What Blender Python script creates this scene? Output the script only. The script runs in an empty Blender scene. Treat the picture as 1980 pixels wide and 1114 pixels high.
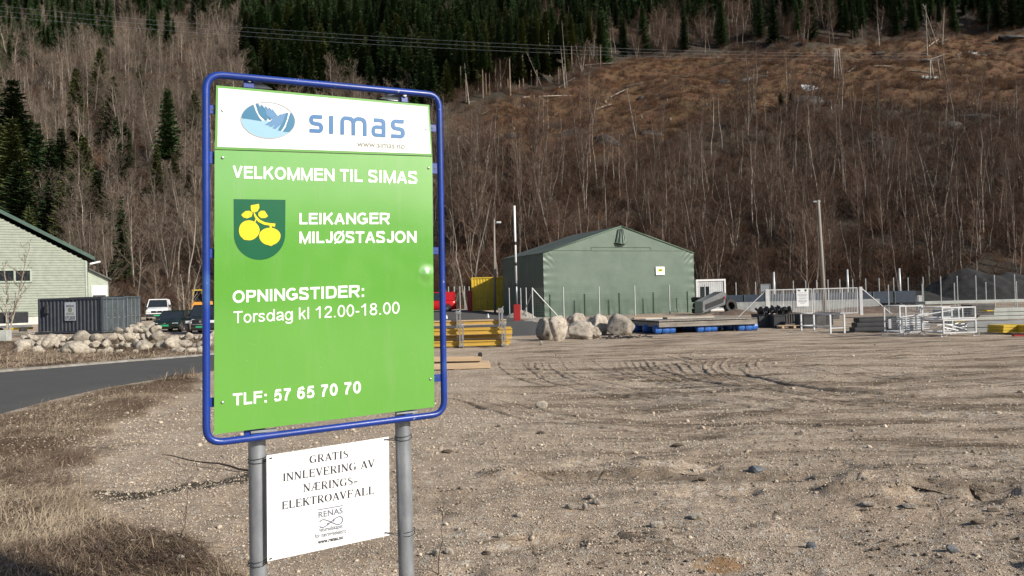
import bpy, math, random
import numpy as np
from mathutils import Vector, Matrix

# ------------------------------------------------------------------ camera, world, sun, exposure
S = bpy.context.scene
FPX = 1500.0
PITCH = math.atan(23 / FPX); ROLL = math.asin(.025); EYE = 1.6
fwd = np.array([0, math.cos(PITCH), math.sin(PITCH)])
_up0 = np.array([0, -math.sin(PITCH), math.cos(PITCH)]); _r0 = np.array([1.0, 0, 0])
rt = _r0 * math.cos(ROLL) - _up0 * math.sin(ROLL)
up = _up0 * math.cos(ROLL) + _r0 * math.sin(ROLL)
CAM = np.array([0, 0, EYE])
cam_d = bpy.data.cameras.new('camera'); cam = bpy.data.objects.new('camera', cam_d)
S.collection.objects.link(cam); S.camera = cam
cam_d.sensor_width = 36; cam_d.lens = 36 * FPX / 1980
cam_d.clip_start = .05; cam_d.clip_end = 4000
cam.matrix_world = Matrix(((rt[0], up[0], -fwd[0], 0), (rt[1], up[1], -fwd[1], 0), (rt[2], up[2], -fwd[2], EYE), (0, 0, 0, 1)))

SUN_EL = math.radians(29); SUN_AZ = math.atan2(.84, -.54)       # azimuth measured from +Y towards +X
W = bpy.data.worlds.new('World'); S.world = W; W.use_nodes = True
wn = W.node_tree.nodes; wl = W.node_tree.links
for n in list(wn): wn.remove(n)
wo = wn.new('ShaderNodeOutputWorld'); wb = wn.new('ShaderNodeBackground'); sk = wn.new('ShaderNodeTexSky')
sk.sky_type = 'NISHITA'; sk.sun_disc = False; sk.sun_elevation = SUN_EL; sk.sun_rotation = SUN_AZ
sk.air_density = 1.0; sk.dust_density = 1.2; sk.ozone_density = 1.0
wb.inputs['Strength'].default_value = .08
wl.new(sk.outputs[0], wb.inputs[0]); wl.new(wb.outputs[0], wo.inputs[0])
sd = bpy.data.lights.new('sun', 'SUN'); sun = bpy.data.objects.new('sun', sd); S.collection.objects.link(sun)
sd.energy = 4.6; sd.angle = math.radians(.5); sd.color = (1, .93, .82)
sv = Vector((math.sin(SUN_AZ) * math.cos(SUN_EL), math.cos(SUN_AZ) * math.cos(SUN_EL), math.sin(SUN_EL)))
sun.rotation_euler = sv.to_track_quat('Z', 'Y').to_euler(); sun.location = (20, -10, 30)
S.view_settings.view_transform = 'Standard'; S.view_settings.look = 'None'
S.view_settings.exposure = .42; S.view_settings.gamma = 1; S.view_settings.use_curve_mapping = False
S.render.resolution_x = 1024; S.render.resolution_y = 576

# ------------------------------------------------------------------ helpers
rng = np.random.default_rng(7); random.seed(7)
def smooth(a, b, x):
    t = np.clip((x - a) / (b - a), 0, 1); return t * t * (3 - 2 * t)
def _h(ix, iy, s):
    n = (ix.astype(np.int64) * 374761393 + iy.astype(np.int64) * 668265263 + s * 974634777) & 0xffffffff
    n = ((n ^ (n >> 13)) * 1274126177) & 0xffffffff
    n = n ^ (n >> 16)
    return (n & 0xffff) / 65535.0
def vnoise(x, y, s=0):
    x = np.asarray(x, float); y = np.asarray(y, float)
    ix = np.floor(x); iy = np.floor(y); fx = x - ix; fy = y - iy
    fx = fx * fx * (3 - 2 * fx); fy = fy * fy * (3 - 2 * fy)
    a = _h(ix, iy, s); b = _h(ix + 1, iy, s); c = _h(ix, iy + 1, s); d = _h(ix + 1, iy + 1, s)
    return (a * (1 - fx) + b * fx) * (1 - fy) + (c * (1 - fx) + d * fx) * fy
def fbm(x, y, o=4, s=0):
    r = 0; a = 1; t = 0
    for i in range(o):
        r = r + a * (vnoise(x * 2 ** i + 17.3 * i, y * 2 ** i + 5.1 * i, s + i) - .5); t += a; a *= .5
    return r / t * 2
def ray(px, py):
    d = rt * (px - 990) / FPX + up * (557 - py) / FPX + fwd
    return d
def G(px, py, z=0.0):                 # point where a sight line meets the level z
    d = ray(px, py); t = (z - EYE) / d[2]; return CAM + d * t
def at(px, py, D):                    # point on a sight line at depth D
    return CAM + ray(px, py) * D
def proj(x, y, z):
    dx = np.asarray(x, float); dy = np.asarray(y, float); dz = np.asarray(z, float) - EYE
    w = dx * fwd[0] + dy * fwd[1] + dz * fwd[2]
    return 990 + FPX * (dx * rt[0] + dy * rt[1] + dz * rt[2]) / w, 557 - FPX * (dx * up[0] + dy * up[1] + dz * up[2]) / w
def polydist(x, y, pts):
    x = np.asarray(x, float); y = np.asarray(y, float); best = np.full(x.shape, 1e9)
    for (ax, ay), (bx, by) in zip(pts[:-1], pts[1:]):
        vx, vy = bx - ax, by - ay; t = np.clip(((x - ax) * vx + (y - ay) * vy) / (vx * vx + vy * vy), 0, 1)
        best = np.minimum(best, np.hypot(x - ax - t * vx, y - ay - t * vy))
    return best
def inpoly(x, y, poly):
    x = np.asarray(x, float); y = np.asarray(y, float); r = np.zeros(x.shape, bool); n = len(poly)
    for i in range(n):
        ax, ay = poly[i][:2]; bx, by = poly[(i + 1) % n][:2]
        c = ((ay > y) != (by > y)) & (x < (bx - ax) * (y - ay) / ((by - ay) + 1e-12) + ax); r ^= c
    return r

def tag(o, label=None, cat=None, group=None, kind=None):
    if label: o['label'] = label
    if cat: o['category'] = cat
    if group: o['group'] = group
    if kind: o['kind'] = kind
    return o
def empty(name, loc=(0, 0, 0), rz=0, label=None, cat=None, group=None):
    o = bpy.data.objects.new(name, None); S.collection.objects.link(o)
    o.location = [float(v) for v in loc]; o.rotation_euler = (0, 0, rz); o.empty_display_size = .1
    return tag(o, label, cat, group)
def mobj(name, me, parent=None, link=True):
    o = bpy.data.objects.new(name, me)
    if link: S.collection.objects.link(o)
    if parent: o.parent = parent
    return o
def copy_tree(o, parent=None):
    c = o.copy(); S.collection.objects.link(c); c.parent = parent
    for ch in list(o.children): copy_tree(ch, c)
    return c

class MB:
    def __init__(s): s.v = []; s.f = []; s.m = []
    def add(s, vs, fs, mi=0):
        k = len(s.v); s.v += [tuple(map(float, p)) for p in vs]; s.f += [tuple(i + k for i in f) for f in fs]; s.m += [mi] * len(fs); return s
    def box(s, c, sz, rz=0, mi=0, rx=0, ry=0, bev=0):
        hx, hy, hz = sz[0] / 2, sz[1] / 2, sz[2] / 2
        M = Matrix.Rotation(rz, 3, 'Z') @ Matrix.Rotation(ry, 3, 'Y') @ Matrix.Rotation(rx, 3, 'X')
        if bev > 0:
            b = min(bev, hx * .45, hy * .45, hz * .45); P = []
            import itertools
            vs = []; idx = {}
            for a in (-1, 1):
                for e in (-1, 1):
                    for g in (-1, 1):
                        for k in range(3):
                            q = [a * hx, e * hy, g * hz]; 
                            for j in range(3):
                                if j != k: q[j] -= (a, e, g)[j] * b
                            idx[(a, e, g, k)] = len(vs); vs.append(q)
            fs = []
            for a in (-1, 1):
                fs.append([idx[(a, -1, -1, 0)], idx[(a, 1, -1, 0)], idx[(a, 1, 1, 0)], idx[(a, -1, 1, 0)]][::a])
                fs.append([idx[(-1, a, -1, 1)], idx[(1, a, -1, 1)], idx[(1, a, 1, 1)], idx[(-1, a, 1, 1)]][::-a])
                fs.append([idx[(-1, -1, a, 2)], idx[(1, -1, a, 2)], idx[(1, 1, a, 2)], idx[(-1, 1, a, 2)]][::a])
            for a in (-1, 1):
                for e in (-1, 1):
                    fs.append([idx[(a, e, -1, 0)], idx[(a, e, 1, 0)], idx[(a, e, 1, 1)], idx[(a, e, -1, 1)]][::-a * e])
                    fs.append([idx[(a, -1, e, 0)], idx[(a, 1, e, 0)], idx[(a, 1, e, 2)], idx[(a, -1, e, 2)]][::a * e])
                    fs.append([idx[(-1, a, e, 1)], idx[(1, a, e, 1)], idx[(1, a, e, 2)], idx[(-1, a, e, 2)]][::-a * e])
                    for g in (-1, 1):
                        fs.append([idx[(a, e, g, 0)], idx[(a, e, g, 1)], idx[(a, e, g, 2)]][::a * e * g])
            vs = [M @ Vector(q) for q in vs]
        else:
            vs = [M @ Vector((a * hx, b * hy, g * hz)) for a in (-1, 1) for b in (-1, 1) for g in (-1, 1)]
            fs = [(0, 1, 3, 2), (4, 6, 7, 5), (0, 4, 5, 1), (2, 3, 7, 6), (0, 2, 6, 4), (1, 5, 7, 3)]
        return s.add([(p[0] + c[0], p[1] + c[1], p[2] + c[2]) for p in vs], fs, mi)
    def tube(s, pts, r, n=6, mi=0, caps=True, closed=False):
        pts = [Vector([float(q) for q in p]) for p in pts]; N = len(pts)
        rr = r if hasattr(r, '__len__') else [r] * N
        rings = []; ref = None
        for i, p in enumerate(pts):
            if closed: t = pts[(i + 1) % N] - pts[i - 1]
            else: t = pts[min(i + 1, N - 1)] - pts[max(i - 1, 0)]
            t.normalize()
            if ref is None: ref = Vector((0, 0, 1)) if abs(t.z) < .9 else Vector((1, 0, 0))
            a = t.cross(ref)
            if a.length < 1e-5: a = t.orthogonal()
            a.normalize(); b = t.cross(a); ref = b.cross(t) * -1 if False else ref
            rings.append([p + (a * math.cos(2 * math.pi * k / n) + b * math.sin(2 * math.pi * k / n)) * rr[i] for k in range(n)])
        vs = [q for g in rings for q in g]; fs = []
        for i in range(N if closed else N - 1):
            j = (i + 1) % N
            for k in range(n):
                fs.append((i * n + k, i * n + (k + 1) % n, j * n + (k + 1) % n, j * n + k))
        if caps and not closed:
            fs.append(tuple(range(n))[::-1]); fs.append(tuple((N - 1) * n + k for k in range(n)))
        return s.add(vs, fs, mi)
    def lathe(s, prof, n=16, c=(0, 0, 0), axis='Z', mi=0):
        vs = []; fs = []
        for (r, z) in prof:
            for k in range(n):
                a = 2 * math.pi * k / n; x, y = r * math.cos(a), r * math.sin(a)
                q = (x, y, z) if axis == 'Z' else ((z, x, y) if axis == 'X' else (x, z, y))
                vs.append((q[0] + c[0], q[1] + c[1], q[2] + c[2]))
        for i in range(len(prof) - 1):
            for k in range(n): fs.append((i * n + k, i * n + (k + 1) % n, (i + 1) * n + (k + 1) % n, (i + 1) * n + k))
        fs.append(tuple(range(n))[::-1]); fs.append(tuple((len(prof) - 1) * n + k for k in range(n)))
        return s.add(vs, fs, mi)
    def prism(s, poly, y0, y1, mi=0, f=lambda p, y: (p[0], y, p[1])):
        n = len(poly); vs = [f(p, y0) for p in poly] + [f(p, y1) for p in poly]
        fs = [tuple(range(n)), tuple(range(2 * n - 1, n - 1, -1))] + [(i, i + n, (i + 1) % n + n, (i + 1) % n) for i in range(n)]
        return s.add(vs, fs, mi)
    def mesh(s, name, mats, sm=False):
        me = bpy.data.meshes.new(name); me.from_pydata(s.v, [], s.f)
        for m in (mats if isinstance(mats, (list, tuple)) else [mats]): me.materials.append(m)
        if any(s.m): me.polygons.foreach_set('material_index', s.m)
        if sm: me.polygons.foreach_set('use_smooth', [True] * len(s.f))
        me.update(); return me
    def build(s, name, mats, parent=None, sm=False):
        return mobj(name, s.mesh(name, mats, sm), parent)

def npmesh(name, V, F, mat, sm=False, attrs=None):
    me = bpy.data.meshes.new(name); V = np.asarray(V, np.float32); F = np.asarray(F, np.int32)
    me.vertices.add(len(V)); me.vertices.foreach_set('co', V.ravel())
    k = F.shape[1]; me.loops.add(F.size); me.loops.foreach_set('vertex_index', F.ravel())
    me.polygons.add(len(F)); me.polygons.foreach_set('loop_start', np.arange(0, F.size, k, dtype=np.int32))
    if sm: me.polygons.foreach_set('use_smooth', np.ones(len(F), bool))
    for m in (mat if isinstance(mat, (list, tuple)) else [mat]): me.materials.append(m)
    me.update(calc_edges=True)
    for n, a in (attrs or {}).items():
        at_ = me.attributes.new(n, 'FLOAT', 'POINT'); at_.data.foreach_set('value', np.asarray(a, np.float32))
    return me
def grid_faces(nr, nc, wrap=False):
    i, j = np.meshgrid(np.arange(nr - 1), np.arange(nc if wrap else nc - 1), indexing='ij')
    j2 = (j + 1) % nc
    return np.stack([i * nc + j, i * nc + j2, (i + 1) * nc + j2, (i + 1) * nc + j], -1).reshape(-1, 4)

# ------------------------------------------------------------------ materials
class NT:
    def __init__(s, name):
        s.m = bpy.data.materials.new(name); s.m.use_nodes = True; s.t = s.m.node_tree; s.n = s.t.nodes; s.l = s.t.links
        s.b = s.n['Principled BSDF']
    def node(s, t, **k):
        o = s.n.new(t)
        for a, v in k.items():
            if a.startswith('i_'):
                key = a[2:]; key = int(key) if key.isdigit() else key.replace('_', ' ')
                if hasattr(v, 'is_output'): s.l.new(v, o.inputs[key])
                else: o.inputs[key].default_value = v
            else: setattr(o, a, v)
        return o
    def noise(s, vec, sc, det=4, rough=.55, dist=0):
        o = s.node('ShaderNodeTexNoise'); s.l.new(vec, o.inputs['Vector']); o.inputs['Scale'].default_value = sc
        o.inputs['Detail'].default_value = det; o.inputs['Roughness'].default_value = rough; o.inputs['Distortion'].default_value = dist
        return o.outputs['Fac']
    def ramp(s, fac, a, b):
        o = s.node('ShaderNodeMapRange'); s.l.new(fac, o.inputs[0]); o.inputs[1].default_value = a; o.inputs[2].default_value = b
        return o.outputs[0]
    def mix(s, fac, a, b, mode='MIX'):
        o = s.node('ShaderNodeMix', data_type='RGBA', blend_type=mode)
        for sock, v in ((o.inputs[0], fac), (o.inputs[6], a), (o.inputs[7], b)):
            if hasattr(v, 'is_output'): s.l.new(v, sock)
            elif isinstance(v, (int, float)): sock.default_value = v
            else: sock.default_value = (*v[:3], 1)
        return o.outputs[2]
    def math(s, op, a, b=0.0):
        o = s.node('ShaderNodeMath', operation=op)
        for sock, v in ((o.inputs[0], a), (o.inputs[1], b)):
            if hasattr(v, 'is_output'): s.l.new(v, sock)
            else: sock.default_value = v
        return o.outputs[0]
    def bump(s, h, st=.5, d=.02, nrm=None):
        o = s.node('ShaderNodeBump'); s.l.new(h, o.inputs['Height']); o.inputs['Strength'].default_value = st; o.inputs['Distance'].default_value = d
        if nrm is not None: s.l.new(nrm, o.inputs['Normal'])
        return o.outputs[0]
    def col(s, v): s.l.new(v, s.b.inputs['Base Color'])
    def nrm(s, v): s.l.new(v, s.b.inputs['Normal'])
    def pos(s): return s.node('ShaderNodeNewGeometry').outputs['Position']
    def obj(s): return s.node('ShaderNodeTexCoord').outputs['Object']
    def rnd(s): return s.node('ShaderNodeObjectInfo').outputs['Random']
def mat(name, c, c2=None, sc=3, rough=.7, bump=0, bsc=None, metal=0, spec=.5, rand=0, det=5, lo=.35, hi=.65, stretch=None):
    t = NT(name); b = t.b
    b.inputs['Roughness'].default_value = rough; b.inputs['Metallic'].default_value = metal; b.inputs['Specular IOR Level'].default_value = spec
    v = t.obj()
    if stretch:
        mp = t.node('ShaderNodeMapping'); t.l.new(v, mp.inputs[0]); mp.inputs['Scale'].default_value = stretch; v = mp.outputs[0]
    if c2 is None: c2 = tuple(x * .82 for x in c)
    f = t.ramp(t.noise(v, sc, det, .62), lo, hi); cc = t.mix(f, c, c2)
    if rand:
        o = t.node('ShaderNodeHueSaturation'); t.l.new(cc, o.inputs['Color'])
        t.l.new(t.math('ADD', t.math('MULTIPLY', t.rnd(), rand * 2), 1 - rand), o.inputs['Value']); cc = o.outputs[0]
    t.col(cc)
    if bump: t.nrm(t.bump(t.noise(v, bsc or sc * 4, 6, .65), .8, bump))
    return t.m

M = {}
def blue_paint():
    t = NT('worn_blue_paint'); v = t.obj(); c = t.mix(t.ramp(t.noise(v, 7, 6, .7), .4, .65), (.010, .042, .28), (.010, .034, .20))
    c = t.mix(t.math('MULTIPLY', t.ramp(t.noise(v, 1.9, 3), .60, .68), .5), c, (.10, .26, .45)); c = t.mix(t.ramp(t.noise(v, 55, 3), .70, .73), c, (.25, .27, .3))
    t.col(c); t.l.new(t.math('ADD', t.math('MULTIPLY', t.noise(v, 12, 5), .3), .2), t.b.inputs['Roughness']); t.nrm(t.bump(t.noise(v, 70, 4), .6, .0005)); return t.m
M['blue'] = blue_paint()
M['galv'] = mat('galvanised_steel', (.36, .39, .42), (.25, .27, .30), 22, .42, .0005, 80, metal=.55, stretch=(1, 1, .35))
M['zinc'] = mat('bright_zinc', (.62, .63, .64), (.5, .5, .5), 30, .3, metal=.8)
M['white_print'] = mat('white_print', (.82, .82, .82), (.8, .8, .8), 8, .35)
M['white_board'] = mat('white_board', (.86, .86, .86), (.83, .83, .84), 3, .22)
M['white_plain'] = mat('white_board_matt', (.8, .81, .82), (.75, .76, .77), 3, .5)
M['logo_blue'] = mat('logo_blue', (.012, .13, .33), (.012, .12, .31), 9, .35)
M['logo_teal'] = mat('logo_teal', (.01, .14, .27), (.01, .135, .26), 9, .35)
M['logo_pale'] = mat('logo_pale_blue', (.24, .43, .56), (.23, .42, .55), 9, .35)
M['logo_mid'] = mat('logo_mid_blue', (.07, .20, .38), (.068, .19, .37), 9, .35)
M['grey_print'] = mat('grey_print', (.2, .21, .16), (.18, .19, .14), 9, .4)
M['oval_grey'] = mat('grey_outline', (.36, .38, .4), (.34, .36, .38), 9, .4)
M['shield'] = mat('dark_green_print', (.008, .10, .045), (.009, .11, .05), 9, .22)
M['yellow_print'] = mat('yellow_print', (.78, .60, .015), (.76, .58, .015), 9, .3)
M['dark_print'] = mat('dark_grey_print', (.035, .037, .05), (.03, .03, .04), 9, .5)
M['renas'] = mat('slate_print', (.12, .14, .18), (.11, .13, .17), 9, .5)
M['wire'] = mat('dark_wire', (.04, .04, .045), (.03, .03, .03), 9, .5)

def sign_green():
    t = NT('glossy_green_sign'); v = t.obj(); b = t.b
    f = t.ramp(t.noise(v, 2.5, 4), .3, .7)
    c = t.mix(f, (.105, .345, .042), (.12, .37, .048)); dm = t.node('ShaderNodeMapping'); t.l.new(v, dm.inputs[0]); dm.inputs['Scale'].default_value = (6, 6, .8); c = t.mix(t.math('MULTIPLY', t.ramp(t.noise(dm.outputs[0], 3, 6, .7), .52, .75), .22), c, (.24, .36, .17))
    sp = t.ramp(t.noise(v, 180, 2), .70, .78)
    t.col(t.mix(t.math('MULTIPLY', sp, .35), c, (.5, .6, .4)))
    b.inputs['Specular IOR Level'].default_value = .8; b.inputs['Coat Weight'].default_value = 1; b.inputs['Coat IOR'].default_value = 1.9; b.inputs['Coat Roughness'].default_value = .1
    t.l.new(t.math('ADD', t.math('MULTIPLY', t.noise(v, 9, 5), .1), .08), b.inputs['Roughness'])
    t.nrm(t.bump(t.noise(v, 2.2, 2), .5, .0012)); t.l.new(t.math('ADD', t.math('MULTIPLY', t.noise(v, 5, 6, .7), .25), .02), b.inputs['Coat Roughness'])
    return t.m
M['sign_green'] = sign_green()
M['border_green'] = mat('green_border', (.10, .30, .05), (.105, .31, .055), 9, .3)
# ------------------------------------------------------------------ ground
near_e = [(-330, 930), (-120, 850), (0, 806), (100, 777), (200, 753), (300, 736), (385, 723), (500, 705), (650, 686), (800, 668), (920, 657), (1045, 650)]
far_e = [(-330, 740), (-120, 727), (0, 719), (130, 709), (240, 700), (320, 694), (385, 689), (450, 682), (560, 664), (760, 612), (930, 606), (1050, 624)]
NE = np.array([G(*p)[:2] for p in near_e]); FE = np.array([G(*p)[:2] for p in far_e])
ROADP = [tuple(p) for p in NE] + [tuple(p) for p in FE[::-1]]
def road_out(x, y):
    d = polydist(x, y, ROADP + [ROADP[0]]); return np.where(inpoly(x, y, ROADP), 0.0, d)
inner = [(392, 752), (330, 775), (262, 812), (205, 850), (165, 900), (160, 950), (196, 985), (270, 1010), (340, 1045), (470, 1100), (560, 1200), (700, 1400)]
outer = [(-500, 1400), (-400, 930)] + near_e[1:7]
GRASSP = [tuple(G(*p)[:2]) for p in inner + outer]
BANKP = [tuple(G(*p)[:2]) for p in [(-250, 720)] + far_e[2:7] + [(420, 672), (385, 655), (200, 655), (0, 660), (-250, 670)]]
bank_line = [tuple(G(*p)[:2]) for p in [(-120, 668), (30, 668), (130, 670), (250, 668), (385, 664)]]
damp_line = [tuple(G(*p)[:2]) for p in [(130, 955), (240, 962), (330, 950), (420, 935), (520, 925)]]
sb = lambda x, y: 1 - smooth(0, .35, polydist(x, y, GRASSP + [GRASSP[0]]))
def grassmask(x, y):
    n = fbm(x * 2.2, y * 2.2, 3, 5) * .35
    d1 = polydist(x, y, GRASSP + [GRASSP[0]]); d1 = np.where(inpoly(x, y, GRASSP), d1, -d1)
    d2 = polydist(x, y, BANKP + [BANKP[0]]); d2 = np.where(inpoly(x, y, BANKP), d2, -d2)
    return np.maximum(smooth(-.15, .3, d1 + n), smooth(-.3, .3, d2 + n))
def gz(x, y):
    x = np.asarray(x, float); y = np.asarray(y, float); d = np.hypot(x, y)
    ro = smooth(0.0, 1.0, road_out(x, y))
    z = fbm(x / 1.6, y / 1.6, 3, 1) * .045 + fbm(x / .42, y / .42, 3, 2) * .022 * (1 - smooth(14, 30, d))
    z = z + np.abs(fbm(x / .9 + 3, y / .9, 2, 9)) * -.04 + (fbm(x / .16, y / .16, 3, 12) * .017 + fbm(x / .06, y / .06, 2, 13) * .005) * (1 - smooth(7, 12, d))
    z = z + (.085 * smooth(.12, .34, fbm(x / 1.1 + y * .25, y / .55, 3, 14)) - .06 * smooth(.18, .36, fbm(x / .8 + 9, y / .4, 3, 15))) * (1 - smooth(6.5, 9, d)) * smooth(-1.2, .2, x)
    z = z * ro * (1 - .7 * smooth(30, 60, d))
    z = z + .55 * smooth(54, 74, y) * (1 - smooth(-6, 2, x))
    z = z + .12 * np.exp(-(polydist(x, y, bank_line) / 1.3) ** 2)
    z = z + .05 * ro * grassmask(x, y)
    return z
def g0(x, y): return float(gz(np.array([x]), np.array([y]))[0])
def P(px, py):                       # ground point under a pixel of the photograph
    p = G(px, py)
    for _ in range(3): p = G(px, py, g0(p[0], p[1]))
    return p

def ground_material():
    t = NT('gravel_and_earth'); p = t.pos(); b = t.b
    at1 = lambda n: t.node('ShaderNodeAttribute', attribute_name=n).outputs['Fac']
    vor = t.node('ShaderNodeTexVoronoi'); t.l.new(p, vor.inputs['Vector']); vor.inputs['Scale'].default_value = 72
    sep = t.node('ShaderNodeSeparateColor'); t.l.new(vor.outputs['Color'], sep.inputs[0])
    vor2 = t.node('ShaderNodeTexVoronoi'); t.l.new(p, vor2.inputs['Vector']); vor2.inputs['Scale'].default_value = 26
    sep2 = t.node('ShaderNodeSeparateColor'); t.l.new(vor2.outputs['Color'], sep2.inputs[0])
    grav = t.mix(sep.outputs[0], (.31, .24, .175), (.60, .50, .40))
    grav = t.mix(t.ramp(sep2.outputs[1], .86, .92), grav, (.56, .52, .45))
    big = t.ramp(t.noise(p, .55, 6, .6), .38, .62)
    grav = t.mix(t.math('MULTIPLY', big, .45), grav, (.35, .255, .175))
    mp = t.node('ShaderNodeMapping'); t.l.new(p, mp.inputs[0]); mp.inputs['Scale'].default_value = (.25, 1.5, 1); mp.inputs['Rotation'].default_value = (0, 0, .12)
    st = t.ramp(t.noise(mp.outputs[0], 1.3, 7, .72, .6), .46, .62)
    grav = t.mix(t.math('MULTIPLY', st, at1('dirt')), grav, (.12, .087, .058))
    pt = t.ramp(t.noise(p, 2.3, 6, .7), .60, .72)
    grav = t.mix(t.math('MULTIPLY', pt, .5), grav, (.20, .16, .115))
    damp = t.ramp(t.math('ADD', at1('damp'), t.math('MULTIPLY', t.math('SUBTRACT', t.noise(p, 3.2, 7, .75), .5), 2.0)), .40, .8)
    grav = t.mix(damp, grav, (.075, .062, .045))
    rust = t.ramp(t.math('ADD', at1('rust'), t.math('SUBTRACT', t.noise(p, 7, 4), .5)), .5, .9)
    grav = t.mix(t.math('MULTIPLY', rust, .7), grav, (.30, .15, .045))
    soil = t.mix(t.ramp(t.noise(p, 3.2, 6, .7), .35, .65), (.085, .05, .032), (.20, .14, .085))
    soil = t.mix(t.ramp(sep.outputs[2], .6, 1), soil, (.26, .19, .12))
    t.col(t.mix(at1('grass'), grav, soil))
    b.inputs['Roughness'].default_value = .9; b.inputs['Specular IOR Level'].default_value = .25
    h = t.math('ADD', t.math('MULTIPLY', vor.outputs['Distance'], -.5), t.math('MULTIPLY', sep.outputs[1], .6))
    n1 = t.bump(t.noise(p, 9, 8, .72), .9, .055)
    n2 = t.bump(h, .85, .012, n1)
    t.nrm(t.bump(t.noise(mp.outputs[0], 7, 5, .7), .6, .05, n2))
    return t.m
MG = ground_material()
ang = np.radians(np.concatenate([np.arange(-41.5, 41.5, .145), np.arange(41.5, 318.5, 5.5)]))
rad = [1.0]
while rad[-1] < 72: rad.append(rad[-1] * 1.0145)
while rad[-1] < 900: rad.append(rad[-1] * 1.12)
rad = np.array(rad)
RR, AA = np.meshgrid(rad, ang, indexing='ij'); X = RR * np.sin(AA); Y = RR * np.cos(AA)
Z = gz(X, Y)
V = np.stack([X, Y, Z], -1).reshape(-1, 3)
F = grid_faces(len(rad), len(ang), True)
F = F[:, ::-1]
cv = len(V); V = np.vstack([V, [[0, 0, g0(0, 0)]]])
xs, ys = V[:, 0], V[:, 1]
a_gr = grassmask(xs, ys)
a_da = .95 * (1 - smooth(.02, .42, polydist(xs, ys, damp_line)))
for (px, py, r) in [(430, 1075, .2), (215, 870, .6), (250, 1090, .3), (1230, 930, .25), (1930, 890, .3), (860, 990, .2)]:
    q = G(px, py); a_da = np.maximum(a_da, .62 * (1 - smooth(0, r * 1.4, np.hypot(xs - q[0], ys - q[1]))))
q = G(1400, 1085); a_ru = 1 - smooth(.05, .42, np.hypot(xs - q[0], (ys - q[1]) * 1.5))
dd = np.hypot(xs, ys); a_di = .25 + .75 * smooth(4.5, 9, dd) * smooth(-1.5, 1.5, xs)
me = npmesh('ground', V, F, MG, True, dict(grass=a_gr, damp=a_da, rust=a_ru, dirt=a_di))
tag(mobj('ground', me), kind='structure')

# asphalt road
t = NT('worn_asphalt'); p = t.pos()
c = t.mix(t.ramp(t.noise(p, .8, 6, .65), .35, .65), (.040, .041, .040), (.058, .058, .056))
mpn = t.node('ShaderNodeMapping'); t.l.new(p, mpn.inputs[0]); mpn.inputs['Scale'].default_value = (1, 1, 1)
c = t.mix(t.ramp(t.noise(p, 190, 2), .35, .7), c, (.085, .084, .08))
c = t.mix(t.math('MULTIPLY', t.ramp(t.noise(p, 1.7, 8, .8), .60, .74), .55), c, (.22, .2, .18))
t.col(c); t.b.inputs['Roughness'].default_value = .85; t.nrm(t.bump(t.noise(p, 120, 4), .6, .004)); M['asphalt'] = t.m
def strip(A, B, nsub, nacross, lift, mat_, name, kind='structure', drop=True):
    A = np.array(A); B = np.array(B)
    tt = np.linspace(0, len(A) - 1, nsub); ii = np.arange(len(A))
    a = np.stack([np.interp(tt, ii, A[:, k]) for k in (0, 1)], -1); b = np.stack([np.interp(tt, ii, B[:, k]) for k in (0, 1)], -1)
    for _ in range(3):
        for q in (a, b): q[1:-1] = (q[:-2] + 2 * q[1:-1] + q[2:]) / 4
    s = np.linspace(0, 1, nacross)[None, :, None]
    g = a[:, None, :] * (1 - s) + b[:, None, :] * s
    z = gz(g[..., 0], g[..., 1]) + lift
    if drop: z[:, 0] -= lift + .03; z[:, -1] -= lift + .03; z[0] -= lift + .03; z[-1] -= lift + .03
    VV = np.concatenate([g, z[..., None]], -1).reshape(-1, 3)
    return tag(mobj(name, npmesh(name, VV, grid_faces(nsub, nacross)[:, ::-1], mat_, True)), kind=kind)
strip(NE, FE, 120, 14, .035, M['asphalt'], 'road')
# pale grit shoulder on the far side of the road
nrm_ = FE + (FE - NE) / np.linalg.norm(FE - NE, axis=1)[:, None] * .38
M['grit'] = mat('grit_and_shaded_snow', (.34, .32, .29), (.2, .18, .15), 5, .95, .02, 40)
strip(FE[:8] - (FE[:8] - NE[:8]) * .012, nrm_[:8], 80, 5, .05, M['grit'], 'road_shoulder')

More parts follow.
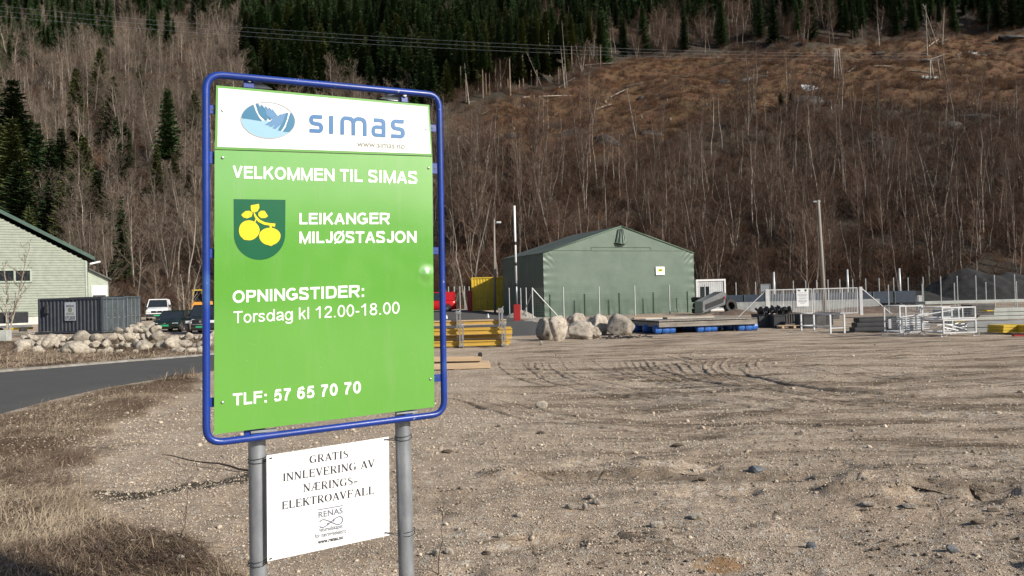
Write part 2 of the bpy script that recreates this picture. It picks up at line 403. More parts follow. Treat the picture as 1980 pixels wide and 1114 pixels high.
# tyre tracks: low ridges of turned-up earth
def ridge_mesh():
    Vs = []; Fs = []; k = 0
    def add(line, h, w):
        nonlocal k
        line = np.array(line); L = np.r_[0, np.cumsum(np.hypot(*np.diff(line, axis=0).T))]
        n = max(4, int(L[-1] / .14)); s = np.linspace(0, L[-1], n)
        x = np.interp(s, L, line[:, 0]); y = np.interp(s, L, line[:, 1])
        for _ in range(6): x[1:-1] = (x[:-2] + 2 * x[1:-1] + x[2:]) / 4; y[1:-1] = (y[:-2] + 2 * y[1:-1] + y[2:]) / 4
        tx = np.gradient(x); ty = np.gradient(y); q = np.hypot(tx, ty) + 1e-9; nx, ny = -ty / q, tx / q
        x = x + nx * rng.normal(0, .008, n); y = y + ny * rng.normal(0, .008, n)
        hh = .5 * h * np.clip((.6 + .4 * rng.random(n)) * (1.5 * vnoise(s * .55, s * 0 + k, 3) - .22), .02, 2); hh *= np.minimum(1, np.minimum(s, L[-1] - s) / 1.2); hh[0] = hh[-1] = 0
        prof = [(-1, -.012), (-.35, .75), (.15, 1), (1, -.012)]
        rows = []
        for (a, b) in prof:
            xx = x + nx * a * w; yy = y + ny * a * w
            rows.append(np.stack([xx, yy, gz(xx, yy) + (hh * b if b > 0 else b)], -1))
        R = np.stack(rows, 1).reshape(-1, 3)
        Vs.append(R); Fs.append(grid_faces(n, 4) + k); k += len(R)
    def group(pxs, n, sp, h=.04, w=.05):
        base = np.array([G(*p)[:2] for p in pxs])
        tx = np.gradient(base[:, 0]); ty = np.gradient(base[:, 1]); q = np.hypot(tx, ty); nx, ny = -ty / q, tx / q
        for i in range(n):
            o = (i - n / 2) * sp
            add(np.stack([base[:, 0] + nx * o, base[:, 1] + ny * o], -1), h * rng.uniform(.7, 1.3), w)
    group([(1062, 699), (1066, 710), (1085, 722), (1112, 735), (1155, 747), (1215, 757), (1330, 768), (1480, 784), (1640, 800)], 6, .17, .075, .07)
    group([(1228, 697), (1238, 710), (1262, 723), (1298, 733), (1370, 746), (1480, 760)], 7, .16, .075, .07)
    group([(1000, 697), (1004, 709), (1020, 720), (1065, 735), (1150, 752), (1260, 770)], 3, .3, .06, .07)
    group([(1135, 696), (1145, 706), (1180, 718), (1230, 728), (1330, 744)], 3, .3, .05, .07)
    group([(1490, 683), (1450, 689), (1425, 698), (1420, 709), (1440, 724), (1500, 742), (1600, 757), (1780, 770), (2000, 778)], 7, .19, .08, .075)
    group([(1320, 698), (1345, 708), (1360, 722), (1400, 738), (1480, 752), (1600, 768), (1760, 785), (2010, 800)], 5, .22, .07, .075)
    group([(1560, 700), (1620, 712), (1720, 726), (1850, 738), (2000, 746)], 5, .24, .07, .07)
    group([(1100, 772), (1300, 790), (1550, 800), (1800, 806), (2000, 812)], 4, .26, .06, .06)
    group([(1400, 668), (1345, 676), (1335, 688), (1380, 700), (1480, 712), (1600, 722)], 4, .3, .06, .07)
    group([(900, 760), (1050, 800), (1250, 822), (1500, 836), (1750, 850), (2000, 872)], 3, .3, .045, .06)
    for i in range(230):
        px = rng.uniform(880, 1950); py = rng.uniform(668, 860)
        if py > 760 and px < 1150: continue
        a = P(px, py)[:2]; L = rng.uniform(.8, 5) * (1 if py < 780 else .45); th = rng.normal(-.12, .14); cu = rng.normal(0, .05)
        s = np.linspace(0, L, 6); add(np.stack([a[0] + s * math.cos(th) - cu * s * s * math.sin(th), a[1] + s * math.sin(th) + cu * s * s * math.cos(th)], -1), rng.uniform(.015, .05), rng.uniform(.03, .07))
    for i in range(150):
        px = rng.uniform(850, 1980); py = rng.uniform(860, 1114)
        a = P(px, py)[:2]; L = rng.uniform(.15, .8); th = rng.normal(.35, .6)
        s = np.linspace(0, L, 5); add(np.stack([a[0] + s * math.cos(th), a[1] + s * math.sin(th)], -1), rng.uniform(.02, .06), rng.uniform(.02, .045))
    V_ = np.vstack(Vs); F_ = np.vstack(Fs)
    n = len(V_); z = np.zeros(n)
    return npmesh('tyre_tracks', V_, F_, MG, False, dict(grass=z, damp=z + .42, rust=z, dirt=z + .9))
tag(mobj('tyre_tracks', ridge_mesh()), kind='structure')

# ------------------------------------------------------------------ hillside
FOOT = 104.0
cl_up_x = [860, 900, 1000, 1100, 1200, 1400, 1600, 1700, 1980, 2300]; cl_up_y = [232, 205, 190, 165, 118, 105, 92, 82, 62, 50]
cl_lo_x = [860, 900, 1000, 1200, 1300, 1400, 1600, 1980, 2300]; cl_lo_y = [270, 290, 305, 300, 258, 226, 205, 212, 212]
def clear_px(px, py):
    return smooth(855, 890, px) * smooth(-7, 7, py - np.interp(px, cl_up_x, cl_up_y)) * smooth(-14, 14, np.interp(px, cl_lo_x, cl_lo_y) - py)
def hill(x, y):
    x = np.asarray(x, float); y = np.asarray(y, float); s = np.maximum(y - FOOT - .0006 * x * x * 0, -6)
    g = smooth(0, 60, s)
    z = .555 * s + g * (fbm(x / 55, y / 42, 3, 21) * 9 + fbm(x / 16, y / 12, 3, 22) * 3.0) + fbm(x / 5, y / 4, 2, 23) * .6 * smooth(0, 15, s)
    w = smooth(.1, .45, fbm(x / 22, y / 60, 3, 31)); z = z + g * w * 2.5 * np.abs(fbm(x / 9, y / 7, 3, 33)) * 2
    return z - .6 * (1 - smooth(0, 6, s))
def h0(x, y): return float(hill(np.array([x]), np.array([y]))[0])
hx = np.arange(-330, 360, 2.2); hy = np.concatenate([np.arange(97, 300, 1.5), np.arange(300, 520, 4)])
HY, HX = np.meshgrid(hy, hx, indexing='ij'); HZ = hill(HX, HY)
hp, hq = proj(HX.ravel(), HY.ravel(), HZ.ravel())
t = NT('hillside_earth'); p = t.pos()
cc = t.mix(t.ramp(t.noise(p, .09, 8, .7), .35, .65), (.055, .034, .022), (.04, .036, .022))
cc = t.mix(t.ramp(t.noise(p, 1.3, 6, .75), .45, .7), cc, (.03, .022, .016))
cl = t.mix(t.ramp(t.noise(p, .16, 8, .72), .38, .62), (.12, .052, .024), (.13, .08, .032))
cl = t.mix(t.ramp(t.noise(p, .7, 7, .75), .50, .66), cl, (.035, .02, .013))
cc = t.mix(t.node('ShaderNodeAttribute', attribute_name='clear').outputs['Fac'], cc, cl)
geo = t.node('ShaderNodeNewGeometry'); sx = t.node('ShaderNodeSeparateXYZ'); t.l.new(geo.outputs['Normal'], sx.inputs[0])
steep = t.math('MULTIPLY', t.ramp(t.math('SUBTRACT', .74, sx.outputs[2]), 0, .14), .7)
cc = t.mix(steep, cc, t.mix(t.noise(p, 1.1, 8, .7), (.02, .02, .018), (.07, .068, .06)))
t.col(cc); t.b.inputs['Roughness'].default_value = .95; t.nrm(t.bump(t.noise(p, .9, 9, .75), 1, .8))
me = npmesh('hillside', np.stack([HX, HY, HZ], -1).reshape(-1, 3), grid_faces(len(hy), len(hx)), t.m, True, dict(clear=clear_px(hp, hq)))
tag(mobj('hillside', me), kind='structure')

# the fjord side behind the camera: seen only as a reflection in the glossy sign
oa = np.radians(np.arange(60, 301, 3)); rows = []
for (r, hh) in ((420, -2), (470, .45), (560, 1.0), (700, .4)):
    top = 62 + 26 * fbm(oa * 3, oa * 0, 4, 51)
    rows.append(np.stack([r * np.sin(oa), r * np.cos(oa), (hh * top if hh > 0 else oa * 0 - 2)], -1))
M['far_forest'] = mat('far_forest', (.03, .04, .03), (.06, .055, .045), .02, .9)
tag(mobj('opposite_mountain', npmesh('opposite_mountain', np.stack(rows).reshape(-1, 3), grid_faces(4, len(oa)), M['far_forest'], True)), kind='structure')

# ------------------------------------------------------------------ vegetation sources
def vmat(name, c, c2, rand=.3, rough=.9):
    return mat(name, c, c2, .6, rough, rand=rand, spec=.2)
M['birch_bark'] = vmat('pale_bark', (.32, .285, .245), (.12, .10, .082), .5)
M['bark'] = vmat('spruce_bark', (.22, .17, .13), (.12, .09, .07), .2)
M['twig'] = vmat('bare_twigs', (.135, .090, .066), (.075, .048, .037), .5)
M['twig_grey'] = vmat('grey_twigs', (.20, .16, .128), (.105, .08, .062), .45)
M['needles'] = vmat('spruce_needles', (.055, .092, .032), (.034, .064, .026), .45)
M['needles2'] = vmat('yellow_green_needles', (.10, .115, .035), (.06, .08, .028), .4)
M['scrub'] = vmat('brown_scrub', (.10, .055, .036), (.052, .034, .026), .55)
M['scrub2'] = vmat('rusty_scrub', (.17, .078, .036), (.12, .072, .034), .5)
M['straw'] = mat('dry_straw', (.40, .325, .235), (.24, .185, .13), 1.3, .9, rand=0, spec=.2, lo=.4, hi=.6)
M['straw_dark'] = mat('weathered_straw', (.18, .13, .095), (.10, .07, .052), 1.3, .9, spec=.2)

def seg3(mb, a, b, ra, rb, mi=0):
    a = np.asarray(a); b = np.asarray(b); d = b - a; L = np.linalg.norm(d) + 1e-9; d = d / L
    u = np.cross(d, (0.31, .17, .93)); u /= np.linalg.norm(u) + 1e-9; w = np.cross(d, u)
    ks = [(1, 0), (-.5, .866), (-.5, -.866)]
    A = [a + (u * p_ + w * q_) * ra for p_, q_ in ks]
    if rb <= 0: mb.add(A + [b], [(0, 1, 3), (1, 2, 3), (2, 0, 3)], mi)
    else:
        B = [b + (u * p_ + w * q_) * rb for p_, q_ in ks]
        mb.add(A + B, [(0, 1, 4, 3), (1, 2, 5, 4), (2, 0, 3, 5)], mi)
def bare_tree(seed, H=11, spread=.30, stems=1, fine=1.0, upr=.9, clearf=.25):
    r = random.Random(seed); tr = MB(); cr = MB()
    for st in range(stems):
        lean = Vector((r.gauss(0, .05), r.gauss(0, .05), 0)) if stems == 1 else Vector((math.cos(st * 2.4) * .2, math.sin(st * 2.4) * .2, 0))
        h = H * (1 if st == 0 else r.uniform(.7, .95)); pts = []; n = 8; wob = Vector((0, 0, 0))
        for i in range(n + 1):
            t_ = i / n; wob += Vector((r.gauss(0, .1), r.gauss(0, .1), 0)) * (h / 11)
            pts.append(Vector((lean.x * h * t_, lean.y * h * t_, h * t_ * .97 - (.4 if i == 0 else 0))) + wob)
        tr.tube(pts, [max(.018, .082 * (h / 11) * (1 - i / n) ** .8 + .012) for i in range(n + 1)], 5)
        nb = int(30 * fine)
        for k in range(nb):
            t_ = clearf + (1 - clearf) * (k + r.random()) / nb; f = t_ * n; i = min(int(f), n - 1); o = pts[i].lerp(pts[i + 1], f - i)
            az = r.uniform(0, 6.283); L = h * spread * (1.1 - .75 * t_) * r.uniform(.6, 1.25)
            el = upr + r.gauss(0, .18)
            d = Vector((math.cos(az) * math.cos(el), math.sin(az) * math.cos(el), math.sin(el)))
            p1 = o + d * L * .5 + Vector((0, 0, .02 * L)); d2 = (d + Vector((r.gauss(0, .2), r.gauss(0, .2), .25))).normalized(); p2 = p1 + d2 * L * .5
            rb = .036 * (1.15 - t_)
            seg3(cr, o, p1, rb, rb * .7); seg3(cr, p1, p2, rb * .7, 0)
            for j in range(int(6 * fine)):
                s_ = r.uniform(.2, 1); q = o.lerp(p1, s_ * 2) if s_ < .5 else p1.lerp(p2, s_ * 2 - 1)
                d3 = (d2 + Vector((r.gauss(0, .55), r.gauss(0, .55), r.gauss(.1, .4)))).normalized(); l3 = L * r.uniform(.2, .45)
                e = q + d3 * l3; seg3(cr, q, e, .014, 0)
                for m_ in range(5):
                    s2 = r.uniform(.25, .9); q2 = q.lerp(e, s2)
                    d4 = (d3 + Vector((r.gauss(0, .6), r.gauss(0, .6), r.gauss(.05, .5)))).normalized()
                    seg3(cr, q2, q2 + d4 * l3 * r.uniform(.3, .7), .009, 0)
    return tr, cr
def spruce_tree(seed, H=18, Rb=2.6, dens=1.0, low=.06):
    r = random.Random(seed); tr = MB(); cr = MB()
    tr.tube([(0, 0, -.5), (0, 0, H * .3), (0, 0, H * .7), (0, 0, H)], [.13 * H / 18, .1 * H / 18, .05 * H / 18, .015], 6)
    n = int(46 * dens); 
    for i in range(n):
        t_ = low + (1 - low) * (i + r.random() * .6) / n; z = H * t_; R = Rb * (1 - t_) ** .8 * r.uniform(.75, 1.15) + .12
        k = max(5, int(12 * (1 - t_) + 6))
        for j in range(k):
            az = 6.283 * (j + r.random()) / k; L = R * r.uniform(.6, 1.15); dr = -.25 - .25 * (1 - t_) + r.gauss(0, .1)
            if r.random() < .1: continue
            c, s = math.cos(az), math.sin(az); segs = max(2, int(L / .45)); ps = []
            for m_ in range(segs + 1):
                u = m_ / segs; ps.append(Vector((c * L * u, s * L * u, z + L * (dr * u + .22 * u * u * 1.2))))
            for m_ in range(segs):
                a, b = ps[m_], ps[m_ + 1]; w = .40 * (1.1 - .5 * m_ / segs) * (.6 + .4 * H / 18)
                for sd_ in (-1, 1):
                    side = Vector((-s, c, 0)) * sd_
                    tip = b + side * w * r.uniform(.7, 1.5) + Vector((0, 0, -w * r.uniform(.2, 1.0)))
                    tip2 = a.lerp(b, .3) + side * w * r.uniform(.5, 1.3) + Vector((0, 0, -w * r.uniform(.4, 1.4)))
                    cr.add([a, b, tip], [(0, 1, 2)]); cr.add([a.lerp(b, .15), a.lerp(b, .6), tip2], [(0, 1, 2)])
            cr.add([ps[-1], ps[-1] + Vector((c * .3, s * .3, .1)), ps[-1] + Vector((-s * .12, c * .12, -.15))], [(0, 1, 2)])
    return tr, cr
def bush(seed, H=2, n=38, spread=.9, mi=0):
    r = random.Random(seed); mb = MB()
    for i in range(n):
        az = r.uniform(0, 6.283); el = r.uniform(.55, 1.5); L = H * r.uniform(.6, 1.1); o = Vector((r.gauss(0, .25) * H * spread, r.gauss(0, .25) * H * spread, -.1))
        d = Vector((math.cos(az) * math.cos(el), math.sin(az) * math.cos(el), math.sin(el))); e = o + d * L
        seg3(mb, o, e, .02, 0)
        for j in range(7):
            s_ = r.uniform(.25, 1); q = o.lerp(e, s_); d2 = (d + Vector((r.gauss(0, .5), r.gauss(0, .5), r.gauss(.1, .4)))).normalized()
            seg3(mb, q, q + d2 * L * r.uniform(.15, .35), .011, 0)
    return mb
def tuft(seed, n=46, H=.6):
    r = random.Random(seed); mb = MB()
    for i in range(n):
        o = Vector((r.gauss(0, .45), r.gauss(0, .45), -.05)); az = r.uniform(0, 6.283); w = .035
        e = o + Vector((math.cos(az) * r.uniform(.1, .6), math.sin(az) * r.uniform(.1, .6), H * r.uniform(.4, 1.1)))
        s_ = Vector((-math.sin(az), math.cos(az), 0)) * w
        mb.add([o - s_, o + s_, e], [(0, 1, 2)])
    return mb

def scatter_stuff(name, protos, pts, rots, scl, idx, label=None, mats=None):
    """one stuff object: instances of the given meshes on its own points"""
    col = bpy.data.collections.new(name + '_sources')
    for i, m_ in enumerate(protos):
        col.objects.link(bpy.data.objects.new('%s_source_%02d' % (name, i), m_))
    me = bpy.data.meshes.new(name); n = len(pts); me.vertices.add(n); me.vertices.foreach_set('co', np.asarray(pts, np.float32).ravel())
    a = me.attributes.new('rot', 'FLOAT_VECTOR', 'POINT'); a.data.foreach_set('vector', np.asarray(rots, np.float32).ravel())
    a = me.attributes.new('scl', 'FLOAT', 'POINT'); a.data.foreach_set('value', np.asarray(scl, np.float32))
    a = me.attributes.new('idx', 'INT', 'POINT'); a.data.foreach_set('value', np.asarray(idx, np.int32))
    me.update(); o = mobj(name, me)
    ng = bpy.data.node_groups.new(name, 'GeometryNodeTree')
    ng.interface.new_socket('Geometry', in_out='INPUT', socket_type='NodeSocketGeometry'); ng.interface.new_socket('Geometry', in_out='OUTPUT', socket_type='NodeSocketGeometry')
    N, L = ng.nodes, ng.links
    gi = N.new('NodeGroupInput'); go = N.new('NodeGroupOutput'); ip = N.new('GeometryNodeInstanceOnPoints'); ci = N.new('GeometryNodeCollectionInfo')
    ci.inputs['Collection'].default_value = col; ci.inputs['Separate Children'].default_value = True; ci.inputs['Reset Children'].default_value = True
    def attr(nm, ty):
        q = N.new('GeometryNodeInputNamedAttribute'); q.data_type = ty; q.inputs[0].default_value = nm; return q.outputs[0]
    er = N.new('FunctionNodeEulerToRotation')
    L.new(gi.outputs[0], ip.inputs['Points']); L.new(ci.outputs[0], ip.inputs['Instance']); ip.inputs['Pick Instance'].default_value = True
    L.new(attr('idx', 'INT'), ip.inputs['Instance Index']); L.new(attr('rot', 'FLOAT_VECTOR'), er.inputs[0]); L.new(er.outputs[0], ip.inputs['Rotation'])
    L.new(attr('scl', 'FLOAT'), ip.inputs['Scale']); L.new(ip.outputs[0], go.inputs[0])
    md = o.modifiers.new('scatter', 'NODES'); md.node_group = ng
    return tag(o, label, kind='stuff')

# ------------------------------------------------------------------ trees on the hillside
def merged(tr, cr, m1, m2, name):
    mb = MB(); mb.add(tr.v, tr.f, 0); mb.add(cr.v, cr.f, 1); return mb.mesh(name, [m1, m2])
BARE = []; 
for i in range(8):
    g = i % 2
    tr, cr = bare_tree(100 + i, 11 + (i % 3), .40 if g else .27, 1 if i < 6 else 3, 1.25 if g else .95, .85 if i < 6 else .75, .22 if g else .38)
    BARE.append((tr, cr))
BM = [(tr.mesh('trunk', M['birch_bark']), cr.mesh('crown', M['twig'])) for tr, cr in BARE]
BMg = [(a, cr.mesh('crown', M['twig_grey'])) for (a, _), (tr, cr) in zip(BM, BARE)]
BMERGE = [merged(tr, cr, M['birch_bark'], M['twig'], 'tree') for tr, cr in BARE] + [merged(tr, cr, M['birch_bark'], M['twig_grey'], 'tree') for tr, cr in BARE]
SPR = [spruce_tree(200, 18, 2.5), spruce_tree(201, 19, 2.1), spruce_tree(202, 17, 2.9, 1.05), spruce_tree(203, 18, 2.0, .8, .34), spruce_tree(204, 19, 1.7, .7, .5)]
SM = [(tr.mesh('trunk', M['bark']), cr.mesh('crown', M['needles'])) for tr, cr in SPR]
SMy = [(a_, cr.mesh('crown', M['needles2'])) for (a_, _), (tr, cr) in zip(SM, SPR)]
SMERGE = [merged(tr, cr, M['bark'], M['needles'], 'spruce') for tr, cr in SPR]

bare = []; spr = []
yy = FOOT + .5
while yy < 372:
    st = 3.6 + .007 * (yy - FOOT)
    x0 = -(.70 * yy + 8); x1 = .72 * yy + 8; xx = x0
    while xx < x1:
        x = xx + random.uniform(-.5, .5) * st; y = yy + random.uniform(-.5, .5) * st; z = h0(x, y); px, py = map(float, proj(x, y, z))
        xx += st
        c = float(clear_px(px, py))
        if c > .15: continue
        if 1395 < px and py > 235 and py < 275 and random.random() < .5: continue
        upl = float(np.interp(px, cl_up_x, cl_up_y))
        isspr = False
        if 470 < px < 1110 and py < (225 if px < 880 else upl + 4): isspr = random.random() < (.93 if px < 1060 else .6)
        elif px >= 1110 and py < upl + 3:
            isspr = random.random() < (.9 if px > 1640 else (.8 if py < upl - 62 else .26))
        elif px < 470 and py < 60: isspr = random.random() < .6
        elif px < 470 and py < 200: isspr = random.random() < .02 + .55 * (vnoise(x / 20, y / 26, 77) > .74)
        elif px < 900: isspr = random.random() < .035
        if not isspr and py > 140 and float(vnoise(x / 9, y / 11, 60)) > .74: continue
        (spr if isspr else bare).append((x, y, z, px, py))
    yy += st
# spruces that stand out one by one
for (px, py, hh) in ((28, 395, 24), (28, 470, 20), (75, 420, 17), (100, 450, 17), (150, 440, 15), (5, 440, 19), (-25, 420, 20), (40, 520, 17), (95, 510, 14), (140, 500, 13), (190, 470, 12), (165, 400, 13), (120, 400, 14), (60, 380, 15), (60, 500, 14), (120, 520, 13), (180, 500, 12), (243, 325, 10), (338, 400, 9), (365, 430, 8), (925, 330, 6), (945, 320, 6), (965, 325, 7), (985, 330, 6), (1000, 345, 5), (1530, 230, 6), (1510, 215, 5)):
    D = np.arange(98, 420, .4); q = CAM[None] + ray(px, py)[None] * D[:, None]; k = np.nonzero(q[:, 2] < hill(q[:, 0], q[:, 1]))[0]; q = q[k[0] if len(k) else -1]; spr.append((float(q[0]), float(q[1]), h0(q[0], q[1]) - .2, px, py, hh))
inview = lambda t_: -40 < t_[3] < 2020 and t_[4] > -20
def regi(px): return 0 if px < 440 else (1 if px < 1350 else 2)
RL = ['bare grey deciduous tree in the left wood, behind the pale green building and containers',
      'bare brown deciduous tree in the wood rising behind the green tent hall',
      'bare thin deciduous tree in the wood on the slope above the white double gate']
RG = ['bare trees of the left wood', 'bare trees behind the tent hall', 'bare trees above the gate']
def plant_tree(kind, meshes, x, y, z, s, rz, label, group, sx=1.0):
    sx *= random.uniform(.85, 1.25)
    e = empty('bare_tree' if kind == 'bare tree' else 'spruce_tree', (x, y, z), rz, label, kind, group); e.scale = (s * sx, s * sx, s)
    mobj('trunk', meshes[0], e); mobj('crown', meshes[1], e); return e
bare.sort(key=lambda q: q[1]); ind = [q for q in bare if inview(q)][:285]; rest = [q for q in bare if q not in set(ind)]
for q in ind:
    x, y, z, px, py = q; rg = regi(px); left = px < 900 + random.gauss(0, 80)
    i = random.randrange(8); s = random.uniform(.5, 1.25) * (.6 + .7 * float(vnoise(x / 14, y / 14, 61)))
    plant_tree('bare tree', (BMg if left else BM)[i], x, y, z - .1, s, random.uniform(0, 6.28), RL[rg], RG[rg])
R_ = np.array([(q[0], q[1], q[2] - .1) for q in rest]); n = len(R_)
pp = np.array([q[3] for q in rest]); qq = np.array([q[4] for q in rest])
si = np.random.default_rng(3); gi_ = (pp < 900 + si.normal(0, 80, n)).astype(int) * 8
top = (pp > 900) & (qq < np.interp(pp, cl_up_x, cl_up_y)); nearclear = (pp > 1250) & (qq < 330)
rr_ = np.stack([si.normal(0, .04, n), si.normal(0, .04, n), si.uniform(0, 6.28, n)], -1)
scatter_stuff('far_woodland', BMERGE, R_, rr_, si.uniform(.5, 1.25, n) * (.6 + .65 * vnoise(R_[:, 0] / 14, R_[:, 1] / 14, 61)) * np.where(nearclear, 1.05, 1), si.integers(0, 8, n) + gi_, 'bare grey and brown woodland covering the upper slope')
sp_in = [q for q in spr if inview(q)]; sp_in.sort(key=lambda q: (len(q) == 5, q[1])); sind = sp_in[:270]; srest = [q for q in spr if q not in set(sind)]
for k, q in enumerate(sind):
    x, y, z, px, py = q[:5]
    if len(q) == 6:
        hh = q[5]; nm = ['tallest dark spruce at the far left, its top above the other trees'][0] if (px, py) == (28, 395) else ('small dark spruce in the cluster just right of the blue frame' if 900 < px < 1010 else ('low dark fir on the edge of the brown clearing' if px > 1400 else ('dark green spruce behind the roof of the pale green building' if px < 200 else 'dark green conical spruce among grey bare trees left of the blue frame')))
        gr = None if (px, py) == (28, 395) else ('spruce cluster right of the frame' if 900 < px < 1010 else ('firs at the clearing edge' if px > 1400 else ('spruces behind the green building' if px < 200 else 'spruces left of the frame')))
        e = plant_tree('spruce', (SMy if px < 400 and k % 2 else SM)[k % 3], x, y, z, hh / 18, random.uniform(0, 6.28), nm, gr, 1.75 if px < 400 else 1.7)
    else:
        edge = 860 < px < 1300 and py > float(np.interp(px, cl_up_x, cl_up_y)) - 30
        i = random.choice((3, 4, 4)) if edge else random.randrange(4)
        if px < 440: lb, gr = 'dark spruce among the bare trees of the upper left slope', 'spruces of the upper left slope'
        elif px < 870: lb, gr = 'dark green spruce of the dense stand above the blue framed sign', 'spruces above the sign'
        elif px < 1250: lb, gr = 'tall spruce of the stand at the upper edge of the brown clearing', 'spruces at the upper edge of the clearing'
        else: lb, gr = 'dark spruce of the forest above the right end of the brown clearing', 'spruces above the right end of the clearing'
        plant_tree('spruce', (SMy if random.random() < .3 else SM)[i], x, y, z - .3, random.uniform(.55, 1.1), random.uniform(0, 6.28), lb, gr, 1.45)
if srest:
    R_ = np.array([q[:3] for q in srest]); n = len(R_)
    scatter_stuff('far_spruce_forest', SMERGE, R_, np.stack([np.zeros(n), np.zeros(n), si.uniform(0, 6.28, n)], -1), si.uniform(.65, 1.1, n), si.integers(0, 4, n), 'dark spruce forest along the top of the slope')

# undergrowth
n = 44000; y = FOOT - 3 + 270 * si.random(n) ** 1.25; x = (si.random(n) * 1.5 - .76) * (y + 8); z = hill(x, y)
px, py = proj(x, y, z); c = clear_px(px, py)
gap = (vnoise(x / 13, y / 8, 64) > .68) & (c < .3); keep = (~gap | (si.random(n) < .25)) & (si.random(n) < np.where(c > .3, 1.0, .62)) & (px > -60) & (px < 2040) & (py > -30); x, y, z, c, px, py = [a[keep] for a in (x, y, z, c, px, py)]; n = len(x)
BU = [bush(300 + i, 2.2, 38).mesh('bush', M['scrub']) for i in range(4)] + [bush(310 + i, 1.6, 30).mesh('bush', M['scrub2']) for i in range(2)] + [bush(315, 2.4, 34).mesh('bush', M['twig_grey'])] + [tuft(320 + i).mesh('tuft', M['scrub2']) for i in range(3)]
u = si.random(n)
idx = np.where(c > .3, np.where(u < .5, (u * 100).astype(int) % 6, 7 + (u * 1000).astype(int) % 3), np.where(u < .75, (u * 100).astype(int) % 4, np.where(u < .88, 6, 4 + (u * 1000).astype(int) % 2)))
sc = si.uniform(.6, 1.4, n) * np.where(c > .3, .7, 1.0) * np.where(idx > 6, 1.3, 1)
scatter_stuff('undergrowth', BU, np.stack([x, y, z], -1), np.stack([si.normal(0, .1, n), si.normal(0, .1, n), si.uniform(0, 6.28, n)], -1), sc, idx, 'brown leafless brushwood under the trees')
# ------------------------------------------------------------------ grass, pebbles, stones, weeds
def grass_mesh(n, xr, yr, Lr, w, seed, mask_thr=.4, flat=.16, mats=None):
    r = np.random.default_rng(seed)
    u = r.random(n); y = yr[0] * (yr[1] / yr[0]) ** u; x = r.uniform(xr[0], xr[1], n) * y
    m = grassmask(x, y); dens = vnoise(x * 1.7, y * 1.7, 8)
    k = (m > mask_thr) & (r.random(n) < (.25 + dens)) & (road_out(x, y) > .03); x, y = x[k], y[k]; n = len(x)
    z = gz(x, y); az = 2.6 + fbm(x * .9, y * .9, 2, 71) * 3.5 + r.normal(0, 1.1, n); L = r.uniform(*Lr, n)
    el = np.abs(r.normal(flat, .22, n)); up_ = r.random(n) < .02; el = np.where(up_, r.uniform(.9, 1.45, n), el)
    dx, dy, dz = np.cos(az) * np.cos(el), np.sin(az) * np.cos(el), np.sin(el)
    sx, sy = -np.sin(az), np.cos(az); bend = r.uniform(.0, .55, n)
    lift = r.uniform(0, .03, n)
    W_ = w * r.uniform(.6, 1.4, n)
    b0 = np.stack([x - sx * W_, y - sy * W_, z + lift - .012], -1); b1 = np.stack([x + sx * W_, y + sy * W_, z + lift - .012], -1)
    mx, my, mz = x + dx * L * .55, y + dy * L * .55, z + lift + dz * L * .55
    m0 = np.stack([mx - sx * W_ * .7, my - sy * W_ * .7, mz], -1); m1 = np.stack([mx + sx * W_ * .7, my + sy * W_ * .7, mz + W_ * .5], -1)
    tp = np.stack([x + dx * L + r.normal(0, .02, n), y + dy * L + r.normal(0, .02, n), np.maximum(mz + dz * L * .45 - bend * L * .5, z + .004)], -1)
    V_ = np.stack([b0, b1, m1, m0, tp], 1).reshape(-1, 3); b = np.arange(n)[:, None] * 5
    F3 = np.concatenate([b + [0, 1, 2], b + [0, 2, 3], b + [3, 2, 4]], 0)
    me = npmesh('dry_grass', V_, F3, mats)
    mi = (r.random(n) < np.clip(.45 + fbm(x * .8, y * .8, 3, 72) * 1.3, .05, .9)).astype(np.int32); me.polygons.foreach_set('material_index', np.tile(mi, 3))
    return me
tag(mobj('dry_grass', grass_mesh(260000, (-.95, -.1), (1.9, 19), (.05, .2), .0017, 1, mats=[M['straw'], M['straw_dark']])), 'matted dry straw coloured grass on the verge at lower left', kind='stuff')
tag(mobj('bank_grass', grass_mesh(90000, (-.9, -.38), (17, 38), (.12, .40), .006, 2, mats=[M['straw'], M['straw_dark']])), 'brown dead grass on the bank beyond the road', kind='stuff')

def rock_mesh(seed, sub, rough=.35, sq=(1, 1, 1), mt=None, flat=0):
    import bmesh
    r = random.Random(seed); bm = bmesh.new(); bmesh.ops.create_icosphere(bm, subdivisions=sub, radius=.5)
    from mathutils import noise as mn
    off = Vector((r.uniform(0, 50), r.uniform(0, 50), r.uniform(0, 50)))
    cuts = [(Vector((r.gauss(0, 1), r.gauss(0, 1), r.gauss(0, 1))).normalized(), r.uniform(.30, .46)) for _ in range(7)]
    for v in bm.verts:
        p = v.co.copy(); d = 1 + rough * (mn.noise(p * 1.8 + off) * .9 + mn.noise(p * 4.5 + off) * .35 + (mn.noise(p * 11 + off) * .12 if sub > 2 else 0))
        q = p * d
        for nn, dd in cuts:
            e = q.dot(nn) - dd
            if e > 0: q -= nn * e * .85
        v.co = Vector((q.x * sq[0], q.y * sq[1], q.z * sq[2]))
    me = bpy.data.meshes.new('rock'); bm.to_mesh(me); bm.free(); me.materials.append(mt)
    me.polygons.foreach_set('use_smooth', [sub > 2] * len(me.polygons)); return me
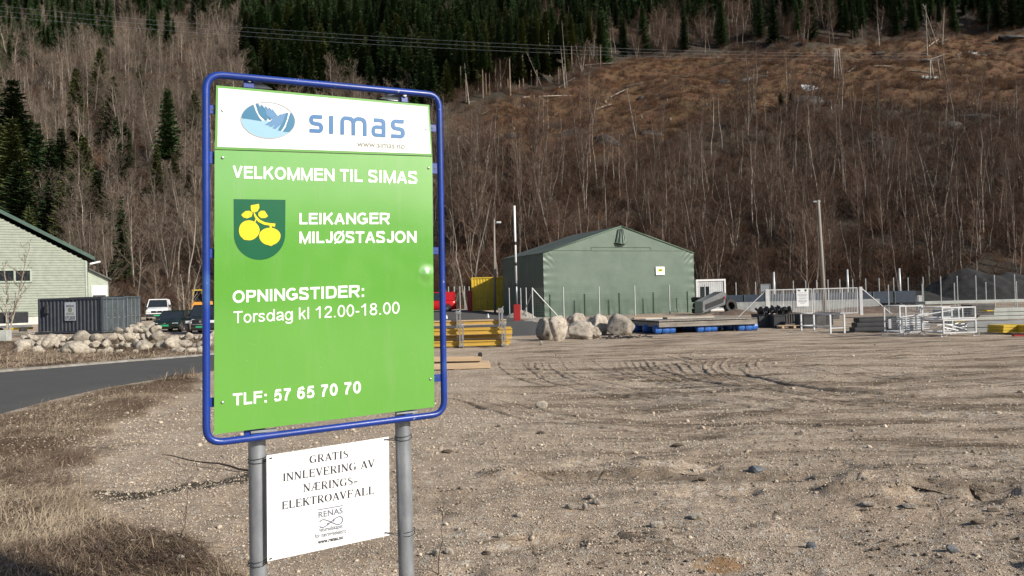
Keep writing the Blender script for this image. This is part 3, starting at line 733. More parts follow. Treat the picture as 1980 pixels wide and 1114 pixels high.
def stone_mat(name, a, b, c, sc=5, rand=.2):
    t = NT(name); v = t.obj()
    cc = t.mix(t.ramp(t.noise(v, sc * .4, 6, .65), .35, .65), a, b); cc = t.mix(t.ramp(t.noise(v, sc, 8, .75), .52, .66), cc, c)
    cc = t.mix(t.math('MULTIPLY', t.ramp(t.noise(v, sc * 6, 3), .6, .7), .5), cc, (.05, .045, .04))
    o = t.node('ShaderNodeHueSaturation'); t.l.new(cc, o.inputs['Color']); t.l.new(t.math('ADD', t.math('MULTIPLY', t.rnd(), rand * 2), 1 - rand), o.inputs['Value'])
    t.col(o.outputs[0]); t.b.inputs['Roughness'].default_value = .88; t.nrm(t.bump(t.noise(v, sc * 3, 9, .75), .9, .03)); return t.m
M['boulder'] = stone_mat('granite_boulder', (.46, .41, .345), (.27, .235, .195), (.11, .095, .08), 7)
M['rubble'] = stone_mat('pale_rubble', (.47, .42, .345), (.29, .255, .205), (.14, .125, .105), 6)
M['pebble'] = mat('pebble', (.46, .39, .31), (.30, .25, .19), 3, .9, rand=.45)
M['slate'] = mat('blue_slate', (.11, .12, .135), (.08, .09, .10), 12, .55, .004, 60)
M['clod'] = mat('clod_and_crumb_shade', (.15, .115, .085), (.08, .062, .048), 12, .95, .01, 40)

# pebbles (nobody could count them)
r = np.random.default_rng(12); n = 190000
u = r.random(n); y = 2.7 / (1 - u * (1 - 2.7 / 24)); x = r.uniform(-.72, .72, n) * y
k = (grassmask(x, y) < r.random(n) * 1.4) & (road_out(x, y) > .1) & (vnoise(x * 1.3, y * 1.3, 90) * .8 + .35 > r.random(n)); x, y = x[k], y[k]; n = len(x)
s = .006 + .012 * r.random(n) ** 3; s = np.where(r.random(n) < .005, r.uniform(.02, .045, n), s) * np.clip(y / 5, .9, 2.2)
k2 = (vnoise(x * 2.1, y * 2.1, 95) > .62) & (r.random(n) < .035) & (x > -1.0); s = np.where(k2, r.uniform(.01, .034, n), s)  # dark crumbs added to stand for small shadows in the churned gravel
PB = [rock_mesh(400 + i, 1, .5, (1, 1, .65), M['pebble']) for i in range(5)] + [rock_mesh(410 + i, 1, .9, (1, 1, .8), M['clod']) for i in range(2)]
scatter_stuff('gravel', PB, np.stack([x, y, gz(x, y) + s * .1], -1), np.stack([r.normal(0, .3, n), r.normal(0, .3, n), r.uniform(0, 6.28, n)], -1), s, np.where(k2, 5 + r.integers(0, 2, n), r.integers(0, 5, n)), 'loose grey brown gravel strewn over the yard')

def rock(name, px, py, wpx, hpx, mt, label, cat, group=None, seed=1, sub=3, sq=None, rz=None, rough=.35, depth=1.0, sink=.12):
    p = P(px, py); D = float((p - CAM) @ fwd); w = wpx * D / FPX; h = hpx * D / FPX
    rr = random.Random(seed)
    me = rock_mesh(seed, sub, rough, (1, 1, 1), mt); co = np.array([v.co[:] for v in me.vertices]); ext = co.max(0) - co.min(0)
    o = mobj(name, me); me.transform(Matrix.Diagonal((w / ext[0], w * depth / ext[1], h * (1 + sink) / ext[2], 1)))
    zmin = min(v.co.z for v in me.vertices)
    o.location = (float(p[0]), float(p[1]) + w * depth * .4, g0(p[0], p[1]) - zmin - h * sink); 
    if rz is not None: o.rotation_euler = (0, 0, rz)
    return tag(o, label, cat, group)
for k, (px, py, w, h, nm) in enumerate([
    (1118, 629, 38, 24, 'rounded boulder at the back of the heap, half hidden between two larger ones'),
    (1058, 658, 40, 44, 'dark shaded boulder at the left end of the boulder heap'),
    (1158, 647, 42, 40, 'leaning pointed boulder just left of the biggest pale boulder'),
    (1080, 660, 38, 50, 'tall speckled upright boulder, second from the left in the heap'),
    (1124, 657, 52, 37, 'wide rounded brown boulder lying in the front of the heap'),
    (1152, 653, 26, 22, 'small smooth boulder in front of the leaning one'),
    (1202, 648, 56, 42, 'biggest pale boulder at the right end of the heap near the raft')]):
    rock('boulder', px, py, w, h, M['boulder'], nm, 'boulder', 'boulders heaped at the edge of the yard', 501 + k, 4, rough=.42, depth=.95)
rock('stone', 1047, 668, 7, 9, M['rubble'], 'little pointed pale stone standing left of the boulder heap', 'stone', None, 530)
# lone stones in the yard
for k, (px, py, w, h, mt, nm) in enumerate([
    (1047, 790, 24, 14, 'rubble', 'pale angular stone lying alone on the gravel below the tyre tracks'),
    (1466, 915, 30, 13, 'slate', 'flat blue grey slate on the gravel, the only bluish stone'),
    (1131, 987, 11, 14, 'rubble', 'upright drop shaped stone in the small sandy hollow'),
    (1154, 977, 17, 11, 'boulder', 'brown flat stone in the sandy hollow'),
    (1143, 965, 14, 9, 'rubble', 'pale stone at the back of the sandy hollow'),
    (1102, 985, 20, 10, 'rubble', 'wide pale stone on the left rim of the sandy hollow'),
    (1240, 975, 16, 7, 'rubble', 'pale stone right of the sandy hollow'),
    (1348, 1006, 27, 11, 'rubble', 'whitish rounded stone half sunk in gravel by the dark rut'),
    (1272, 1030, 26, 11, 'rubble', 'pale lump of stone on the ridge left of the dark rut'),
    (1005, 1002, 16, 10, 'rubble', 'pale stone below the yard centre beside a dark clod'),
    (967, 1040, 13, 9, 'rubble', 'small pale stone in the rough ground right of the post'),
    (843, 1076, 17, 14, 'rubble', 'pale wedge shaped stone at the foot of the right post'),
    (868, 1070, 18, 12, 'boulder', 'brown flat stone next to the wedge shaped stone by the post'),
    (893, 1058, 10, 8, 'rubble', 'smallest pale stone right of the post foot'),
    (1674, 938, 13, 9, 'rubble', 'white stone on the right side of the yard'),
    (1686, 980, 27, 8, 'boulder', 'long low brown stone on the right side of the yard'),
    (1762, 984, 32, 9, 'boulder', 'flat wide grey stone right of the long brown one'),
    (1552, 838, 9, 6, 'rubble', 'white pebble beside a dark clod in mid yard'),
    (966, 826, 10, 7, 'rubble', 'small white stone below the timber'),
    (1890, 903, 9, 6, 'rubble', 'small white stone near the right edge'),
    (1845, 1072, 24, 18, 'slate', 'grey stone with a dark shadow at bottom right'),
    (1572, 1062, 22, 13, 'slate', 'grey stone at the end of the dark scuff at the bottom'),
    (346, 1084, 16, 10, 'rubble', 'pale stone in the grass near the bottom left'),
    (204, 953, 8, 6, 'rubble', 'small white stone on the grass edge left of the posts'),
    (138, 956, 7, 6, 'rubble', 'small white stone in the matted grass'),
    (245, 801, 8, 5, 'rubble', 'white stone at the top of the gravel left of the frame'),
    (386, 755, 9, 5, 'rubble', 'white stone against the left side of the blue frame'),
    (430, 885, 10, 6, 'rubble', 'white pebble on the gravel below the blue frame'),
    (320, 1052, 14, 7, 'rubble', 'pale flat stone on the gravel tongue at bottom left')]):
    rock('stone', px, py, w, h, M[mt], nm, 'stone', 'stones lying about the yard', 540 + k, 2, rough=.5, depth=.8)
for k, (px, py, w, h) in enumerate([(1587, 827, 16, 9), (1047, 840, 18, 6), (866, 878, 24, 8), (1311, 866, 24, 6), (1360, 950, 16, 8), (1455, 835, 9, 4), (1004, 930, 9, 5), (1545, 842, 18, 5), (1860, 950, 10, 4), (1895, 1015, 30, 8), (1925, 990, 24, 6), (941, 1073, 20, 6)]):
    rock('earth_clod', px, py, w, h, M['clod'], ['dark earth clod on the upper right of the yard gravel', 'flat dark clod below the lone pale stone', 'dark clod right of the right post', 'flat dark clod in the middle of the yard', 'dark round clod near the bright stones', 'tiny dark clod in mid yard', 'small dark clod above the sandy hollow', 'thin dark clod beside a white pebble', 'small dark clod on the right of the yard', 'broad dark clod at the right edge', 'dark clod by the dug up gravel on the right', 'low dark clod at the bottom near the stones'][k], 'clod', 'dark clods on the gravel', 580 + k, 3, rough=1.1, depth=.7)

# long rubble bank in front of the containers
rr = random.Random(5); RM = [rock_mesh(600 + i, 3, .62, (1, .9, .75), M['rubble']) for i in range(9)]
def rub(x, y, z, s, label, sx=1, nm='rock'):
    o = mobj(nm, rr.choice(RM)); o.location = (x, y, z); o.scale = (s * sx, s * rr.uniform(.8, 1.1), s * rr.uniform(.8, 1.05)); o.rotation_euler = (rr.gauss(0, .35), rr.gauss(0, .35), rr.uniform(0, 6.28))
    return tag(o, label, 'rock', 'rocks of the rubble bank')
LB = 'pale rough rock among many in the long rubble bank before the dark containers'
prof_x = [28, 60, 100, 130, 180, 205, 225, 260, 300, 330, 385]; prof_y = [652, 650, 648, 654, 652, 645, 640, 636, 640, 650, 655]
for row, (yb, dz) in enumerate(((681, 0), (675, .2), (669, .5), (664, .75), (661, 1.0))):
    px = 30 + rr.uniform(0, 8)
    while px < 400:
        topy = float(np.interp(px, prof_x, prof_y)); wpx = rr.uniform(11, 25)
        if rr.random() < .05: wpx = 34
        p = P(px, yb); D = float(p[1]); s = wpx * D / FPX
        ztop = EYE - (topy - (604 - .025 * px)) * D / FPX
        z = g0(p[0], p[1]) + dz * .62 - .06 + s * .22
        if z + s * .3 < ztop + .30 and not (yb > 676 and not 135 < px < 175 and rr.random() < .55): rub(float(p[0]) , float(p[1]) + row * .32, z, s * 1.15, LB)
        px += wpx * rr.uniform(.72, .95)
for (px, py, w, nm) in ((262, 652, 34, 'largest rounded boulder on top of the rubble bank'), (47, 668, 36, 'wide pale boulder at the left end of the rubble bank'), (104, 664, 36, 'long rounded boulder on the left part of the rubble bank'), (160, 676, 38, 'big angular rock low in the front of the rubble bank'), (280, 668, 30, 'large pointed grey rock in the right half of the rubble bank')):
    p = P(px, py + 8); s = w * p[1] / FPX; rub(float(p[0]), float(p[1]) - .1, EYE - (py - (604 - .025 * px)) * p[1] / FPX, s, nm, 1.1, 'boulder')

# weeds, twig and saplings
M['stalk'] = mat('dry_stalk', (.07, .045, .035), (.04, .03, .025), 20, .9)
def stalk(px, py, hpx, lean, label, seed, mt='stalk', branch=4, r0=.003):
    p = P(px, py); D = p[1]; h = hpx * D / FPX; r = random.Random(seed); mb = MB()
    pts = [Vector((lean * h * (i / 6) + r.gauss(0, .008) * h * 2 * (i > 0), r.gauss(0, .01), h * i / 6 - (.03 if i == 0 else 0))) for i in range(7)]
    mb.tube(pts, [r0 * (1.2 - i / 7) for i in range(7)], 5)
    for i in range(branch * 2):
        a = pts[3].lerp(pts[6], r.random()); d = Vector((r.gauss(0, 1), r.gauss(0, 1), 1.2)).normalized() * h * .09; mb.tube([a, a + d], [r0 * .6, r0 * .3], 4)
        mb.lathe([(.0005, -.004), (r0 * 1.6, 0), (.0005, .006)], 5, tuple(a + d))
    o = mb.build('weed_stalk', M[mt]); o.location = [float(q) for q in p[:2]] + [g0(p[0], p[1])]
    return tag(o, label, 'weed')
stalk(347, 1112, 160, .12, 'tall thin dark weed stalk standing left of the left post', 1)
stalk(190, 1120, 130, .03, 'brown weed stalk in the grass at bottom left', 2)
stalk(848, 1120, 130, .08, 'thin dry weed stalk right of the right post', 3)
stalk(60, 1030, 60, -.2, 'short brown weed stalk in the grass at the left edge', 4)
stalk(123, 862, 50, .05, 'pale dry grass stalk standing on the verge', 5, 'straw', 1, .0015)
stalk(1850, 0, 0, 0, '', 6) if False else None
p0, p1 = P(312, 884), P(485, 914); pts = [p0 + (p1 - p0) * i / 9 + np.array([0, .012 * math.sin(i * 2.1), .025 + .01 * math.sin(i * 1.3)]) for i in range(10)]
mb = MB(); mb.tube(pts, [.004 + .0008 * i for i in range(10)], 6); mb.tube([pts[3], pts[3] + np.array([-.09, .05, .02])], [.004, .002], 4); mb.tube([pts[6], pts[6] + np.array([-.07, -.05, .015])], [.003, .0015], 4)
tag(mb.build('stick', M['stalk']), 'long thin dark stick lying on the gravel left of the left post', 'stick')

# bare saplings in front of the buildings
def sapling(px, py, D, h, seed, label, grey=True, spread=.3):
    tr, cr = bare_tree(seed, h, spread, 2, .55, .9, .2)
    p = at(px, py, D); e = empty('sapling', (p[0], p[1], g0(p[0], p[1])), 0, label, 'sapling'); tr.build('trunk', M['birch_bark'], e); cr.build('crown', M['twig_grey'], e)
sapling(14, 640, 46, 5.6, 701, 'small bare sapling in front of the window of the pale green building')
sapling(362, 600, 62, 5.5, 702, 'bare crooked tree behind the dark parked cars, just left of the frame')
sapling(905, 600, 98, 15, 703, 'tall grey bare tree behind the yellow container', True, .3)
# ------------------------------------------------------------------ information sign
def plane(yaw, px, py, D):
    O = at(px, py, D); u = np.array([math.cos(yaw), math.sin(yaw), 0]); n = np.array([math.sin(yaw), -math.cos(yaw), 0]); v = np.array([0, 0, 1.0])
    def on(qx, qy, off=0.0):
        d = ray(qx, qy); O2 = O + n * off; t = float((O2 - CAM) @ n) / float(d @ n); return CAM + d * t
    return O, u, v, n, on
BO, BU_, BV, BN, SB = plane(.505, 418, 500, 2.62)
sroot_loc = (float(SB(640, 600)[0]), float(SB(640, 600)[1]), 0)
SR = empty('information_sign', sroot_loc, 0, 'large green and white welcome sign in a blue tube frame on two steel posts', 'sign')
def local(o, root): o.data.transform(Matrix.Translation(-Vector(root.location))); o.parent = root; return o
def lpart(mb, name, mt, root, sm=False): return local(mb.build(name, mt, None, sm), root)
def sub(o, par):                       # make o (world-built, root-local mesh) a child of a part whose origin is the root
    o.parent = par; return o
def slab(pix, th, off, on, n, name, mt, nx=1, ny=1, bulge=None):
    """flat board whose front face has the given corners BL BR TR TL"""
    c = [on(*q, off) for q in pix]; Vs = []
    for j in range(ny + 1):
        for i in range(nx + 1):
            s, t_ = i / nx, j / ny; q = (c[0] * (1 - s) + c[1] * s) * (1 - t_) + (c[3] * (1 - s) + c[2] * s) * t_
            if bulge is not None: q = q + n * bulge(q)
            Vs.append(q)
    F_ = [tuple(int(a) for a in f) for f in grid_faces(ny + 1, nx + 1)]
    mb = MB(); mb.add(Vs, F_)
    k = len(mb.v); cb = [q - n * th for q in c]; mb.add(cb, [(3, 2, 1, 0)])
    e = [0, nx, (nx + 1) * (ny + 1) - 1, (nx + 1) * ny]
    for a, b in ((0, 1), (1, 2), (2, 3), (3, 0)): mb.add([c[a], c[b], cb[b], cb[a]], [(0, 3, 2, 1)])
    me = mb.mesh(name, mt, False)
    if nx > 1:
        fl = [True] * (nx * ny) + [False] * 5; me.polygons.foreach_set('use_smooth', fl)
    return mobj(name, me)

# posts
def post_at(pxt, pyt, pxb, pyb, off, topz_px):
    a = SB(pxt, pyt, off); b = SB(pxb, pyb, off); d = (b - a) / (a[2] - b[2])
    top = a - d * 1.0 * (0); top = a - d * (SB(pxt, topz_px, off)[2] - a[2]); bot = a + d * (a[2] + .25)
    mb = MB(); prof = []
    mb.tube([bot, a + d * .5, a, top], .03, 28); return mb
lpart(post_at(497, 870, 500, 1114, -.075, 158), 'post', M['galv'], SR, True)
lpart(post_at(779, 835, 786, 1114, -.075, 186), 'post', M['galv'], SR, True)
# blue frame
cx = [(398, 143), (849, 184), (859, 800), (399, 858)]
C_ = [SB(*q, -.012) for q in cx]; pts = []
for i in range(4):
    a, b, c = C_[i - 1], C_[i], C_[(i + 1) % 4]; d1 = (a - b) / np.linalg.norm(a - b); d2 = (c - b) / np.linalg.norm(c - b); rr_c = .055
    for k in range(7):
        t_ = k / 6; pts.append((b + d1 * rr_c) * (1 - t_) ** 2 + b * 2 * t_ * (1 - t_) + (b + d2 * rr_c) * t_ ** 2)
mb = MB(); mb.tube(pts, .0125, 16, closed=True); lpart(mb, 'frame', M['blue'], SR, True)
# lower green panel with a small dent added to give the bright sun spot
glare_bump = SB(825, 531)
def bul(q):
    r2 = float(((q - glare_bump) ** 2).sum()); return .0078 * math.exp(-r2 / (2 * .0145 ** 2)) + .0003 * math.sin(q[2] * 5.0)
lower = local(slab([(414, 840), (840, 787), (836, 303), (415, 290)], .003, 0, SB, BN, 'lower_panel', M['sign_green'], 110, 160, bul), SR)
upper = local(slab([(415.5, 288.5), (836, 301.5), (830, 203), (418, 165)], .003, .0006, SB, BN, 'upper_panel', M['border_green']), SR)
board = sub(local(slab([(420.5, 284), (833, 297.5), (827, 207), (422, 170)], .0008, .0018, SB, BN, 'white_field', M['white_board']), SR), upper)
# bolts and brackets
for (px, py) in ((430, 214), (430.5, 305), (430, 778), (823, 249), (829, 325), (832.5, 733)):
    c = SB(px, py, .001); mb = MB(); mb.lathe([(.0048, 0), (.0048, .0016), (.0034, .0034), (.001, .004)], 12); o = mb.build('bolt', M['zinc'], SR, True)
    o.location = Vector(c - np.array(SR.location)); o.rotation_euler = Vector(BN).to_track_quat('Z', 'Y').to_euler()
def bracket(px0, px1, py, dyp, side):
    a, b = SB(px0, py, -.014), SB(px1, py, -.014); hh = dyp * 2.62 / FPX / 2; mb = MB(); yaw = .505
    mb.box(tuple((a + b) / 2), (np.linalg.norm(b - a), .005, hh * 2), yaw, bev=.0015); o = lpart(mb, 'bracket', M['blue'], SR)
    c = (a + b) / 2 + BN * .003; m2 = MB(); m2.lathe([(.0032, 0), (.0032, .001), (.0012, .0012)], 10); h = m2.build('bolt_hole', M['wire'], o)
    h.location = Vector(c - np.array(SR.location)); h.rotation_euler = Vector(BN).to_track_quat('Z', 'Y').to_euler()
for (a, b, y_, d_) in ((405, 418, 212, 17), (405, 418, 305, 24), (405, 417, 490, 18), (406, 417, 778, 18), (828, 843, 248, 16), (834, 849, 326, 24), (836, 851, 485, 16), (838, 853, 731, 16)): bracket(a, b, y_, d_, 0)
for (px, py, w, h) in ((481, 159, 18, 22), (782, 188, 13, 22), (482, 836, 18, 17), (790, 798, 16, 12)):
    c = SB(px, py, -.02); s = 2.7 / FPX; mb = MB(); mb.box(tuple(c), (w * s * 1.1, .004, h * s), .505, bev=.001); lpart(mb, 'clamp_plate', M['blue'] if py > 170 or px < 500 else M['zinc'], SR)
    if py < 300:
        c = SB(px + (1 if px < 600 else 0), py - 4, -.016); m2 = MB(); m2.lathe([(.0085, 0), (.0085, .004), (.006, .007), (.001, .0075)], 14); o = m2.build('bolt', M['white_print'], SR, True)
        o.location = Vector(c - np.array(SR.location)); o.rotation_euler = Vector(BN).to_track_quat('Z', 'Y').to_euler()
for tri in ([(489, 152), (527, 172), (489, 170)], [(776, 180), (733, 190), (776, 197)]):
    mb = MB(); f = [SB(*q, -.035) for q in tri]; b = [q - BN * .004 for q in f]; mb.add(f + b, [(0, 1, 2), (5, 4, 3), (0, 3, 4, 1), (1, 4, 5, 2), (2, 5, 3, 0)]); lpart(mb, 'gusset', M['galv'], SR)
for (a, b, y0, y1) in ((484, 535, 834, 839), (765, 806, 799, 802)):
    q0, q1 = SB(a, y0, -.022), SB(b, y1 - 7, -.022); mb = MB(); mb.box(tuple((q0 + q1) / 2), (np.linalg.norm(q1 - q0), .02, .008), .505); lpart(mb, 'rail', M['galv'], SR)

def text_mesh(s, bold=0.0):
    cu = bpy.data.curves.new('lettering', 'FONT'); cu.body = s; cu.size = 1; cu.offset = bold; cu.resolution_u = 3
    if bold: cu.space_character = 1.03
    o = bpy.data.objects.new('lettering_source', cu); me = bpy.data.meshes.new_from_object(o); bpy.data.objects.remove(o); bpy.data.curves.remove(cu); return me
CAPH = None
def lettering(s, l, r_, cap, on, n, root, par, mt, bold=0.0, off=.0008, name='lettering', xh=False):
    global CAPH
    if CAPH is None:
        m_ = text_mesh('H'); CAPH = (max(v.co.y for v in m_.vertices), 0); m2 = text_mesh('x'); CAPH = (CAPH[0], max(v.co.y for v in m2.vertices))
    me = text_mesh(s, bold); x0 = min(v.co.x for v in me.vertices); x1 = max(v.co.x for v in me.vertices)
    A, B = on(*l, off), on(*r_, off); hgt = cap * float((A - CAM) @ fwd) / FPX; ref = CAPH[1] if xh else CAPH[0]; v_ = np.array([0, 0, 1.0])
    for vt in me.vertices:
        q = A + (B - A) * ((vt.co.x - x0) / (x1 - x0)) + v_ * (vt.co.y / ref * hgt); vt.co = q
    me.materials.clear(); me.materials.append(M[mt]); o = mobj(name, me); local(o, root)
    if par: o.parent = par
    return o
lettering('www.simas.no', (691, 283.5), (783, 288.2), 8.2, SB, BN, SR, upper, 'grey_print', off=.0036, xh=True)

def flat(poly, on, off, mt, name, root, par):
    me = bpy.data.meshes.new(name); me.from_pydata([tuple(on(*q, off)) for q in poly], [], [tuple(range(len(poly)))]); me.materials.append(M[mt]); me.update()
    o = mobj(name, me); local(o, root)
    if par: o.parent = par
    return o
def stroke(lines, on, off, mt, name, root, par, n=None):
    """ribbons with mitred joints; lines = [(points, width or widths, closed)] in photo pixels on the plane"""
    V_ = []; F_ = []; lay = 0
    for (pts_, w, closed) in lines:
        N = len(pts_); ws = w if hasattr(w, '__len__') else [w] * N; q = [np.array(p, float) for p in pts_]; base = len(V_); lay += 1
        for i in range(N):
            a = q[i - 1] if (i or closed) else q[i]; b = q[(i + 1) % N] if (i < N - 1 or closed) else q[i]
            d1 = q[i] - a; d2 = b - q[i]; d1 = d1 / (np.linalg.norm(d1) or 1); d2 = d2 / (np.linalg.norm(d2) or 1)
            t_ = d1 + d2; t_ = t_ / (np.linalg.norm(t_) or 1); nn = np.array([-t_[1], t_[0]])
            ref = d1 if np.linalg.norm(d1) > 0 else d2; k = 1 / max(.5, abs(float(np.dot(nn, [-ref[1], ref[0]]))))
            for s_ in (-1, 1): V_.append(tuple(on(*(q[i] + nn * s_ * ws[i] / 2 * k), off + (lay % 9) * .00002)))
        for i in range(N if closed else N - 1):
            j = (i + 1) % N; F_.append((base + 2 * i, base + 2 * j, base + 2 * j + 1, base + 2 * i + 1))
    me = bpy.data.meshes.new(name); me.from_pydata(V_, [], F_); me.materials.append(M[mt]); me.update(); o = mobj(name, me); local(o, root)
    if par: o.parent = par
    return o
def arcp(cx_, cy_, rx, ry, a0, a1, n=10, sh=0.0):
    return [(cx_ + rx * math.cos(math.radians(a0 + (a1 - a0) * i / (n - 1))), cy_ + sh * rx * math.cos(math.radians(a0 + (a1 - a0) * i / (n - 1))) + ry * math.sin(math.radians(a0 + (a1 - a0) * i / (n - 1)))) for i in range(n)]
def glyph_sans(ch, T):
    """Grotesque capitals, figures and a few small letters as strokes; cap height 1. returns strokes, advance"""
    h = T / 2; c = []; bold = T > .16; sb = .08 if bold else .09
    def s(*p): c.append((list(p), T))
    def el(cx_, cy_, rx, ry, a0, a1, n=14, th=None): c.append((arcp(cx_, cy_, rx - h, ry - h, a0, a1, n), th or T))
    if ch == ' ': return [], .39
    w = {'V': .93, 'E': .90, 'F': .85, 'L': .83, 'K': 1.0, 'O': 1.09, 'Ø': 1.09, 'M': 1.17, 'N': 1.0, 'T': .86, 'I': .39, 'S': .93, 'A': 1.0, 'G': 1.07, 'R': 1.0, 'J': .76, 'P': .93, 'D': 1.0, ':': .46, '.': .39, '-': .46, 'o': .80, 'r': .50, 's': .72, 'd': .81, 'a': .78, 'g': .80, 'k': .74, 'l': .33, '1': .78}.get(ch, .78)
    x0, x1 = sb + h, w - sb * .6 - h; m = (x0 + x1) / 2
    if ch == 'I' or ch == 'l': s((w / 2, 0), (w / 2, 1))
    elif ch == 'V': s((.03 + h, 1), (w / 2, h * .6)); s((w / 2, h * .6), (w - .03 - h, 1))
    elif ch == 'A': s((.03 + h, 0), (w / 2, 1 - h * .6)); s((w / 2, 1 - h * .6), (w - .03 - h, 0)); c.append(([(w * .26, .30), (w * .74, .30)], T * .85))
    elif ch in 'EFL':
        s((x0, 0), (x0, 1))
        if ch != 'L': s((x0, 1 - h), (x1 + h, 1 - h)); s((x0, .54), (x1 + h * .6, .54))
        if ch != 'F': s((x0, h), (x1 + h * (1.2 if ch == 'E' else 1), h))
    elif ch == 'K': s((x0, 0), (x0, 1)); s((x0 + h * .4, .36), (x1, 1)); s((x0 + .28, .58), (x1 + h * .3, 0))
    elif ch in 'OØ':
        el(w / 2, .5, w / 2 - .05, .52, 0, 360, 26)
        if ch == 'Ø': c.append(([(w * .13, -.05), (w * .87, 1.05)], T * .62))
    elif ch == 'M': s((x0, 0), (x0, 1)); s((x1, 0), (x1, 1)); c.append(([(x0, 1 - h * .5), (w / 2, .04), (x1, 1 - h * .5)], T * .95))
    elif ch == 'N': s((x0, 0), (x0, 1)); s((x1, 0), (x1, 1)); s((x0, 1 - h * .6), (x1, h * .6))
    elif ch == 'T': s((w / 2, 0), (w / 2, 1)); s((.03, 1 - h), (w - .03, 1 - h))
    elif ch == 'S' or ch == 's':
        k = 1 if ch == 'S' else .73; b = w - .10; c.append(([(b - h * .7, .76 * k), (b - .16, .92 * k), (w / 2, (1.0 - h / k) * k), (.2, .91 * k), (.06 + h, .75 * k), (.17, .61 * k), (w / 2, .52 * k), (b - .14, .42 * k), (b - h * .7, .27 * k), (b - .14, .1 * k), (w / 2, h), (.19, .09 * k), (.04 + h, .27 * k)], T * (1 if ch == 'S' else .95)))
    elif ch == 'G': el(w / 2, .5, w / 2 - .05, .52, 48, 330, 22); s((w / 2 + .02, .46), (x1 + h * .5, .46)); s((x1 - h * .3, .12), (x1 - h * .3, .46))
    elif ch in 'RPB':
        s((x0, 0), (x0, 1)); c.append(([(x0, 1 - h), (x1 - .22, 1 - h)] + arcp(x1 - .24, .72, .24, .28 - h, 80, -80, 8)[:0] + [(x1 - .1, .96 - h), (x1 - .01, .86), (x1, .72), (x1 - .01, .60), (x1 - .1, .49), (x1 - .22, .46), (x0, .46)], T * .96))
        if ch == 'R': s((x0 + .36, .44), (x1 + h * .3, 0))
    elif ch == 'D': s((x0, 0), (x0, 1)); c.append(([(x0, 1 - h), (m, 1 - h), (x1 - .12, .88), (x1 - .01, .72), (x1 + .01, .5), (x1 - .01, .28), (x1 - .12, .12), (m, h), (x0, h)], T))
    elif ch == 'J': c.append(([(x1, 1), (x1, .3), (x1 - .05, .14), (m, h), (x0 + .05, .12), (x0, .32)], T))
    elif ch in ':.':
        s((w / 2, 0), (w / 2, T * .98))
        if ch == ':': s((w / 2, .52), (w / 2, .52 + T * .98))
    elif ch == '-': s((.07, .36), (w - .07, .36))
    elif ch == '0': el(w / 2, .5, w / 2 - .06, .51, 0, 360, 22)
    elif ch == '1': s((w * .58, 0), (w * .58, 1)); c.append(([(w * .14, .72), (w * .36, .80), (w * .56, .96)], T * .9))
    elif ch == '2': c.append(([(x0, .70), (x0 + .04, .85), (m, 1 - h), (x1 - .05, .86), (x1, .70), (x1 - .06, .55), (m, .38), (x0 + .04, .18), (x0, h + .02)], T)); s((x0 - h, h), (x1 + h * .6, h))
    elif ch == '5': s((x0 + .07, 1 - h), (x1 + h * .4, 1 - h)); c.append(([(x0 + .09, 1 - h), (x0 + .02, .50), (m * .85, .60), (m * 1.1, .62), (x1 - .05, .54), (x1, .34), (x1 - .06, .14), (m, h), (x0 + .06, .1), (x0, .26)], T * .95))
    elif ch == '6': el(w / 2, .33, w / 2 - .06, .345, 0, 360, 20); c.append(([(x1 - .02, .76), (x1 - .12, .92), (m, 1 - h), (x0 + .08, .84), (x0, .60), (x0, .34)], T))
    elif ch == '7': s((x0 - h * .6, 1 - h), (x1 + h * .5, 1 - h)); c.append(([(x1, 1 - h * 1.2), (m + .03, .62), (m - .09, .3), (m - .12, 0)], T))
    elif ch == '8': el(w / 2, .27, w / 2 - .06, .285, 0, 360, 18); el(w / 2, .75, w / 2 - .10, .26, 0, 360, 18)
    elif ch == 'o': el(w / 2, .365, w / 2 - .06, .385, 0, 360, 20)
    elif ch == 'r': s((x0, 0), (x0, .74)); c.append(([(x0, .45), (x0 + .06, .61), (x0 + .16, .69), (w + .0, .68)], T))
    elif ch in 'dg': el(w / 2 - .03, .365, w / 2 - .07, .385, 0, 360, 20); s((x1, 0 if ch == 'd' else -.08), (x1, 1 if ch == 'd' else .74)); 
    elif ch == 'a': c.append(([(x0 + .01, .54), (x0 + .07, .66), (m, .70), (x1 - .08, .66), (x1 - .03, .54), (x1 - .03, .14), (x1 + .03, 0)], T)); c.append(([(x1 - .04, .42), (m, .37), (x0 + .03, .30), (x0, .19), (x0 + .05, .09), (m - .04, h), (x1 - .06, .16)], T * .95))
    elif ch == 'k': s((x0, 0), (x0, 1)); s((x0, .28), (x1, .74)); s((x0 + .2, .44), (x1 + h * .4, 0))
    if ch == 'g': c.append(([(x1, -.08), (x1 - .07, -.2), (m, -.25), (x0 + .04, -.2), (x0, -.1)], T))
    return c, w
def sans_line(s_, l, r_, cap, T):
    X = 0; all_ = []
    for ch in s_:
        c, w = glyph_sans(ch, T)
        for ps, th in c: all_.append(([(x + X, y) for x, y in ps], th))
        X += w
    xs0 = min(x for ps, _ in all_ for x, y in ps) - T / 2; xs1 = max(x for ps, _ in all_ for x, y in ps) + T / 2
    sx = math.hypot(r_[0] - l[0], r_[1] - l[1]) / (xs1 - xs0)
    mp = lambda x, y: (l[0] + (r_[0] - l[0]) * (x - xs0) / (xs1 - xs0), l[1] + (r_[1] - l[1]) * (x - xs0) / (xs1 - xs0) - y * cap)
    return stroke([([mp(*p) for p in ps], th * (sx + cap) / 2, ps[0] == ps[-1] and False) for ps, th in all_], SB, .0009, 'white_print', 'lettering', SR, lower)
sans_line('VELKOMMEN TIL SIMAS', (450, 344.5), (807, 355.5), 24, .195)
sans_line('LEIKANGER', (579, 434), (754, 433.5), 22, .195)
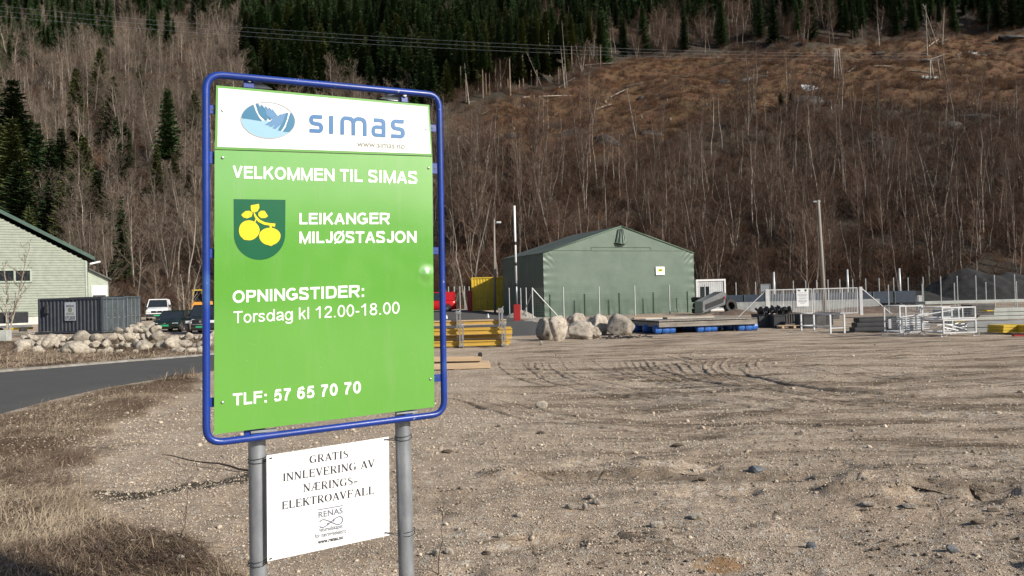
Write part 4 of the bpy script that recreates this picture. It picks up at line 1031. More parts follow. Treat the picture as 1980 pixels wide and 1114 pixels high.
sans_line('MILJØSTASJON', (579, 470.5), (805.5, 469.3), 22.5, .195)
sans_line('OPNINGSTIDER:', (450, 586), (704, 574), 23.5, .195)
sans_line('Torsdag kl 12.00-18.00', (450, 625.5), (772.6, 606.3), 23, .125)
sans_line('TLF: 57 65 70 70', (448, 785), (698, 760), 23.5, .195)
# big 'simas' word: lower-case technical letters drawn as strokes. local unit: x along word 0..185, y up from the baseline 0..34
def wm(x, y): t_ = x / 185; return (598 + 185 * t_, (255.5 + 12.5 * t_) - y * (34 + 2.2 * t_) / 34)
def lt(lines, nm='lettering'): return stroke([([wm(*p) for p in ps], w, cl) for ps, w, cl in lines], SB, .0034, 'logo_blue', nm, SR, upper)
def cv2(pts_, n=5):
    # rounded polyline through corner points
    out = [pts_[0]]
    for i in range(1, len(pts_) - 1):
        a, b, c = [np.array(p, float) for p in pts_[i - 1:i + 2]]; r = min(6.0, np.linalg.norm(a - b) * .5, np.linalg.norm(c - b) * .5)
        p0_ = b + (a - b) / np.linalg.norm(a - b) * r; p1_ = b + (c - b) / np.linalg.norm(c - b) * r
        for k in range(n): t_ = k / (n - 1); out.append(tuple((1 - t_) ** 2 * p0_ + 2 * t_ * (1 - t_) * b + t_ * t_ * p1_))
    out.append(pts_[-1]); return out
wS = 7.4
for x0 in (0, 158):
    lt([(cv2([(x0 + 25, 30.5), (x0 + 3.5, 30.5), (x0 + 4, 18), (x0 + 23.5, 16), (x0 + 23.5, 3.2), (x0 + .5, 3.2)]), wS, False)])
lt([([(42.5, -.5), (42.5, 34)], 8, False)])
lt([([(64, -.5), (64, 25), (65.2, 28.5), (67.5, 30.6), (72, 31.2)][:3] + [(68, 31), (76, 31), (81, 30), (84.5, 27), (85.5, 22), (85.5, -.5)], wS, False), ([(85.8, 24), (89, 29), (93, 31), (99, 31), (104, 29.6), (107, 26), (107.6, 21), (107.6, -.5)], wS, False)])
lt([(cv2([(125, 30.5), (144, 30.5), (144, -.2)]), wS, False), (cv2([(144, 18), (124, 18), (124, 3), (144, 3)]), wS * .92, False)])
# oval logo
def ov(x, y): return (518.3 + x * 52.5, 232.6 + y * 35 + x * 2.6)
ell = [ov(math.cos(a), math.sin(a)) for a in np.linspace(0, 2 * math.pi, 49)[:-1]]
OV = stroke([(ell, 1.6, True)], SB, .0036, 'oval_grey', 'logo_outline', SR, upper)
lowl = [ov(math.cos(a), math.sin(a)) for a in np.linspace(math.radians(180 - 2), math.radians(35), 24)]
flat(lowl + [ov(.36, .18), (ov(-.05, .02)), ov(-.3, -.02), ov(-.98, -.02)], SB, .0030, 'logo_pale', 'logo_water', SR, upper)
left_m = [ov(-.985 * math.cos(a) / 1, -.985 * math.sin(a)) for a in np.linspace(math.radians(3), math.radians(56), 12)]
flat(left_m + [ov(-.44, -.5), ov(-.36, -.2), ov(-.22, .08)], SB, .0033, 'logo_teal', 'logo_mountain', SR, upper)
for k, (x0, y0, x1, y1, w) in enumerate(((-.46, -.90, -.10, .02, .16), (-.28, -.84, .06, -.02, .12), (-.12, -.78, .16, -.08, .10), (.02, -.72, .26, -.14, .08), (.14, -.64, .36, -.18, .06))):
    flat([ov(x0, y0), ov(x0 + w * .7, y0 + .03), ov((x0 + x1) / 2 + w * .9, (y0 + y1) / 2 + .03), ov(x1 + w * .55, y1 - .02), ov(x1, y1), ov((x0 + x1) / 2 - .07, (y0 + y1) / 2 + .12)], SB, .0034 + k * .00005, 'logo_mid' if k > 1 else 'logo_teal', 'logo_mountain', SR, upper)
right_m = [ov(.985 * math.cos(a), .985 * math.sin(a)) for a in np.linspace(math.radians(-28), math.radians(38), 12)]
flat([ov(.82, -.46)] + right_m + [ov(.54, .60), ov(.66, .3)], SB, .0033, 'logo_teal', 'logo_mountain', SR, upper)
for k, (x0, y0, x1, y1, w) in enumerate(((.66, -.46, .36, .54, .11), (.55, -.42, .16, .44, .10), (.42, -.36, .02, .34, .10), (.30, -.26, -.12, .26, .12))):
    flat([ov(x0, y0), ov(x0 + w, y0 - .02), ov((x0 + x1) / 2 + w + .08, (y0 + y1) / 2 + .1), ov(x1 + w * 1.2, y1 + .02), ov(x1, y1), ov((x0 + x1) / 2 + .02, (y0 + y1) / 2)], SB, .0035 + k * .00005, 'logo_teal' if k == 0 else 'logo_mid', 'logo_mountain', SR, upper)
for ln in ([ov(-.52, -.86), ov(-.42, -.45), ov(-.3, -.15), ov(-.17, .06)], [ov(.78, -.5), ov(.72, -.1), ov(.62, .3), ov(.5, .58)]):
    stroke([(ln, 2.0, False)], SB, .0038, 'white_board', 'logo_line', SR, upper)
# municipal shield
sh = [(452, 385), (552, 386.5), (551.5, 452)] + [(502 + 49.6 * math.cos(a), 453 + 49.5 * math.sin(a)) for a in np.linspace(math.radians(8), math.radians(172), 18)] + [(452.5, 452)]
SH = flat(sh[::-1], SB, .0012, 'shield', 'shield', SR, None); o = SH
def yl(poly, nm, k=0): return flat(poly, SB, .0017 + k * .0001, 'yellow_print', nm, SR, SH)
def cm(x, y): return (380 + x / 2.856, 110 + y / 2.856)
yl([cm(290 + 57 * math.cos(a) * (1 + .03 * math.cos(3 * a)), 958 + 55 * math.sin(a)) for a in np.linspace(0, 2 * math.pi, 30)[:-1]] , 'apple')
yl([cm(405 + 59 * math.cos(a), 988 + (52 if math.sin(a) > 0 else 44) * math.sin(a)) for a in np.linspace(0, 2 * math.pi, 30)[:-1]], 'apple')
for pl in ([(300, 820), (345, 812), (347, 832), (338, 852), (318, 860), (305, 856), (300, 840)], [(247, 872), (270, 852), (292, 850), (310, 862), (304, 882), (280, 892), (258, 886)], [(342, 862), (356, 850), (376, 850), (395, 880), (380, 890), (356, 890), (342, 878)]):
    yl([cm(*p) for p in pl], 'leaf')
stroke([([cm(*p) for p in ((318, 862), (326, 882), (345, 905), (375, 920), (405, 925), (434, 930))], [2, 4, 5, 5, 4.5, 6.5], False), ([cm(*p) for p in ((330, 895), (322, 912), (302, 918))], 2.2, False), ([cm(*p) for p in ((405, 925), (410, 938), (411, 952))], 4, False), ([cm(*p) for p in ((252, 990), (262, 1004), (272, 1008))], 3, False), ([cm(*p) for p in ((395, 1034), (410, 1040), (420, 1036))], 3, False)], SB, .0019, 'yellow_print', 'branch', SR, SH)

# ------------------------------------------------------------------ notice tied between the posts
NO, NU, NV, NN, SN = plane(.60, 517, 980, 2.705)
NR = empty('notice_board', tuple(SN(634, 960)[:2]) + (.7,), 0, 'small white notice about electrical waste wired between the two steel posts', 'notice')
nb = local(slab([(517, 1086), (753, 1035), (752, 844.5), (515.5, 881)], .003, 0, SN, NN, 'board', M['white_plain']), NR)
def glyph_serif(ch):
    T, t = .19, .085; c = []; w = .7
    def stem(x, y0=0.0, y1=1.0, th=T): c.append(([(x, y0 + .0), (x, y1)], th)); 
    def serif(x, y, half=.13): c.append(([(x - half, y), (x + half, y)], .07))
    def st(x, y0=0.0, y1=1.0, th=T, s=(1, 1)):
        stem(x, y0, y1, th)
        if s[0]: serif(x, y0 + .025)
        if s[1]: serif(x, y1 - .025)
    if ch == 'I': st(.17); w = .34
    elif ch == 'N': st(.12, th=t); st(.68, th=t, s=(0, 1)); c.append(([(.12, .98), (.68, .02)], T)); w = .82
    elif ch in 'EF':
        st(.16); c.append(([(.16, .975), (.62, .975), (.62, .80)], t)); c.append(([(.16, .52), (.50, .52)], t)); c.append(([(.50, .42), (.50, .62)], t))
        if ch == 'E': c.append(([(.16, .025), (.66, .025), (.68, .22)], t))
        w = .72
    elif ch == 'L': st(.16); c.append(([(.16, .025), (.62, .025), (.65, .24)], t)); w = .68
    elif ch == 'T': st(.34, s=(1, 0)); c.append(([(.02, .78), (.03, .975), (.65, .975), (.66, .78)], t)); w = .70
    elif ch == 'A': c.append(([(.10, .03), (.36, .98)], t)); c.append(([(.36, .98), (.66, .03)], T)); c.append(([(.2, .33), (.54, .33)], t)); serif(.1, .025, .1); serif(.66, .025, .12); w = .76
    elif ch == 'V': c.append(([(.1, .97), (.4, .02)], T)); c.append(([(.4, .02), (.64, .97)], t)); serif(.1, .975, .12); serif(.64, .975, .1); w = .74
    elif ch == 'K': st(.16); c.append(([(.2, .45), (.62, .97)], t)); c.append(([(.33, .6), (.68, .03)], T)); serif(.62, .975, .1); serif(.68, .025, .11); w = .80
    elif ch == 'O': c.append((arcp(.4, .5, .32, .47, 0, 360, 19), [T if abs(math.cos(math.radians(20 * i))) > .6 else .07 for i in range(19)])); w = .8
    elif ch == 'G': c.append((arcp(.42, .5, .34, .47, 50, 320, 14), [.05, .05] + [.07] * 2 + [T] * 6 + [.07] * 4)); c.append(([(.66, .05), (.66, .42)], T)); serif(.66, .42, .13); c.append(([(.64, .98), (.64, .75)], t)); w = .82
    elif ch == 'S': c.append(([(.5, .72), (.47, .88), (.36, .96), (.22, .95), (.12, .84), (.13, .7), (.24, .59), (.38, .49), (.5, .38), (.53, .24), (.46, .1), (.3, .03), (.15, .08), (.07, .28)], [.04, .05, .06, .09, .13, .15, .16, .16, .16, .14, .1, .06, .05, .04])); w = .62
    elif ch == 'R': st(.16); c.append(([(.16, .975), (.4, .975), (.54, .9), (.58, .74), (.54, .58), (.4, .5), (.16, .5)], [.05, .05, .11, .15, .11, .05, .05])); c.append(([(.36, .5), (.66, .03)], T)); serif(.68, .025, .09); w = .76
    elif ch == 'Æ': c.append(([(.08, .03), (.46, .98)], t)); serif(.1, .025, .1); c.append(([(.24, .36), (.56, .36)], t)); st(.58, s=(1, 0)); c.append(([(.42, .975), (1.0, .975), (1.0, .8)], t)); c.append(([(.58, .52), (.88, .52)], t)); c.append(([(.58, .025), (1.02, .025), (1.05, .22)], t)); w = 1.1
    elif ch == '-': c.append(([(.02, .32), (.44, .32)], .15)); w = .48
    elif ch == ' ': w = .34
    return c, w
def serif_line(s, l, r_, cap, mt='dark_print'):
    X = 0; all_ = []
    for ch in s:
        c, w = glyph_serif(ch)
        for ps, th in c: all_.append(([(x + X, y) for x, y in ps], th, False))
        X += w + .07
    X -= .07; sc = math.hypot(r_[0] - l[0], r_[1] - l[1]) / X
    def mp(x, y): t_ = x / X; return (l[0] + (r_[0] - l[0]) * t_, l[1] + (r_[1] - l[1]) * t_ - y * cap)
    lines = [([mp(*p) for p in ps], [q * sc * .92 if True else 0 for q in th] if hasattr(th, '__len__') else th * (sc if True else cap) * .92, cl) for ps, th, cl in all_]
    return stroke(lines, SN, .0008, mt, 'lettering', NR, nb)
serif_line('GRATIS', (598.5, 896), (674, 885), 14.5)
serif_line('INNLEVERING AV', (547, 931), (724.5, 903), 15)
serif_line('NÆRINGS-', (586.5, 951.5), (692, 936), 15)
serif_line('ELEKTROAVFALL', (545, 985.4), (724, 954.5), 15)
lettering('RENAS', (616, 1001.3), (663, 992), 10.8, SN, NN, NR, nb, 'renas', .02)
lettering('returselskapet', (616.5, 1029.5), (663, 1020.5), 5.4, SN, NN, NR, nb, 'renas', .02, xh=True)
lettering('for næringselektro', (609, 1041), (670, 1030), 5.4, SN, NN, NR, nb, 'renas', .02, xh=True)
lettering('www.renas.no', (614.7, 1052), (664, 1042), 5.0, SN, NN, NR, nb, 'dark_print', .04, xh=True)
stroke([([(615, 986), (663, 977.5)], 1.8, False)], SN, .0008, 'renas', 'logo_line', NR, nb)
inf = [(640 + 22.5 * math.sin(a) * (1), 1009.5 - 4.3 * math.sin(a) + 7.5 * math.sin(2 * a) * (-1)) for a in np.linspace(math.radians(-75), math.radians(255), 34)]
stroke([(inf, 2.0, False), ([(634, 1016), (634.5, 1010.5)], 2.6, False), ([(646, 1003), (645.5, 1008.5)], 2.6, False)], SN, .0013, 'renas', 'leaf_loop_logo', NR, nb)
for (px, py, ex, ey) in ((498, 888, 523, 886), (498, 1086, 523, 1080), (779, 845, 746, 850), (786, 1028, 747, 1030)):
    c = SB(px, py, -.075); e = SN(ex, ey, .003); dep = float((c - CAM) @ fwd); pts = []
    for lp in range(2):
        for k in range(13):
            a = 2 * math.pi * k / 12; pts.append(c + np.array([.0325 * math.cos(a), .0325 * math.sin(a), .012 * lp - .006 + .004 * math.sin(a + lp)]))
    mb = MB(); mb.tube(pts, .0016, 5, caps=False); side = 1 if ex > px else -1
    mb.tube([c + np.array([.0325 * side * .8, -.022, .0]), e], .0016, 5); mb.tube([c + np.array([.0325 * side * .8, -.022, -.009]), e], .0016, 5); mb.tube([e, e + (BU_ * side) * .006], .0026, 5)
    lpart(mb, 'wire_tie', M['wire'], NR)
# ------------------------------------------------------------------ materials for the far yard
def paint(name, c, c2=None, rough=.5, sc=2, bump=.002, rand=0, metal=0, spec=.5): return mat(name, c, c2 or tuple(x * .7 for x in c), sc, rough, bump, 12, metal=metal, rand=rand, lo=.4, hi=.7, spec=spec)
M['siding'] = paint('pale_green_paint', (.37, .41, .35), (.29, .33, .28), .75)
M['found'] = paint('painted_concrete', (.62, .62, .58), (.42, .42, .38), .8)
M['trim_green'] = paint('dark_green_trim', (.06, .11, .09), None, .5)
M['roof'] = paint('grey_roof', (.10, .11, .11), None, .7)
M['window_glass'] = mat('window_glass', (.02, .025, .03), None, 2, .06, spec=.9)
M['win_frame'] = paint('window_frame_paint', (.38, .45, .38), None, .5)
M['steel_dark'] = paint('dark_container_paint', (.025, .032, .048), (.045, .05, .06), .55)
M['steel_dark2'] = paint('grey_teal_container_paint', (.07, .09, .10), (.045, .055, .06), .5)
M['tent'] = mat('green_pvc', (.115, .158, .125), (.078, .118, .092), .5, .42, .006, 5, lo=.3, hi=.7)
M['tent_roof'] = mat('grey_green_pvc_roof', (.085, .105, .09), (.06, .075, .065), .4, .6, .01, 3)
M['seam'] = mat('green_seam', (.12, .19, .13), None, 2, .5)
M['fence_steel'] = paint('fence_steel', (.48, .5, .5), (.36, .38, .38), .45, metal=.3)
M['green_post'] = paint('green_fence_post', (.02, .06, .035), None, .5)
M['mesh_wire'] = mat('fence_wire', (.05, .09, .065), None, 3, .5)
M['mesh_wire_dark'] = mat('dark_fence_wire', (.03, .038, .036), None, 3, .5)
M['white_steel'] = paint('white_galvanised_paint', (.62, .63, .64), (.46, .47, .48), .5)
M['yellow'] = paint('yellow_paint', (.62, .43, .03), (.48, .32, .03), .55)
M['yellow_wood'] = mat('yellow_formwork_wood', (.58, .37, .05), (.42, .26, .05), 4, .7, .002, 30, stretch=(.2, 2, 2))
M['red'] = paint('red_paint', (.34, .02, .02), (.24, .02, .02), .4)
M['car_black'] = mat('black_car_paint', (.008, .012, .012), None, 2, .12, spec=.8)
M['car_green'] = mat('dark_green_car_paint', (.008, .018, .016), None, 2, .12, spec=.8)
M['car_white'] = mat('white_car_paint', (.74, .75, .76), None, 2, .2)
M['car_red'] = mat('red_car_paint', (.55, .012, .015), None, 2, .2)
M['plastic'] = mat('black_plastic', (.02, .02, .022), None, 4, .55)
M['rubber'] = mat('tyre_rubber', (.018, .018, .019), (.035, .033, .03), 6, .85, .006, 30)
M['rim'] = mat('grey_rim', (.3, .31, .32), None, 4, .35, metal=.7)
M['lamp'] = mat('lamp_glass', (.6, .62, .64), None, 4, .12)
M['plate'] = paint('green_number_plate', (.03, .36, .16), None, .4)
M['wood'] = mat('raw_timber', (.56, .42, .28), (.44, .32, .20), 3, .75, .002, 30, stretch=(.15, 2, 2), rand=.12)
M['old_wood'] = mat('weathered_plank', (.36, .33, .29), (.17, .15, .125), 3, .85, .004, 20, stretch=(.3, 2, 2), rand=.2)
M['pole_wood'] = mat('grey_pole_wood', (.30, .27, .23), (.20, .175, .15), 3, .85, .003, 20, stretch=(2, 2, .2))
M['barrel'] = mat('blue_plastic_barrel', (.03, .15, .52), (.03, .12, .42), 3, .4)
M['tarp_blue'] = paint('dark_blue_sheet', (.018, .034, .06), (.012, .022, .04), .6)
M['concrete'] = mat('grey_concrete', (.30, .31, .31), (.20, .21, .21), 2, .85, .006, 14)
M['concrete_lt'] = mat('light_concrete', (.42, .44, .42), (.30, .32, .30), 2, .85, .006, 14)
M['dark_bin'] = mat('black_plastic_bin', (.022, .024, .03), (.04, .04, .045), 3, .6, .01, 8)
M['grey_sheet'] = mat('grey_plastic_sheet', (.09, .085, .085), (.05, .05, .05), 3, .6, .01, 8)
M['soil'] = stone_mat('brown_soil', (.14, .095, .065), (.09, .06, .042), (.20, .15, .11), 2, .05)
M['soil_shade_dark'] = stone_mat('dark_soil_with_shade', (.007, .007, .009), (.01, .0095, .01), (.028, .025, .022), 1.6, .05)  # near black: shade of the mound's facing side is put into the soil colour
M['snow'] = mat('old_snow', (.75, .77, .8), (.5, .52, .55), 2, .7, .03, 6)
M['rock_dark'] = stone_mat('dark_rock', (.05, .048, .045), (.03, .03, .03), (.12, .11, .10), .8, .2)

def Q(px, py):                          # ground contact of a thing in the photograph
    p = P(px, py); return float(p[0]), float(p[1]), g0(p[0], p[1])
def X_at(px, Y): return float(at(px, 560, 1)[0] * 0 + (at(px, 560, Y / 1.0)[0]))
def xz(px, py, Y):                      # world x,z of a pixel on the plane y = Y
    d = ray(px, py); t_ = Y / d[1]; return float(d[0] * t_), float(EYE + d[2] * t_)

# ------------------------------------------------------------------ green gabled building
def building():
    Y0 = 72.0; TH = math.radians(27); ct, st_ = math.cos(TH), math.sin(TH); xr0, _ = xz(168, 600, Y0)
    def s_of(px):                       # metres left of the right corner, measured along the gable
        k_ = (px - 990 - .0) / FPX; return (xr0 - k_ * Y0) / (ct - k_ * st_)
    def zof(px, py): s = s_of(px); return xz(px, py, Y0 - st_ * s)[1]
    W2 = 11.5; ze = zof(186, 492); slope = .575; eave = ze - .25; ridge = eave + (W2 + .7) * slope; dep = 16
    B = empty('building', (xr0 - W2 * ct, Y0 - W2 * st_, 0), TH, 'pale green clapboard building with a gable at the left edge', 'building')
    xr, xl = W2, -W2; L = lambda px: W2 - s_of(px)
    mb = MB(); poly = [(xl, 1.15), (xr, 1.15), (xr, eave - .4), (0, ridge - .4 - (.5 * slope)), (xl, eave - .4)]
    mb.prism(poly, .04, dep); mb.build('wall', M['siding'], B)
    z = 1.2; h = .23; wz0, wz1 = zof(30, 545), zof(30, 522); wx0, wx1 = L(-60), L(62)
    while z < ridge - .8:
        top = z + h - .012; lim = eave - .42; xm = xr if top < lim else max(0.2, (ridge - .42 - .5 * slope - top) / slope)
        if xm < .3: break
        segs = [(-xm, xm)]
        if z + h > wz0 and z < wz1: segs = [(-xm, wx0), (wx1, xm)]
        for a, b in segs:
            if b - a > .1:
                m2 = MB(); m2.box(((a + b) / 2, -.02, z + h / 2), (b - a, .035, h - .03), rx=math.radians(12)); m2.build('board', M['siding'], B)
        z += h
    m2 = MB(); m2.box((0, dep / 2, .6), (2 * W2 - .06, dep - .1, 1.8)); m2.build('foundation', M['found'], B)
    for s in (1, -1):
        a = math.atan(slope); ln = (W2 + .65) / math.cos(a); cx_ = s * (W2 + .65) / 2
        m2 = MB(); m2.box((cx_, dep / 2 - .3, ridge - (W2 + .65) / 2 * slope - .12), (ln, dep + .2, .16), ry=s * a); m2.build('roof', M['roof'], B)
        m2 = MB(); m2.box((cx_, -.43, ridge - (W2 + .65) / 2 * slope - .16), (ln, .05, .30), ry=s * a); m2.build('bargeboard', M['trim_green'], B)
        m2 = MB(); m2.tube([(s * (W2 + .7), -.4, eave - .2), (s * (W2 + .7), dep, eave - .2)], .08, 8); m2.build('gutter', M['trim_green'], B)
    m2 = MB(); m2.box((xr + .01, -.05, (1.2 + eave - .4) / 2), (.16, .1, eave - 1.6)); m2.build('corner_board', M['win_frame'], B)
    w = wx1 - wx0; cx_ = (wx0 + wx1) / 2; cz = (wz0 + wz1) / 2; hh = wz1 - wz0; wf = MB()
    for zz in (wz0, wz1): wf.box((cx_, -.05, zz), (w, .12, .14))
    for xx in (wx0, wx1 - .06, L(29), L(-5)): wf.box((xx, -.055, cz), (.15, .13, hh))
    f = wf.build('window_frame', M['win_frame'], B); pn = MB(); pn.box((cx_, .0, cz), (w - .1, .03, hh)); pn.build('pane', M['window_glass'], f)
    ax0, ax1 = xr + .04, xr + 1.75; az, az1 = 5.55, 4.6
    m2 = MB(); m2.prism([(ax0, .2), (ax1, .2), (ax1, az1), (ax0, az)], 3.2, 8); m2.build('annex_wall', M['siding'], B)
    m2 = MB(); m2.prism([(ax0, az + .04), (ax1 + .3, az1 - .12), (ax1 + .3, az1 + .02), (ax0, az + .2)], 2.9, 8.4); m2.build('annex_roof', M['roof'], B)
    m2 = MB(); m2.box(((ax0 + ax1) / 2 + .1, 3.15, 2.2), (1.35, .08, 3.6)); d = m2.build('door', M['car_white'], B)
    m3 = MB(); m3.box(((ax0 + ax1) / 2 + .1, 3.08, 3.0), (1.1, .05, .12)); m3.build('door_rail', M['plastic'], d)
    m2 = MB(); m2.box((xr + .75, -.3, eave - .55), (.9, .35, .16), ry=-.25, bev=.04); m2.build('lamp', M['white_print'], B)
building()

# ------------------------------------------------------------------ dark containers
def container(x, y, rz, Lx, Wy, Hz, m1, m2_, label, name='container', sides=True, skew=0):
    z0 = g0(x, y) + .06; B = empty(name, (x, y, z0), rz, label, 'container', None)
    mb = MB()                              # corrugated long sides and ends; front long side at y=0
    def corr(n, L_, f):
        pts = []; 
        for i in range(n):
            a = i / n * L_; s = L_ / n
            pts += [(a, 0), (a + s * .28, 0), (a + s * .42, .04), (a + s * .86, .04)]
        pts.append((L_, 0)); vs = []; 
        for (u, d) in pts: vs.append(f(u, d, .16)); vs.append(f(u, d, Hz - .12))
        return vs, [(2 * i, 2 * i + 2, 2 * i + 3, 2 * i + 1) for i in range(len(pts) - 1)]
    for f in (lambda u, d, z: (u, .03 + d, z), lambda u, d, z: (Lx - u, Wy - .03 - d, z)):
        mb.add(*corr(int(Lx / .29), Lx, f))
    mb.add(*corr(8, Wy, lambda u, d, z: (.03 + d, Wy - u, z)))
    mb.build('wall_panel', m1, B)
    m = MB(); m.box((Lx / 2, Wy / 2, Hz - .06), (Lx - .1, Wy - .1, .06)); m.build('roof', m1, B)
    for (cx_, cy) in ((0.05, .05), (Lx - .05, .05), (.05, Wy - .05), (Lx - .05, Wy - .05)):
        m = MB(); m.box((cx_, cy, Hz / 2), (.14, .14, Hz), bev=.01); m.build('corner_post', m1, B)
    for (cy) in (.05, Wy - .05):
        for z in (.08, Hz - .06): m = MB(); m.box((Lx / 2, cy, z), (Lx - .16, .11, .13)); m.build('side_rail', m1, B)
    for z in (.08, Hz - .06): m = MB(); m.box((Lx - .05, Wy / 2, z), (.11, Wy - .16, .13)); m.build('end_rail', m2_, B)
    for k in (0, 1):
        c = .12 + (Wy - .24) * (k + .5) / 2; w = (Wy - .28) / 2
        m = MB(); m.box((Lx + .0, c, Hz / 2), (.06, w, Hz - .34), bev=.01)
        for zz in (.25, .5, .75): m.box((Lx + .035, c, Hz * zz), (.02, w * .8, Hz * .14))
        d = m.build('door', m2_, B)
        for s in (-1, 1):
            m = MB(); m.tube([(Lx + .075, c + s * w * .27, .12), (Lx + .075, c + s * w * .27, Hz - .14)], .018, 6); m.box((Lx + .09, c + s * w * .27 + .1, Hz * .42), (.02, .22, .05)); m.build('locking_bar', M['galv'], d)
    return B
container(-33.0, 54.0, math.radians(-11.5), 5.05, 2.44, 2.44, M['steel_dark'], M['steel_dark2'], 'black corrugated container with a white poster on its long side')
container(-32.9, 57.6, math.radians(-4), 4.2, 2.3, 2.5, M['steel_dark'], M['steel_dark2'], 'second dark container, standing just behind the one with the poster')
def plane_text(lines, origin, u, v, root, mt):   # lines: (text, x, y, width, height)
    for (s, x, y, w, h, b) in lines:
        me = text_mesh(s, b); x0 = min(q.co.x for q in me.vertices); x1 = max(q.co.x for q in me.vertices)
        for q in me.vertices: q.co = Vector(origin) + Vector(u) * (x + (q.co.x - x0) / (x1 - x0) * w) + Vector(v) * (y + q.co.y / CAPH[0] * h)
        me.materials.clear(); me.materials.append(M[mt]); mobj('lettering', me, root)
# poster on the container
ca = math.radians(-11.5); pu = np.array([math.cos(ca), math.sin(ca), 0]); pn_ = np.array([math.sin(ca), -math.cos(ca), 0])
po = np.array([-33.0, 54.0, 0]) + pu * (5.05 * (132 - 79) / 123) + pn_ * .03
PO = empty('poster', (float(po[0]), float(po[1]), .95), ca, 'pale rental poster reading UTLEIGE on the black corrugated container', 'poster')
mb = MB(); mb.box((.42, -.01, .62), (.86, .015, 1.26)); mb.build('board', mat('poster_grey', (.42, .47, .52), None, 3, .5), PO)
plane_text([('UTLEIGE', .03, .06, .78, .22, .03), ('MASKIN', .12, .93, .6, .13, .02)], (0, -.021, 0), (1, 0, 0), (0, 0, 1), PO, 'dark_print')
mb = MB(); mb.add([(.42 + .17 * math.cos(a), -.02, .72 + .17 * math.sin(a)) for a in np.linspace(0, 6.283, 19)[:-1]], [tuple(range(18))]); mb.build('emblem', M['grey_print'], PO)
mb = MB(); [mb.box((.42, -.02, z), (.66, .003, .05)) for z in (.42, .5)]; o = mb.build('text_bar', M['grey_print'], PO)
mb = MB(); mb.box((0, 0, 0), (.34, .16, .62), bev=.03); mb.box((0, -.09, .12), (.2, .03, .16)); o = mb.build('cabinet', M['dark_bin']); q = np.array([-33., 54., 0]) + pu * .72 + pn_ * .06; o.location = (q[0], q[1], 1.75); o.rotation_euler = (0, 0, ca); tag(o, 'small dark meter cabinet on the left end of the black container', 'cabinet')

